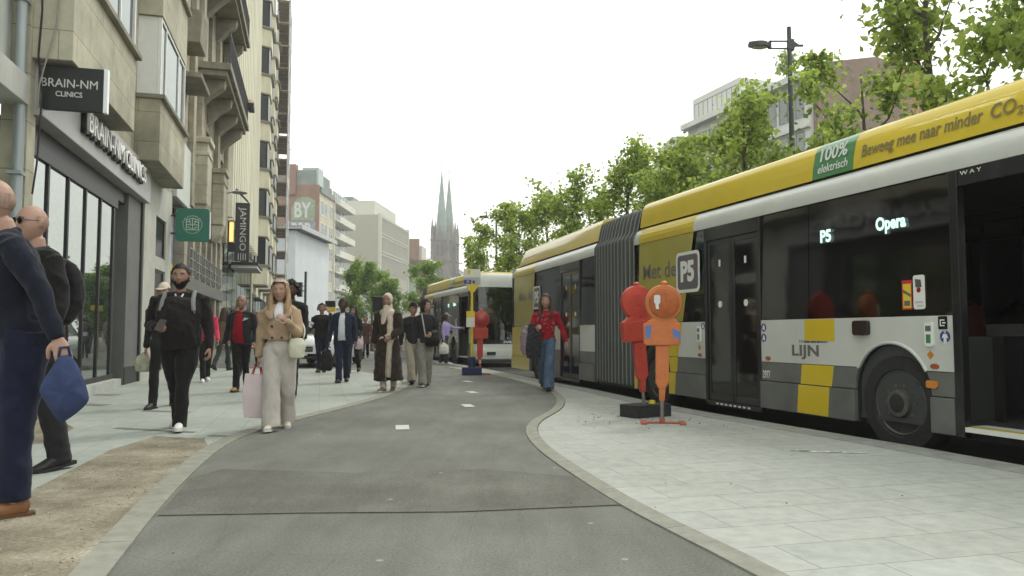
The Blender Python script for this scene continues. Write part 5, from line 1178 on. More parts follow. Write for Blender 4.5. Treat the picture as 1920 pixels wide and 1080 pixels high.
for sx in (-1, 1):
    b = MB(); b.prism([(sx*.46, .60), (sx*.46, .68), (sx*.74, .76), (sx*.78, .70), (sx*.70, .60)], -.01, .10, 'y'); b.build('headlight', mat('car_lamp', (.7, .72, .74), .1, coat=1), T, bevel=.01)
    b = MB(); b.prism(rrect(sx*1.0-.10, sx*1.0+.10, .95, 1.07, .04), 1.3, 1.42, 'y'); b.build('mirror', cw, T, bevel=.02)
    for y in (.85, 3.5):
        b = MB(); b.lathe([(.2, -.1), (.31, -.1), (.33, -.06), (.33, .06), (.31, .1), (.2, .1)], 28, (sx*.80, y, .33), 'x'); wl = b.build('wheel', tyre_m, T, smooth=True); b = MB(); b.lathe([(.2, 0.06*sx), (.05, .09*sx), (0, .09*sx)], 20, (sx*.80, y, .33), 'x'); b.build('rim', steel, wl, smooth=True)
# ================================================================== TREES
bark = mat('bark', (.095, .085, .07), .9, var=.35, scale=8, bump=.5, bscale=40)
def leaf_mat(name, c):
    if name in MATS: return MATS[name]
    m = bpy.data.materials.new(name); m.use_nodes = True; t = m.node_tree; t.nodes.clear(); L = t.links.new
    o = t.nodes.new('ShaderNodeOutputMaterial'); mx = t.nodes.new('ShaderNodeMixShader'); mx.inputs[0].default_value = .5
    d = t.nodes.new('ShaderNodeBsdfPrincipled'); d.inputs['Roughness'].default_value = .55; d.inputs['Specular IOR Level'].default_value = .3; tr = t.nodes.new('ShaderNodeBsdfTranslucent')
    n = t.nodes.new('ShaderNodeTexNoise'); n.inputs['Scale'].default_value = 1.1; n.inputs['Detail'].default_value = 3
    r = t.nodes.new('ShaderNodeValToRGB'); r.color_ramp.elements[0].position = .35; r.color_ramp.elements[1].position = .65
    r.color_ramp.elements[0].color = tuple(x*.7 for x in c)+(1,); r.color_ramp.elements[1].color = tuple(x*1.25 for x in c)+(1,)
    tcn = t.nodes.new('ShaderNodeTexCoord'); L(tcn.outputs['Object'], n.inputs['Vector']); L(n.outputs['Fac'], r.inputs[0])
    L(r.outputs[0], d.inputs['Base Color']); tr.inputs[0].default_value = (c[0]*1.5, c[1]*1.35, c[2]*.8, 1)
    L(d.outputs[0], mx.inputs[1]); L(tr.outputs[0], mx.inputs[2]); L(mx.outputs[0], o.inputs[0]); MATS[name] = m; return m
LEAVES = [leaf_mat('leaf_mid', (.30, .41, .12)), leaf_mat('leaf_dark', (.15, .235, .07)), leaf_mat('leaf_light', (.40, .52, .17))]
PALE = [leaf_mat('leaf_fresh', (.23, .36, .12)), leaf_mat('leaf_fresh_dark', (.16, .27, .09)), leaf_mat('leaf_fresh_light', (.30, .43, .15))]
def tree(label, x, y, h, cr, seed, n=2600, ls=.13, z0=.32, mats=LEAVES, group='young street trees along the road', name='street_tree', zb=-.13, forks=6, up=.75, spread=1.0, per=1.0, trunk_r=None):
    n = int(n*2.4); rg = random.Random(seed); rs = np.random.RandomState(seed)
    T = thing(name, label, 'tree', (x, y, zb), rg.uniform(0, 6), group)
    b = MB(); zf = h*z0; tr = trunk_r or .03+.011*h
    lean = (rg.uniform(-.1, .1), rg.uniform(-.1, .1))
    top = Vector((lean[0]*2, lean[1]*2, h*.93))
    trunk = [Vector((0, 0, 0)), Vector((lean[0]*.3, lean[1]*.3, zf*.5)), Vector((lean[0], lean[1], zf)), Vector((lean[0]*1.6+.06, lean[1], h*.62)), top]
    b.tube(trunk, [tr*1.15, tr, tr*.85, tr*.5, tr*.12], 9)
    tips = []
    def limb(p, d, ln, r, depth):
        pts = [p]; q = p.copy(); dd = d.copy()
        for k in range(4):
            dd = (dd + Vector((rg.gauss(0, .16), rg.gauss(0, .16), .13*up))).normalized(); q = q + dd*ln/4; pts.append(q.copy())
        b.tube(pts, [r, r*.8, r*.62, r*.42, r*.22], 6 if depth else 7)
        for k in range(1, 5):
            tips.append((pts[k], ln*.22))
        if depth < 2:
            for k in range(3 if depth == 0 else 2):
                i = rg.randint(1, 4); a = rg.uniform(0, 6.28); nd = (dd + Vector((math.cos(a), math.sin(a), rg.uniform(-.2, .5)))*.9).normalized()
                limb(pts[i], nd, ln*rg.uniform(.4, .65), r*.45, depth+1)
    for k in range(forks):
        t = k/max(1, forks-1); zz = zf + (h*.80-zf)*t; a = k*2.4+rg.uniform(-.4, .4)
        prof = math.sin(math.pi*(.22+.72*t))
        p = Vector((lean[0]*(1+t*.6), lean[1]*(1+t*.6), zz)); el = .45+.5*t
        d = Vector((math.cos(a)*math.cos(el), math.sin(a)*math.cos(el), math.sin(el)))
        limb(p, d, cr*(.75+.45*prof)*spread, tr*.42*(1-.4*t), 0)
    b.build('trunk', bark, T, smooth='all')
    tp = np.array([tuple(t[0]) for t in tips]); sg = np.array([t[1] for t in tips])
    idx = rs.randint(0, len(tp), n)
    # leaves sit in clumps round the twigs, leaving gaps between
    c = tp[idx] + rs.randn(n, 3)*np.clip(sg[idx], .17, .42)[:, None]*np.array([1, 1, .8])*per
    c[:, 2] = np.minimum(c[:, 2], h*1.02)
    keep = (np.sin(c[:, 0]*4.1+seed)*np.sin(c[:, 1]*3.7+1.3)*np.sin(c[:, 2]*3.9+.5*seed) > -.42) & (c[:, 2] > zf*.8)
    c = c[keep]; n = len(c)
    nrm = rs.randn(n, 3); nrm[:, 2] += .6; nrm /= np.linalg.norm(nrm, axis=1)[:, None]
    t1 = np.cross(nrm, rs.randn(n, 3)); t1 /= np.linalg.norm(t1, axis=1)[:, None]; t2 = np.cross(nrm, t1)
    s = ls*.86*rs.uniform(.5, 1.3, n)[:, None]
    V = np.stack([c-t1*s*.55, c-t1*s*.1+t2*s*.42+nrm*s*.12, c+t1*s*.6-nrm*s*.1, c-t1*s*.1-t2*s*.42+nrm*s*.12], 1).reshape(-1, 3)
    F = np.arange(n*4).reshape(-1, 4)
    me = bpy.data.meshes.new('crown'); me.from_pydata(V.tolist(), [], F.tolist())
    for m_ in mats: me.materials.append(m_)
    me.polygons.foreach_set('material_index', rs.choice(len(mats), n, p=[.44, .34, .22][:len(mats)]).astype(np.int32)); me.update()
    link('crown', me, T); return T
tree('nearest leafy tree filling the top right corner above the bus', 7.75, 10.4, 9.2, 1.75, 11, n=3600, ls=.15, z0=.36, forks=9, per=1.0)
tree('tall open tree with a dark forked trunk against the sky', 7.1, 13.0, 10.2, 1.35, 27, n=1500, ls=.15, z0=.54, forks=6, per=.9, trunk_r=.085)
tree('bushy tree in front of the brick end wall', 7.25, 15.4, 6.9, 1.35, 31, n=2000, ls=.14, z0=.34, forks=7)
tree('tree with a ragged top standing left of the near street lamp', 5.75, 19.3, 7.5, 1.15, 44, n=2300, ls=.14, forks=8)
tree('low tree behind the roof in front of the curved block', 4.9, 20.6, 6.4, 1.35, 52, n=2300, ls=.14, forks=7)
tree('tree with a pointed crown at the middle of the row', 3.4, 22.4, 7.0, 1.15, 63, n=2300, ls=.14, forks=8)
tree('full tree right of the grey bellows', 4.5, 24.6, 6.5, 1.35, 71, n=1900, ls=.15, forks=7)
tree('airy tree over the rear half of the near bus', 2.35, 28.0, 7.0, 1.35, 82, n=2300, ls=.16, forks=8)
tree('slim tree just left of the airy one', 1.45, 32.0, 6.9, 1.4, 93, n=1900, ls=.17, forks=7)
tree('broad tree over the tail of the near bus', .15, 35.0, 6.8, 1.7, 104, n=2600, ls=.17, forks=8)
tree('small tree beside the distant street lamp', -1.55, 42.0, 6.3, 1.35, 115, n=1700, ls=.19, forks=7)
tree('small leafy tree just left of the near street lamp, closest to the bus roof', 5.15, 16.8, 6.55, 1.05, 172, n=1700, ls=.14, forks=8)
tree('short bushy tree just above the middle of the bus roof', 4.5, 19.4, 5.7, 1.1, 183, n=1700, ls=.14, forks=7)
G = 'fresh green trees across the junction'
tree('tallest of the fresh green trees before the office block', -10.6, 52, 6.4, 1.2, 126, n=2200, ls=.2, z0=.15, mats=PALE, group=G, forks=8)
tree('middle fresh green tree before the office block', -9.1, 50, 5.6, 1.2, 137, n=2200, ls=.2, z0=.15, mats=PALE, group=G, forks=8)
tree('lowest fresh green tree at the right of its clump', -7.8, 49, 4.5, 1.0, 148, n=1800, ls=.2, z0=.15, mats=PALE, group=G, forks=8)
tree('thin pale tree in front of the church', -5.6, 50, 5.7, 1.1, 159, n=1000, ls=.2, z0=.45, mats=PALE, group=G, forks=6)
tree('rooftop tree on the white block', 20.9, 57.5, 1.9, .75, 160, n=500, ls=.2, z0=.15, group=None, zb=20.3, forks=7)
# ================================================================== PEOPLE
def crom(P, n):
    o = []; P = [np.array(p, float) for p in P]
    for i in range(len(P)-1):
        a, b, c, d = P[max(i-1, 0)], P[i], P[i+1], P[min(i+2, len(P)-1)]
        for k in range(n):
            t = k/n; o.append(.5*(2*b+(c-a)*t+(2*a-5*b+4*c-d)*t*t+(3*b-a-3*c+d)*t**3))
    o.append(P[-1]); return o
class Soup:
    def __init__(s): s.v, s.f = [], []
    def add(s, v, f): o = len(s.v); s.v += [tuple(p) for p in v]; s.f += [tuple(i+o for i in q) for q in f]
    def etube(s, pts, ra, rb=None, side=(1, 0, 0), seg=14, n=4, cap=.6):
        """limb: smooth path with an elliptical section, ra across, rb along the depth"""
        rb = rb or ra; Q = crom([(*p, a, b) for p, a, b in zip(pts, ra, rb)], n); m = len(Q); side = np.array(side, float)
        C = [q[:3] for q in Q]; rings = []
        def frame(i):
            t = C[min(i+1, m-1)]-C[max(i-1, 0)]; t = t/(np.linalg.norm(t)+1e-9); u = side-t*side.dot(t)
            if np.linalg.norm(u) < .05: u = np.array([0, 1., 0])-t*t[1]
            u /= np.linalg.norm(u); return t, u, np.cross(t, u)
        lst = []
        t, u, w = frame(0)
        for k in (.15, .6, .88): lst.append((C[0]-t*Q[0][3]*cap*(1-k)**.8, u, w, Q[0][3]*math.sqrt(k), Q[0][4]*math.sqrt(k)))
        for i in range(m): t, u, w = frame(i); lst.append((C[i], u, w, max(.003, Q[i][3]), max(.003, Q[i][4])))
        t, u, w = frame(m-1)
        for k in (.88, .6, .15): lst.append((C[-1]+t*Q[-1][3]*cap*(1-k)**.8, u, w, Q[-1][3]*math.sqrt(k), Q[-1][4]*math.sqrt(k)))
        vs = []
        for c, u, w, a, b in lst:
            for k in range(seg): an = 2*math.pi*k/seg; vs.append(c+u*math.cos(an)*a+w*math.sin(an)*b)
        L = len(lst); fs = [(i*seg+k, i*seg+(k+1) % seg, (i+1)*seg+(k+1) % seg, (i+1)*seg+k) for i in range(L-1) for k in range(seg)]
        fs += [tuple(reversed(range(seg))), tuple(range((L-1)*seg, L*seg))]; s.add(vs, fs)
def solid(name, sp, vox, m, parent, sm=3, fold=0.0, fk=26, seed=0, vert=False, cut=None, M=None):
    """melt the limbs of a soup into one skin, press folds into it"""
    me = bpy.data.meshes.new(name); me.from_pydata(sp.v, [], sp.f)
    o = bpy.data.objects.new(name, me); COL.objects.link(o)
    if vox:
        r = o.modifiers.new('r', 'REMESH'); r.mode = 'VOXEL'; r.voxel_size = vox
        if sm: q = o.modifiers.new('s', 'SMOOTH'); q.iterations = sm; q.factor = .5
        dg = bpy.context.evaluated_depsgraph_get(); m2 = bpy.data.meshes.new_from_object(o.evaluated_get(dg))
        o.modifiers.clear(); o.data = m2; bpy.data.meshes.remove(me); me = m2; me.name = name
    N = len(me.vertices); co = np.empty(N*3); me.vertices.foreach_get('co', co); co = co.reshape(-1, 3)
    if fold:
        nr = np.empty(N*3); me.vertices.foreach_get('normal', nr); nr = nr.reshape(-1, 3); rs = np.random.RandomState(seed)
        q = co + .035*np.sin(co[:, [1, 2, 0]]*9+rs.rand(3)*6) + .012*np.sin(co[:, [2, 0, 1]]*31+rs.rand(3)*6); d = np.zeros(N)
        for k in range(5):
            kd = rs.randn(3); kd[2] *= .35 if vert else 1.3; kd *= fk*(.6+.25*k)/np.linalg.norm(kd)
            d += (1-1.6*np.abs(np.sin(q@kd+rs.rand()*6)))/(1+.5*k)
        co = co + nr*(d*fold*1.7/2.2)[:, None]
    me.vertices.foreach_set('co', co.ravel()); me.update()
    if cut is not None:
        bm = bmesh.new(); bm.from_mesh(me); bmesh.ops.delete(bm, geom=[f for f in bm.faces if cut(f.calc_center_median())], context='FACES'); bm.to_mesh(me); bm.free()
        sd = o.modifiers.new('so', 'SOLIDIFY'); sd.thickness = .008; sd.offset = -1
    me.polygons.foreach_set('use_smooth', [True]*len(me.polygons)); me.materials.clear(); me.materials.append(m)
    if parent is not None: o.parent = parent
    return o
HT, HP = 30, 40
def head_grid(g=1.0, female=False):
    """face facing -y, centre of the head at the origin, chin at -.118, crown at +.118"""
    th = np.linspace(0.02, math.pi-.02, HT)[:, None]; ph = np.linspace(0, 2*math.pi, HP, endpoint=False)[None, :]
    z = np.cos(th)*np.ones_like(ph); r = np.sin(th)**.86*np.ones_like(ph); x = r*np.sin(ph)*.077; y = -r*np.cos(ph)*.098; z = z*.118
    t = np.clip(-z/.118, 0, 1); x = x*(1-(.40 if female else .30)*t**1.7); y = np.where(y > 0, y*(1-.5*t), y*(1-.10*t)); y = np.where(y < -.085, -.085+(y+.085)*.45, y)
    G = lambda cx, sx, cz, sz: np.exp(-((np.abs(x)-cx)/sx)**2-((z-cz)/sz)**2)*(y < 0)
    y = y - .024*G(0, .011, -.022, .014) - .012*G(0, .009, .004, .02) + .010*G(.031, .014, .012, .011) - .006*G(.027, .02, .034, .009) - .006*G(0, .022, -.053, .009) + .003*G(0, .02, -.0535, .0025) - .008*G(0, .02, -.098, .016) - .003*G(.045, .015, -.02, .02)
    return np.stack([x, y, z], -1), (np.abs(((ph+math.pi) % (2*math.pi))-math.pi)*np.ones_like(th), z)
def grid_faces(mask=None):
    return [(i*HP+k, i*HP+(k+1) % HP, (i+1)*HP+(k+1) % HP, (i+1)*HP+k) for i in range(HT-1) for k in range(HP) if mask is None or (mask[i, k] and mask[i, (k+1) % HP] and mask[i+1, k] and mask[i+1, (k+1) % HP])]
SKIN = {}
def skin(c): 
    k = 'skin_%02d' % int(c[0]*100); 
    if k in MATS: return MATS[k]
    m = mat(k, c, .5, var=.10, scale=18); p = m.node_tree.nodes['Principled BSDF']; p.inputs['Subsurface Weight'].default_value = .08; p.inputs['Subsurface Radius'].default_value = (.012, .005, .003); return m
FAIR, TAN, DARKS = (.37, .225, .165), (.29, .17, .12), (.065, .036, .024)
def cloth(name, c, v=.16): return mat('cloth_'+name, c, .9, var=v, scale=9, bump=.55, bscale=17, spec=.15, sheen=.08)
def hair_mat(name, c): return mat('hair_'+name, c, .55, var=.45, scale=22, stretch=(1.6, 1.6, .16), bump=.6, bscale=90, spec=.3)
eye_w = mat('eye_white', (.55, .53, .5), .25, var=0); eye_d = mat('eye_iris', (.03, .02, .015), .2, var=0)
def rotv(v, ax, a): return np.array(Matrix.Rotation(a, 3, Vector(ax)) @ Vector(v))
def person(label, x, y, h, rz, skin_c=FAIR, girth=1.0, belly=0.0, female=False, legs=((18, 8, 5), (-16, 22, -18)), arms=((-14, 8, 18, 0), (14, 8, 22, 0)), lean=2, head=(0, 0), top=None, top_mat=None, hem=.88, flare=1.0, sleeve=.052,
           shirt=None, cut=None, trouser=None, tw=(.088, .066, .058), shoe=None, shoe_h=.09, hair=None, hair_mat_=None, beard=None, scarf=None, collar=True, vox=.011, detail=False, zb=.004, group='people walking along the pavement', buttons=None, fold=.006, hem_up=0.0):
    """one walker: body, clothes and hair are grown round a posed skeleton; arms[0]/legs[0] are at -x, arms[1]/legs[1] at +x"""
    k = h/1.75; T = thing('person', label, 'person', (x, y, zb), rz, group); seed = int(abs(x*100)+abs(y*37))
    hw = .09*k; sw = (.165 if female else .188)*k*(.6+.4*girth)
    J = {}
    def leg(s, a, bnd, ft):
        a, bnd, ft = R(a), R(bnd), R(ft); hip = np.array([s*hw, 0, 0.]); kn = hip+.44*k*np.array([-s*.055, -math.sin(a), -math.cos(a)]); an = kn+.41*k*np.array([-s*.03, -math.sin(a-bnd), -math.cos(a-bnd)])
        f = np.array([s*.12, -math.cos(ft), math.sin(ft)]); f /= np.linalg.norm(f); u = np.array([0, math.sin(ft), math.cos(ft)])
        return [hip, kn, an, f, u]
    Ls = [leg(-1, *legs[0]), leg(1, *legs[1])]
    low = min(min((l[2]-l[4]*.075*k+l[3]*.17*k)[2], (l[2]-l[4]*.075*k-l[3]*.06*k)[2]) for l in Ls); hz = -low
    for l in Ls:
        for i in range(3): l[i] = l[i]+np.array([0, 0, hz])
    ln = R(lean); piv = np.array([0, 0, hz])
    tz = lambda p: rotv(np.array(p, float)*k, (1, 0, 0), ln)+piv      # torso point above the hips, in metres of a 1.75 m figure
    sh = [tz((-sw/k, .005, .468)), tz((sw/k, .005, .468))]; Ar = []
    for s, S, (a, ab, eb, inn) in ((-1, sh[0], arms[0]), (1, sh[1], arms[1])):
        a, ab, eb, inn = R(a), R(ab), R(eb), R(inn); u = np.array([s*math.sin(ab), -math.sin(a)*math.cos(ab), -math.cos(a)*math.cos(ab)]); el = S+u*.285*k
        f = np.array([s*math.sin(ab)*.6, -math.sin(a+eb), -math.cos(a+eb)]); f = f/np.linalg.norm(f); f = f*math.cos(inn)+np.array([-s, 0, 0])*math.sin(inn); f /= np.linalg.norm(f)
        Ar.append((S, el, el+f*.25*k, f))
    g = girth
    TP = [(0, 0, -.07), (0, 0, 0), (0, -.01-belly*.5, .14), (0, -.012-belly*.25, .30), (0, .0, .43), (0, .008, .495), (0, .004, .54)]
    RA = [.10, .158 if not female else .168, .142 if not female else .125, .16 if not female else .142, .158 if not female else .138, .098, .052]
    RB = [.08, .112, .105+belly*.5, .115+belly*.2, .10, .07, .055]
    RA = [a*(g if i < 5 else 1) for i, a in enumerate(RA)]; RB = [a*(g if i < 5 else 1) for i, a in enumerate(RB)]
    tp = [tz(p) for p in TP]
    # ---- body
    sp = Soup(); sp.etube(tp, [a*k*.93 for a in RA], [a*k*.9 for a in RB]); sp.etube([sh[0], tz((0, .005, .49)), sh[1]], [.034*k]*3, [.04*k]*3, side=(0, 1, 0))
    hc = tz((0, -.022, .706)); nk = tz((0, .012, .50)); hs = (1.09 if not female else 1.06)*min(1.04, k**.5)
    sp.etube([nk, nk*.4+hc*.6+np.array([0, .015*k, -.02])], [.056*k, .05*k] if not female else [.048*k, .043*k])
    Rh = Matrix.Rotation(R(head[0]), 3, 'Z') @ Matrix.Rotation(R(head[1]), 3, 'X')
    HM = lambda P: [tuple(Vector(hc)+Rh @ (Vector(p)*hs)) for p in P]
    grid, (phi, gz) = head_grid(1, female)
    cap_f = [tuple(range(HP)), tuple(reversed(range((HT-1)*HP, HT*HP)))]
    sp.add(HM(grid.reshape(-1, 3)), grid_faces()+cap_f)
    for s in (-1, 1):
        e = Soup(); e.etube([(s*.076, .012, -.025), (s*.082, .014, .002), (s*.08, .02, .026)], [.008, .012, .011], [.012, .017, .015], side=(1, .3, 0), seg=8, n=2); sp.add(HM(e.v), e.f)
    for (hip, kn, an, f, u) in Ls: sp.etube([hip, (hip+kn)/2, kn, kn*.65+an*.35, an], [.078*k*g, .068*k*g, .048*k, .05*k, .036*k])
    for (hip, kn, an, f, u) in Ls: sp.etube([an-f*.03*k-u*.04*k, an+f*.07*k-u*.045*k, an+f*.15*k-u*.06*k], [.03*k, .034*k, .03*k], [.03*k, .026*k, .016*k])
    for (S, el, wr, f), s in zip(Ar, (-1, 1)):
        sp.etube([S, (S+el)/2, el, el*.5+wr*.5, wr], [.038*k*g, .039*k*g, .034*k, .033*k, .025*k], cap=.3)
        # hand: palm, four bent fingers of unequal length, thumb from the side of the palm
        fwd = f; nrm = np.array([-s, 0, 0.])-fwd*np.dot(fwd, (-s, 0, 0)); 
        if np.linalg.norm(nrm) < .3: nrm = np.array([0, 0, -1.])-fwd*np.dot(fwd, (0, 0, -1.))
        nrm /= np.linalg.norm(nrm); acr = np.cross(fwd, nrm)*(1 if s > 0 else -1)
        if acr[1] > 0: acr = -acr
        kk = k*1.02; fr = .0088*kk if vox <= .008 else .0105*kk
        sp.etube([wr, wr+fwd*.035*kk, wr+fwd*.085*kk], [.024*kk, .037*kk, .04*kk], [.018*kk, .015*kk, .013*kk], side=acr, seg=12)
        for q, (off, L_) in enumerate(((.030, .072), (.010, .08), (-.010, .076), (-.029, .06))):
            p0 = wr+fwd*.075*kk+acr*off*kk; p1 = p0+(fwd*.9+nrm*.25)*L_*.45*kk; p2 = p1+(fwd*.55+nrm*.8)*L_*.35*kk; p3 = p2+(fwd*.1+nrm*.95)*L_*.28*kk
            sp.etube([p0, p1, p2, p3], [fr*1.08, fr, fr*.95, fr*.8], side=acr, seg=8, n=2)
        p0 = wr+fwd*.025*kk+acr*.03*kk; sp.etube([p0, p0+(fwd*.5+acr*.6+nrm*.3)*.035*kk, p0+(fwd*1.0+acr*.6+nrm*.6)*.055*kk], [fr*1.3, fr*1.15, fr*.85], side=nrm, seg=8, n=2)
    body = solid('body', sp, .0062 if detail else .0085, skin(skin_c), T, sm=1)
    # ---- face details
    b = MB()
    for s in (-1, 1): b.lathe([(0, -.0105), (.007, -.008), (.0102, 0), (.007, .008), (0, .0105)], 10, (s*.031, -.073, .011), 'y')
    b.use(eye_w); n0 = len(b.f)
    for s in (-1, 1): b.use(eye_d); b.lathe([(0, -.0118), (.0052, -.0098), (.0056, -.007)], 10, (s*.031, -.073, .011), 'y')
    b.v = HM(b.v); eo = b.build('eyes', None, T, smooth='all'); eo.data.materials.clear(); eo.data.materials.append(eye_w); eo.data.materials.append(eye_d); eo.data.polygons.foreach_set('material_index', [0]*n0+[1]*(len(b.f)-n0))
    hm = hair_mat_ or hair_mat('brown', (.06, .038, .024))
    e = Soup()
    for s in (-1, 1): e.etube([(s*.016, -.088, .030), (s*.032, -.0875, .0345), (s*.047, -.077, .030)], [.0035, .0042, .003], [.0045, .0045, .003], seg=6, n=2, side=(0, 0, 1))
    e.v = HM(e.v); solid('eyebrows', e, 0, hm, T)
    e = Soup(); e.etube([(-.022, -.083, -.054), (0, -.0915, -.052), (.022, -.083, -.054)], [.003, .0062, .003], [.004, .005, .004], seg=8, n=3, side=(0, 0, 1)); e.v = HM(e.v)
    solid('lips', e, 0, mat('lips_%02d' % int(skin_c[0]*100), tuple(c*q for c, q in zip(skin_c, (.80, .58, .6))), .45, var=0), T)
    # ---- hair
    if hair:
        rs = np.random.RandomState(seed)
        th_ = .012 if hair in ('short', 'crop') else .02 if hair != 'curly' else .035
        if hair == 'stubble': th_ = .003
        dirn = grid/np.linalg.norm(grid, axis=-1, keepdims=True)
        if hair in ('short', 'crop', 'stubble', 'curly'):
            hl = np.where(phi < .9, .066, np.where(phi < 1.35, .066-(phi-.9)*.12, np.where(phi < 1.9, .012-(phi-1.35)*.03, -.045)))
            if hair == 'stubble': hl = np.where(phi < 1.3, .2, np.where(phi < 1.8, .0, -.04)); mask = (gz > hl) & (gz < .05)
            else: mask = gz > hl
        else: mask = (gz > np.where(phi < .75, .070, np.where(phi < 1.15, .07-(phi-.75)*.30, -.06))) | ((phi > 1.15) & (gz > -.085))
        P = grid + dirn*(th_*(1+(.55 if hair == 'curly' else .3)*np.sin(grid[..., :1]*170+2*np.sin(grid[..., 2:]*120))*np.sin(grid[..., 1:2]*90)+.25*rs.randn(HT, HP, 1)*(1 if hair != 'stubble' else .1)))
        s1 = Soup(); s1.add(HM(P.reshape(-1, 3)), grid_faces(mask)+([cap_f[0]] if hair != 'stubble' else []))
        if hair in ('long', 'pony', 'bun'):
            def strand(pts, ra, rb): e = Soup(); e.etube(pts, ra, rb, seg=12, n=4); s1.add(HM(e.v), e.f)
            if hair == 'long':
                strand([(0, .05, .06), (0, .085, -.04), (0, .095, -.14), (0, .10, -.24), (0, .095, -.31)], [.07, .088, .10, .10, .06], [.05, .045, .04, .035, .02])
                for s in (-1, 1): strand([(s*.066, -.015, .06), (s*.085, -.01, -.03), (s*.093, -.035, -.12), (s*.088, -.075, -.21), (s*.08, -.085, -.28)], [.018, .022, .028, .03, .016], [.035, .038, .035, .028, .015])
            elif hair == 'pony': strand([(0, .09, .05), (0, .14, .03), (0, .15, -.06), (0, .13, -.18)], [.03, .04, .04, .02], [.03, .035, .03, .015])
            else: strand([(0, .08, .04), (0, .125, .045), (0, .15, .03)], [.03, .048, .03], [.03, .045, .03])
        solid('hair', s1, 0, hm, T)
    if beard:
        P = grid + (grid/np.linalg.norm(grid, axis=-1, keepdims=True))*.009; mk = (phi < 1.55) & (gz < np.where(phi < .5, -.034, np.where(phi < 1.0, -.042+(phi-.5)*.05, -.0)))
        mk &= ~((np.abs(gz+.053) < .007) & (phi < .28)); s1 = Soup(); s1.add(HM(P.reshape(-1, 3)), grid_faces(mk)+[cap_f[1]]); solid('beard', s1, 0, beard, T)
    if scarf:
        kind, sm_ = scarf
        if kind == 'hijab':
            P = grid*1.09; P[..., 1] += .006; mk = ~((np.abs(grid[..., 0]) < .058*np.sqrt(np.clip(1-((gz+.012)/.088)**2, 0, 1))) & (grid[..., 1] < -.01)); s1 = Soup(); s1.add(HM(P.reshape(-1, 3)), grid_faces(mk)+cap_f)
            e = Soup(); e.etube([hc+np.array([0, .03, -.06])*k, hc+np.array([0, .015, -.15])*k, tz((0, -.02, .50)), tz((0, -.03, .40))], [.075*k, .088*k, .15*k, .12*k], [.07*k, .08*k, .105*k, .10*k]); 
            e.etube([hc+np.array([.01, -.075, -.11])*k, tz((-.03, -.125, .40)), tz((-.035, -.135, .26))], [.05*k, .06*k, .04*k], [.03*k, .025*k, .015*k]); s1.add(e.v, e.f); solid('headscarf', s1, 0, sm_, T, fold=.005, fk=30, seed=3)
        elif kind == 'band':
            P = grid + (grid/np.linalg.norm(grid, axis=-1, keepdims=True))*.026; mk = (np.abs(gz-.085+.35*(grid[..., 1]+.05)) < .02) & (gz > .0); s1 = Soup(); s1.add(HM(P.reshape(-1, 3)), grid_faces(mk)); solid('headband', s1, 0, sm_, T)
        elif kind in ('cap', 'hat'):
            P = grid*1.1; P[..., 2] += .012; mk = gz > .035; s1 = Soup(); s1.add(HM(P.reshape(-1, 3)), grid_faces(mk)+[cap_f[0]])
            e = Soup()
            if kind == 'cap': e.etube([(0, -.085, .052), (0, -.13, .048), (0, -.165, .036)], [.072, .068, .04], [.007, .006, .005], n=3, cap=.3)
            else: e.etube([(0, 0, .055), (0, 0, .045), (0, 0, .035)], [.095, .125, .135], [.115, .145, .155], seg=24, n=2, cap=.05)
            s1.add(HM(e.v), e.f); solid('hat', s1, 0, sm_, T)
    # ---- shirt, top
    def torso_soup(t, hemz, fl, sleeves, slr):
        s1 = Soup(); i0 = hemz*1.75-.92 if hemz > .5 else None
        P, A, B = [], [], []
        z0 = (hemz*1.75 - hz/k)            # hem height above the hip joint, in figure units
        lo = [(0, 0, z0)] + ([(0, 0, z0*.5)] if z0 < -.12 else [])
        for q, (px, py, pz) in enumerate(lo): P.append(tz((px, py, pz))); A.append((RA[1]*(fl if q == 0 else (fl+1)/2)+t)*k); B.append((RB[1]*(fl if q == 0 else (fl+1)/2)*(1.5 if z0 < -.3 else 1.02)+t)*k)
        for q in range(1, 6):
            if TP[q][2] > z0+.03: P.append(tz(TP[q])); A.append((RA[q]+t)*k); B.append((RB[q]+t)*k)
        P.append(tz((0, .006, .540))); A.append((.062+t*.5)*k); B.append((.060+t*.5)*k)
        s1.etube(P, A, B, seg=22, n=5, cap=.02); s1.etube([sh[0]+np.array([.01*k, 0, -.005]), tz((-.085, .005, .492)), tz((.085, .005, .492)), sh[1]+np.array([-.01*k, 0, -.005])], [(.038+t)*k, (.04+t)*k, (.04+t)*k, (.038+t)*k], [(.048+t)*k, (.056+t)*k, (.056+t)*k, (.048+t)*k], side=(0, 0, 1))
        if sleeves:
            for (S, el, wr, f) in Ar:
                e1 = el*.5+wr*.5; s1.etube([S+np.array([0, 0, .0]), (S+el)/2, el, e1, wr-f*.0], [(slr+.010)*k*g**.5, (slr+.008)*k*g**.5, slr*k, slr*.92*k, slr*.8*k], seg=14, cap=.4)
        return s1
    if shirt is not None:
        s1 = torso_soup(.008, .50, 1.0, False, .05); solid('shirt', s1, vox, shirt, T, fold=.004, seed=seed+5)
    if top_mat is not None:
        s1 = torso_soup(.02, hem*.57, flare, True, sleeve)
        if collar:
            ring = [tz((.066*math.sin(a), -.062*math.cos(a)+.006, .530+.018*math.cos(a+math.pi))) for a in np.linspace(.35, 2*math.pi-.35, 9)]; s1.etube(ring, [.02*k]*9, [.02*k]*9, n=2, seg=8)
        cf = None
        if cut: 
            cx, wb, wt = cut; zt = tz((0, 0, .57))[2]; zl = hz-.1
            cf = lambda c: c.y < -.02 and abs(c.x-cx) < wb+(wt-wb)*max(0, min(1, (c.z-zl)/(zt-zl))) and c.z < zt+.02
        solid(top or 'jacket', s1, vox, top_mat, T, fold=fold, seed=seed, cut=cf)
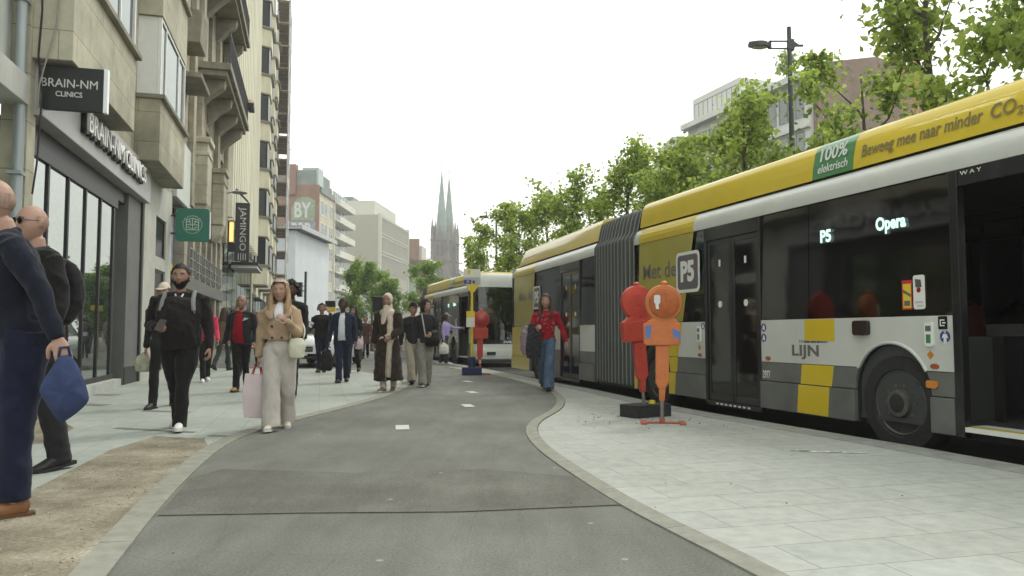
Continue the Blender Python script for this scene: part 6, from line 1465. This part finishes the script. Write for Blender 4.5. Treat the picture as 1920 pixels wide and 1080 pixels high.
    if buttons:
        for (bx, bz) in buttons:
            bb = MB(); yb = -(RB[3]+.03)*k
            bb.lathe([(.014, 0), (.013, -.006), (0, -.007)], 12, (bx, yb-.012, bz), 'y'); bb.build('button', mat('button_dark', (.03, .02, .015), .4, var=0), T)
    # ---- trousers
    if trouser is not None:
        s1 = Soup(); s1.etube([tz((0, 0, .13)), tz((0, 0, .02)), tz((0, .004, -.06))], [(RA[2]+.012)*k, (RA[1]+.012)*k, .15*k*g], [(RB[2]+.010)*k, (RB[1]+.014)*k, .10*k*g], seg=20)
        for (hip, kn, an, f, u) in Ls:
            t0, t1, t2 = tw; bt = an-np.array([0, 0, .035*k-hem_up])
            s1.etube([hip+np.array([0, 0, .03]), hip*.5+kn*.5, kn, kn*.5+an*.5, bt], [t0*k*g*1.03, (t0+t1)*.5*k*g, t1*k, (t1+t2)*.5*k, t2*k], [t0*k*g*1.08, (t0+t1)*.52*k*g, t1*1.05*k, (t1+t2)*.53*k, t2*1.18*k], seg=16, cap=.05)
        solid('trousers', s1, vox, trouser, T, fold=fold*.95, seed=seed+9, vert=tw[2] > .08, fk=24)
    # ---- shoes
    if shoe is not None:
        upper, sole = shoe
        for (hip, kn, an, f, u) in Ls:
            s1 = Soup(); side = np.cross(f, u); A = lambda a, c: an+f*a*k+u*(c-.078)*k
            s1.etube([A(-.055, .05), A(-.01, .056), A(.07, .046), (A(.13, .036)), A(.185, .030)], [.033*k, .038*k, .041*k, .044*k, .034*k], [.044*k, .05*k, .042*k, .031*k, .022*k], side=side, n=4, seg=14)
            s1.etube([A(-.02, .06), A(-.025, shoe_h+.02)], [.036*k, .038*k], [.045*k, .045*k], side=side)
            so = solid('shoe', s1, .007 if detail else .009, upper, T, sm=1)
            bb = MB(); P2 = [(-.095, -.028), (-.06, -.036), (0, -.034), (.08, -.042), (.13, -.047), (.18, -.036), (.208, -.01), (.208, .01), (.18, .036), (.13, .047), (.08, .042), (0, .034), (-.06, .036), (-.095, .028)]
            lo_, hi_ = [A(p[0], .0)+side*p[1]*k for p in P2], [A(p[0], .024)+side*p[1]*k for p in P2]; n_ = len(P2)
            bb.add(lo_+hi_, [tuple(range(n_)), tuple(reversed(range(n_, 2*n_)))]+[(i, (i+1) % n_, n_+(i+1) % n_, n_+i) for i in range(n_)]); bb.build('sole', sole, so)
    T['_'] = 0; del T['_']
    return T, dict(arms=Ar, sh=sh, tz=tz, k=k, hz=hz, HM=HM, legs=Ls, RA=RA, RB=RB)
def wpt(T, p):
    return Matrix.Translation(T.location) @ Matrix.Rotation(T.rotation_euler.z, 4, 'Z') @ Vector(p)
def bag_soft(name, label, cat, T, pts, ra, rb, m, side=(1, 0, 0), fold=.006, straps=(), strap_m=None, vert=False, group=None, vox=.01):
    """a bag carried by a person: a thing of its own standing in the person's frame"""
    B = thing(name, label, cat, T.location, T.rotation_euler.z, group); s1 = Soup(); s1.etube(pts, ra, rb, side=side, seg=16, cap=.15)
    solid('bag_body', s1, vox, m, B, sm=2, fold=fold, seed=4, fk=34, vert=vert)
    for st, r in straps:
        b = MB(); b.tube([tuple(p) for p in crom(st, 5)], r, 8); b.build('strap', strap_m or m, B, smooth='all')
    return B
black_c, navy = cloth('black', (.014, .0135, .014)), cloth('navy', (.010, .0115, .021), .3)
denim = cloth('denim_dark', (.012, .0145, .034), .35); denim_l = cloth('denim', (.08, .12, .19), .35); beige_c = cloth('beige', (.37, .265, .175)); pale_p = cloth('pale_grey', (.47, .435, .40), .1)
red_c = cloth('red', (.27, .010, .018), .3); pink_c = cloth('pink', (.60, .04, .10)); brown_c = cloth('dark_brown', (.032, .022, .017)); scarf_c = cloth('cream_scarf', (.56, .48, .39), .1)
lav = cloth('lavender', (.36, .31, .55)); char = cloth('charcoal', (.022, .022, .024)); white_c = cloth('white', (.62, .64, .68), .06); khaki = cloth('khaki', (.36, .32, .25)); olive = cloth('dark_green', (.035, .05, .045)); suit = cloth('suit_navy', (.015, .026, .045))
leather_b = mat('leather_tan', (.20, .085, .03), .45, var=.25, scale=14, bump=.15, coat=.2); shoe_blk = mat('shoe_black', (.016, .015, .015), .5, var=.2); sole_blk = mat('sole_dark', (.02, .02, .02), .8); shoe_wht = mat('shoe_white', (.68, .68, .66), .55, var=.08); sole_wht = mat('sole_white', (.6, .6, .58), .7); tanboot = mat('boot_tan', (.36, .19, .06), .7, var=.2)
blk_h = hair_mat('black', (.012, .01, .009)); brn_h = hair_mat('brown', (.06, .038, .024)); bln_h = hair_mat('blond', (.33, .225, .13)); gry_h = hair_mat('cropped', (.28, .19, .145))

# 1 man in navy jacket at the left edge
T, q = person('man in a navy jacket and jeans with tan leather boots at the left edge', -2.79, 4.42, 1.92, R(-56), girth=1.12, belly=.04, legs=((26, 6, 8), (4, 4, 0)), arms=((20, 8, 20, 0), (-30, 16, 12, -2)), lean=12, head=(-6, 0), top_mat=navy, hem=.86, shirt=cloth('blue_shirt', (.30, .34, .42)), cut=(0, .03, .05), hem_up=.055, trouser=denim, tw=(.10, .078, .07), shoe=(leather_b, mat('sole_brown', (.10, .05, .02), .7)), shoe_h=.14, hair='stubble', hair_mat_=gry_h, vox=.009, detail=True, fold=.0075)
S, el, wr, f = q['arms'][1]; p = wr+f*.11; k = 1
B = thing('carrier_bag', 'crumpled blue cloth bag hanging from the hand of the navy jacket man', 'bag', T.location, T.rotation_euler.z)
ol = crom([(-.025, .0), (-.055, -.06), (-.105, -.16), (-.095, -.22), (-.02, -.345), (.02, -.35), (.115, -.265), (.12, -.20), (.075, -.07), (.03, .0), (-.025, .0)], 4)[:-1]
ol = np.array(ol); cen = np.array([0., -.19]); n_ = len(ol); rr = [1, .97, .88, .74, .56, .36, .16]; vs, fs = [], []
for sd in (1, -1):
    o0 = len(vs)
    for r in rr:
        for q_ in ol:
            d_ = q_-cen; an = math.atan2(d_[1], d_[0]); pt = cen+d_*r; crs = math.sin(an*7+2.2*r+sd)*.006*r + math.sin(pt[0]*55+pt[1]*38)*.005 - .010*abs(math.sin(pt[0]*21-pt[1]*9+1.1*sd))
            vs.append((p[0]+.01+sd*(.048*(1-r**4)**.8+(crs+.006)*(1-r**6)), p[1]+pt[0], p[2]+pt[1]+.005))
    for k_ in range(len(rr)-1):
        for a_ in range(n_): fs.append((o0+k_*n_+a_, o0+k_*n_+(a_+1) % n_, o0+(k_+1)*n_+(a_+1) % n_, o0+(k_+1)*n_+a_))
    fs.append(tuple(o0+(len(rr)-1)*n_+a_ for a_ in range(n_)))
b = MB(); b.add(vs, fs); b.build('bag_body', cloth('blue_bag', (.035, .05, .115)), B, smooth='all')
b = MB(); b.tube([(p[0]+.01, p[1]-.025, p[2]), (p[0]+.015, p[1]-.02, p[2]+.05), (p[0]+.01, p[1]+.02, p[2]+.055), (p[0]+.01, p[1]+.03, p[2])], .008, 8); b.build('strap', cloth('blue_bag', (.035, .05, .115)), B, smooth='all')
# 2 bald man behind him
T, q = person('bald man in dark jacket and glasses partly hidden behind the navy jacket', -3.56, 5.75, 1.98, R(-30), girth=1.05, legs=((16, 6, 4), (-7, 8, -6)), arms=((-10, 8, 20, 0), (-6, 12, 26, 2)), head=(0, 0), top_mat=black_c, hem=.9, trouser=char, tw=(.092, .07, .066), shoe=(shoe_blk, sole_blk), shoe_h=.12, hair='stubble', hair_mat_=gry_h, vox=.009, detail=True, fold=.008)
b = MB(); 
for s in (-1, 1): b.lathe([(.0245, -.001), (.0245, .001), (.023, .001), (.023, -.001)], 16, (s*.032, -.098, .01), 'y'); b.tube([(s*.056, -.095, .014), (s*.082, .01, .014)], .0025, 5)
b.tube([(-.01, -.1, .014), (.01, -.1, .014)], .003, 5); b.v = q['HM'](b.v); b.build('glasses', bus_black, T)
S, el, wr, f = q['arms'][1]; b = MB(); b.tube([wr-f*.02, wr+f*.012], .036, 14); b.box(wr[0]+.02, wr[0]+.042, wr[1]-.025, wr[1]+.02, wr[2]-.02, wr[2]+.02); b.build('watch', bus_black, T)
tz = q['tz']
bag_soft('backpack', 'black backpack on the back of the bald man', 'backpack', T, [tz((0, .16, .06)), tz((0, .215, .2)), tz((0, .20, .38)), tz((0, .16, .46))], [.13, .16, .15, .09], [.06, .10, .09, .05], char, straps=[([tz((s*.12, .12, .44)), tz((s*.125, .0, .535)), tz((s*.12, -.13, .40)), tz((s*.15, -.06, .16)), tz((s*.15, .1, .1))], .016) for s in (-1, 1)])
# 3 man in black sweater
T, q = person('bearded man in black sweater and white shoes looking up from a phone', -3.56, 8.25, 1.76, R(10), skin_c=TAN, girth=1.36, belly=.06, legs=((-12, 16, -12), (13, 6, 6)), arms=((-2, 17, 84, 36), (-2, 14, 16, 2)), lean=1, head=(2, 2), top='sweater', top_mat=cloth('warm_black', (.017, .014, .0135)), hem=.90, trouser=black_c, tw=(.088, .074, .068), sleeve=.06, shoe=(shoe_wht, sole_wht), hair='short', hair_mat_=blk_h, beard=blk_h, vox=.009, detail=True, fold=.007)
tz = q['tz']; s1 = Soup(); s1.etube([tz((-.04, -.06, .52)), tz((0, -.118, .45)), tz((.04, -.06, .52))], [.008, .014, .008], [.008, .006, .008], seg=8); solid('shirt_collar', s1, 0, white_c, T)
bag_soft('backpack', 'backpack with grey shoulder straps worn by the man in the black sweater', 'backpack', T, [tz((0, .18, .06)), tz((0, .25, .2)), tz((0, .23, .38)), tz((0, .18, .48))], [.13, .16, .15, .09], [.06, .10, .09, .05], char, straps=[([tz((s*.15, .13, .46)), tz((s*.145, .01, .540)), tz((s*.15, -.115, .45)), tz((s*.165, -.15, .34))], .024) for s in (-1, 1)] + [([tz((s*.165, -.15, .34)), tz((s*.21, -.06, .2)), tz((s*.2, .12, .1))], .01) for s in (-1, 1)], strap_m=cloth('strap_grey', (.20, .215, .22)))
S, el, wr, f = q['arms'][0]; c = wr+f*.10; Bp = thing('mobile_phone', 'dark mobile phone held in the hand of the bearded man', 'phone', T.location, T.rotation_euler.z)
b = MB(Matrix.Translation(Vector(c)+Vector((.015, -.03, .035))) @ Matrix.Rotation(R(-38), 4, 'X') @ Matrix.Rotation(R(14), 4, 'Y')); b.prism(rrect(-.037, .037, -.075, .075, .012), -.004, .004, 'y'); b.build('case', mat('phone_case', (.05, .035, .03), .4), Bp, bevel=.002)
b = MB(b.M); b.prism(rrect(-.033, .033, -.07, .07, .01), .0042, .005, 'y'); b.build('screen', bus_black, Bp)
# 4 person with a cream cap behind him
T, q = person('person in a cream cap almost hidden behind the bearded man', -4.86, 10.75, 1.74, R(6), legs=((20, 10, 0), (-14, 20, -10)), top_mat=char, hem=.86, trouser=black_c, shoe=(shoe_blk, sole_blk), hair='short', scarf=('cap', scarf_c))
S, el, wr, f = q['arms'][0]; p = wr+f*.08
bag_soft('handbag', 'pale woven handbag carried beside the person in the cream cap', 'bag', T, [p+np.array([-.02, 0, -.02]), p+np.array([-.03, 0, -.12]), p+np.array([-.03, 0, -.25])], [.05, .12, .10], [.03, .07, .06], cloth('woven_cream', (.40, .40, .30), .4), straps=[([p+np.array([-.09, 0, -.06]), p+np.array([0, 0, .02]), p+np.array([.05, 0, -.06])], .008)])
# 5 woman in pink
T, q = person('woman in a bright pink jacket and dark trousers further back', -6.48, 16.3, 1.72, R(25), female=True, skin_c=TAN, legs=((16, 6, 0), (-12, 16, -10)), top_mat=pink_c, hem=.9, trouser=black_c, shoe=(shoe_wht, sole_wht), hair='long', hair_mat_=brn_h)
# 6 long-haired person walking away
T, q = person('person with long brown hair and green trousers walking away', -7.95, 21.2, 1.74, R(170), female=True, top_mat=cloth('mid_brown', (.16, .11, .07)), hem=.78, trouser=olive, shoe=(shoe_blk, sole_blk), hair='long', hair_mat_=brn_h)
T, q = person('dark haired person in black walking away near the shop fronts', -8.9, 24.5, 1.76, R(185), top_mat=black_c, hem=.86, trouser=denim, shoe=(shoe_blk, sole_blk), hair='curly', hair_mat_=blk_h)
for (lb, x, y, h, rz, fm, tm, tr, hr, hm) in (
        ('person in a dark red jacket between the bald man and the shop fronts', -6.6, 18.6, 1.72, 8, False, cloth('wine', (.12, .02, .03)), black_c, 'short', blk_h),
        ('blond person in a grey jacket walking far behind the bald man', -8.0, 24.2, 1.70, 4, True, cloth('mid_grey', (.15, .155, .16)), denim, 'long', bln_h),
        ('person in an olive jacket far back under the grey canopy', -10.2, 28.5, 1.76, -5, False, olive, black_c, 'short', brn_h),
        ('person in a navy jacket far back left of the white car', -8.9, 28.0, 1.74, 6, False, navy, denim, 'short', blk_h),
        ('person in a tan coat farthest back along the shop fronts', -10.0, 33.0, 1.70, 2, True, cloth('tan_coat', (.28, .2, .13)), black_c, 'long', brn_h),
        ('person in a black coat standing at the junction beside the signal box', -4.55, 30.5, 1.72, 12, False, black_c, char, 'short', gry_h)):
    person(lb, x, y, h, R(rz), female=fm, skin_c=TAN if x < -8 else FAIR, top_mat=tm, hem=.82, trouser=tr, shoe=(shoe_blk, sole_blk), hair=hr, hair_mat_=hm, legs=((12, 6, 4), (-10, 16, -10)) if int(y) % 2 else ((-10, 16, -10), (12, 6, 4)))
# 7 bald man in red
T, q = person('bald man in a red shirt under an open dark jacket with tan boots', -4.78, 13.6, 1.69, R(4), girth=1.12, belly=.05, skin_c=TAN, legs=((8, 4, 4), (-8, 14, -6)), arms=((-6, 12, 22, 0), (6, 12, 24, 2)), top_mat=char, hem=.84, shirt=red_c, cut=(-.02, .11, .055), trouser=black_c, shoe=(tanboot, sole_blk), shoe_h=.13, hair='stubble', hair_mat_=blk_h, detail=True)
tz = q['tz']; b = MB(); b.M = Matrix.Translation(Vector(tz((.105, -.155, .40)))) @ Matrix.Rotation(R(-22), 4, 'Y'); b.box(-.045, .05, -.012, .0, -.012, .004); b.box(-.02, .02, -.012, 0, .012, .024); b.build('jacket_stripe', white_c, T)
# 8 woman in beige
T, q = person('blond woman in a short beige jacket and pale wide trousers', -2.50, 8.3, 1.60, R(6), female=True, girth=1.08, legs=((14, 6, 4), (-12, 14, -14)), arms=((-4, 10, 8, 2), (22, 12, 104, 30)), lean=1, head=(-4, 0), top_mat=beige_c, hem=1.06, flare=1.08, sleeve=.058, trouser=pale_p, tw=(.10, .098, .105), shoe=(mat('shoe_cream', (.55, .52, .42), .6), sole_wht), hair='long', hair_mat_=bln_h, scarf=('band', cloth('band_mauve', (.42, .34, .30))), vox=.009, detail=True, fold=.007, buttons=((-.06, 1.10), (-.055, .98), (.045, .98)))
tz = q['tz']; k = q['k']; s1 = Soup()
for s in (-1, 1): s1.etube([tz((s*.05, -.06, .545)), tz((s*.105, -.125, .46)), tz((s*.07, -.16, .385))], [.02, .05, .02], [.012, .012, .010], side=(1, 0, .2), seg=10)
solid('lapel', s1, 0, beige_c, T); s1 = Soup(); s1.etube([tz((0, -.04, .555)), tz((0, -.125, .45)), tz((0, -.15, .37))], [.04, .055, .025], [.02, .02, .012], seg=10); solid('blouse', s1, 0, white_c, T)
S, el, wr, f = q['arms'][0]; p = wr+f*.09
B = thing('shopping_bag', 'large pale pink paper shopping bag with red handle cords', 'bag', T.location, T.rotation_euler.z)
b = MB(Matrix.Translation(Vector(p)+Vector((-.01, 0, -.10))) @ Matrix.Rotation(R(4), 4, 'Y')); t0, t1 = (.125, .055), (.12, .075)
b.add([(-.115, -.05, 0), (.115, -.05, 0), (.115, .05, 0), (-.115, .05, 0), (-.12, -.065, -.22), (.11, -.06, -.24), (.115, .06, -.22), (-.118, .06, -.22), (-.085, -.055, -.46), (.10, -.05, -.46), (.10, .05, -.46), (-.085, .05, -.46)], [(0, 1, 5, 4), (1, 2, 6, 5), (2, 3, 7, 6), (3, 0, 4, 7), (4, 5, 9, 8), (5, 6, 10, 9), (6, 7, 11, 10), (7, 4, 8, 11), (8, 9, 10, 11)])
o = b.build('bag_body', mat('bag_pale_pink', (.60, .50, .52), .6, var=.06, scale=5, bump=.3, bscale=12), B, bevel=.004); sd = o.modifiers.new('so', 'SOLIDIFY'); sd.thickness = .003
M_ = b.M
for yy in (-.045, .045): b = MB(M_); b.tube([(-.05, yy, -.01), (-.03, yy*.5, .07), (.0, 0, .105), (.03, yy*.5, .07), (.05, yy, -.01)], .007, 6); b.build('handle', cloth('cord_red', (.45, .03, .06)), B)
S, el, wr, f = q['arms'][1]
p = np.array([.20, -.13, .90])
bag_soft('handbag', 'small cream handbag on the arm of the blond woman', 'bag', T, [p+np.array([0, 0, .07]), p, p+np.array([0.0, 0, -.13])], [.07, .095, .075], [.03, .05, .045], mat('bag_cream', (.55, .55, .43), .5, var=.08), fold=.004, straps=[([p+np.array([-.07, 0, .08]), p+np.array([-.06, .03, .25]), tz((.12, -.09, .53)), tz((.13, .06, .5)), p+np.array([.06, .06, .2]), p+np.array([.07, 0, .08])], .008)])
# 9 man behind her
T, q = person('tall dark haired man in black right behind the blond woman', -3.50, 12.2, 1.83, R(2), skin_c=DARKS, top_mat=black_c, hem=.86, trouser=black_c, shoe=(shoe_blk, sole_blk), hair='curly', hair_mat_=blk_h, legs=((-10, 20, -10), (6, 4, 0)))
# 10 man with headphones
T, q = person('man in black with headphones holding a white paper', -5.02, 20.3, 1.80, R(6), skin_c=TAN, girth=1.1, legs=((6, 4, 4), (-6, 8, -6)), arms=((14, 10, 92, 10), (60, 20, 100, 20)), top_mat=black_c, hem=.88, trouser=denim, shoe=(shoe_blk, sole_blk), hair='short', hair_mat_=blk_h)
b = MB(); b.tube([(-.095, .01, .0), (-.09, .01, .08), (0, .01, .135), (.09, .01, .08), (.095, .01, 0)], .012, 8)
for s in (-1, 1): b.lathe([(.04, -.018), (.045, 0), (.035, .018)], 14, (s*.097, .012, -.005), 'x')
b.v = q['HM'](b.v); b.build('headphones', mat('headphone_grey', (.2, .2, .2), .4), T, smooth=True)
S, el, wr, f = q['arms'][0]; Bp = thing('paper_sheet', 'folded white paper in the hand of the man with headphones', 'paper', T.location, T.rotation_euler.z); b = MB(Matrix.Translation(Vector(wr+f*.12)) @ Matrix.Rotation(R(30), 4, 'Y')); b.box(-.06, .06, -.006, 0, -.075, .075); b.build('sheet', white_c, Bp)
# 11 man in suit
T, q = person('man in a navy suit and white shirt carrying a black bag', -3.54, 16.1, 1.74, R(4), skin_c=DARKS, girth=1.12, belly=.05, legs=((10, 6, 4), (-10, 16, -8)), arms=((-2, 10, 10, 0), (-4, 11, 16, 0)), top_mat=suit, hem=.80, shirt=white_c, cut=(0.0, .085, .05), trouser=cloth('suit_trouser', (.018, .022, .045)), tw=(.09, .074, .07), shoe=(shoe_blk, sole_blk), hair='crop', hair_mat_=blk_h, detail=True)
S, el, wr, f = q['arms'][0]; p = wr+f*.09
bag_soft('travel_bag', 'soft black bag hanging from the hand of the man in the suit', 'bag', T, [p+np.array([-.03, .0, -.08]), p+np.array([-.04, 0, -.25]), p+np.array([-.04, 0, -.50])], [.06, .13, .12], [.08, .14, .13], char, fold=.012, straps=[([p+np.array([-.04, -.05, -.12]), p+np.array([0, -.02, .0]), p+np.array([-.04, .08, -.12])], .012)])
# 12 person behind on the right
T, q = person('dark haired person in black behind the man in the suit', -4.12, 20.0, 1.74, R(-4), skin_c=TAN, female=True, top_mat=black_c, hem=.80, trouser=black_c, shoe=(shoe_blk, sole_blk), hair='long', hair_mat_=blk_h, arms=((-10, 8, 18, 0), (10, 14, 40, 10)))
S, el, wr, f = q['arms'][1]; p = wr+f*.06
bag_soft('handbag', 'pale pink bag held by the person behind the suit', 'bag', T, [p+np.array([0, -.05, -.02]), p+np.array([0, -.05, -.12]), p+np.array([0, -.05, -.26])], [.06, .11, .09], [.03, .06, .05], cloth('pale_pink', (.56, .40, .44)))
T, q = person('distant walker in a dull red brown coat near the signal box', -6.0, 31.5, 1.74, R(3), top='coat', top_mat=cloth('rust_brown', (.095, .045, .04)), hem=.6, flare=1.1, trouser=black_c, shoe=(shoe_blk, sole_blk), hair='short')
T, q = person('distant walker in a grey coat crossing the junction', -7.4, 34.5, 1.72, R(175), top='coat', top_mat=cloth('dull_grey', (.10, .10, .11)), hem=.66, trouser=black_c, shoe=(shoe_blk, sole_blk), hair='short', female=True)
# 14 woman in hijab
T, q = person('woman in a cream headscarf and long dark brown open coat', -2.18, 13.55, 1.72, R(-10), female=True, skin_c=TAN, girth=1.08, legs=((8, 6, 2), (-7, 10, -8)), arms=((-10, 14, 14, 0), (4, 10, 50, 26)), top='coat', top_mat=brown_c, hem=.21, flare=1.35, sleeve=.07, shirt=None, trouser=scarf_c, tw=(.08, .06, .055), shoe=(mat('shoe_taupe', (.22, .17, .12), .6), sole_wht), scarf=('hijab', scarf_c), cut=(.075, .05, .05), detail=True, collar=False, fold=.008)
s1 = Soup(); tz = q['tz']; s1.etube([tz((0.02, -.01, .44)), tz((.02, -.02, .2)), tz((.02, -.03, -.1)), tz((.03, -.03, -.45)), tz((.035, -.03, -.66))], [.12, .13, .145, .15, .16], [.10, .11, .11, .12, .13], seg=16, cap=.05); solid('dress', s1, .011, scarf_c, T, fold=.008, vert=True)
# 15 man with a cap
T, q = person('person in a dark cap and khaki trousers beside the long coat', -2.05, 15.9, 1.70, R(14), legs=((26, 4, 14), (-16, 30, -20)), skin_c=FAIR, head=(24, 0), top_mat=char, hem=.86, trouser=khaki, tw=(.095, .085, .085), shoe=(shoe_blk, sole_blk), hair='short', hair_mat_=brn_h, scarf=('cap', black_c))
# 16 woman in black jacket
T, q = person('dark haired woman in a black jacket and faded trousers looking aside', -1.68, 14.9, 1.66, R(10), female=True, girth=1.08, legs=((10, 4, 4), (-8, 12, -10)), arms=((0, 9, 20, 0), (8, 12, 66, 34)), head=(48, 0), top_mat=char, hem=.90, sleeve=.062, trouser=cloth('faded', (.26, .25, .22), .3), tw=(.095, .085, .09), shoe=(shoe_blk, sole_wht), hair='bun', hair_mat_=blk_h, detail=True)
tz = q['tz']
bag_soft('crossbody_bag', 'black crossbody bag with a pale strap on the woman looking aside', 'bag', T, [np.array([.12, -.20, .96]), np.array([.12, -.22, .87]), np.array([.12, -.20, .79])], [.13, .15, .13], [.04, .055, .04], black_c, fold=.003, straps=[([np.array([.0, -.17, .95]), tz((-.04, -.17, .3)), tz((-.08, -.09, .545)), tz((-.07, .08, .53))], .012)], strap_m=cloth('strap_cream', (.5, .48, .42)))
# 17 woman in lavender at the bus door
T, q = person('woman in a lavender jacket and pale cap reaching towards the second bus', -2.22, 25.5, 1.68, R(80), female=True, skin_c=TAN, girth=1.1, legs=((8, 6, 2), (-8, 10, -6)), arms=((-4, 8, 10, 0), (62, 8, 26, 0)), top_mat=lav, hem=1.0, trouser=cloth('plum', (.05, .04, .05)), tw=(.09, .075, .065), shoe=(shoe_wht, sole_wht), hair='pony', hair_mat_=brn_h, scarf=('cap', cloth('cap_pale', (.5, .43, .47))))
S, el, wr, f = q['arms'][0]; p = wr+f*.09
bag_soft('carrier_bag', 'white plastic carrier bag in the hand of the woman in lavender', 'bag', T, [p+np.array([0, 0, -.02]), p+np.array([0, 0, -.14]), p+np.array([0, 0, -.30]), p+np.array([0, 0, -.38])], [.03, .09, .11, .09], [.05, .15, .17, .14], cloth('plastic_white', (.62, .62, .58), .06), fold=.01)
# 18 woman in red by the near bus
T, q = person('long haired person in a red sweater and jeans with coats over one arm', .61, 13.85, 1.72, R(-6), female=False, girth=.98, legs=((-15, 24, -14), (14, 6, 8)), arms=((16, 14, 80, 30), (-6, 22, 24, -6)), top='sweater', top_mat=red_c, hem=.95, trouser=denim_l, tw=(.10, .09, .105), shoe=(shoe_blk, sole_blk), hair='long', hair_mat_=brn_h, detail=True)
tz = q['tz']; rg = random.Random(8); b = MB()
for i in range(46):
    a = rg.uniform(-1.2, 1.2); zz = rg.uniform(.12, .5); p = tz((.175*math.sin(a), -.155*math.cos(a)*.98, zz)); s = .007; b.add([p+np.array([-s, -.01, 0]), p+np.array([s, -.01, 0]), p+np.array([0, -.01, s*1.6])], [(0, 1, 2)])
b.build('knit_fleck', white_c, T)
S, el, wr, f = q['arms'][0]; p = el*.4+wr*.6
bag_soft('folded_coats', 'dark coat with a mauve lining draped over the arm of the person in red', 'coat', T, [p+np.array([0, 0, .055]), p+np.array([-.02, -.03, -.10]), p+np.array([-.03, -.03, -.32]), p+np.array([-.02, -.01, -.52])], [.12, .15, .16, .12], [.08, .085, .08, .05], cloth('coat_dark', (.035, .033, .04)), fold=.012)
bag_soft('folded_coats', 'mauve grey jacket hanging beside the darker coat on the same arm', 'coat', T, [p+np.array([-.14, -.02, .03]), p+np.array([-.17, -.03, -.12]), p+np.array([-.18, -.01, -.34]), p+np.array([-.16, 0, -.46])], [.05, .07, .07, .04], [.09, .10, .08, .05], cloth('coat_mauve', (.25, .19, .22)), fold=.012)
# ================================================================== HAZE
hz_m = bpy.data.materials.new('haze_air'); hz_m.use_nodes = True; t = hz_m.node_tree; t.nodes.clear()
ho = t.nodes.new('ShaderNodeOutputMaterial'); hv = t.nodes.new('ShaderNodeVolumePrincipled')
hv.inputs['Color'].default_value = (1, 1, 1, 1); hv.inputs['Density'].default_value = .0012; hv.inputs['Anisotropy'].default_value = 0.2
t.links.new(hv.outputs[0], ho.inputs['Volume'])
b = MB(); b.box(-620, 620, -620, 620, -1.2, 75); H = b.build('haze', hz_m)
tag(H, 'thin pale haze filling the air of the whole street', 'haze', kind='stuff')
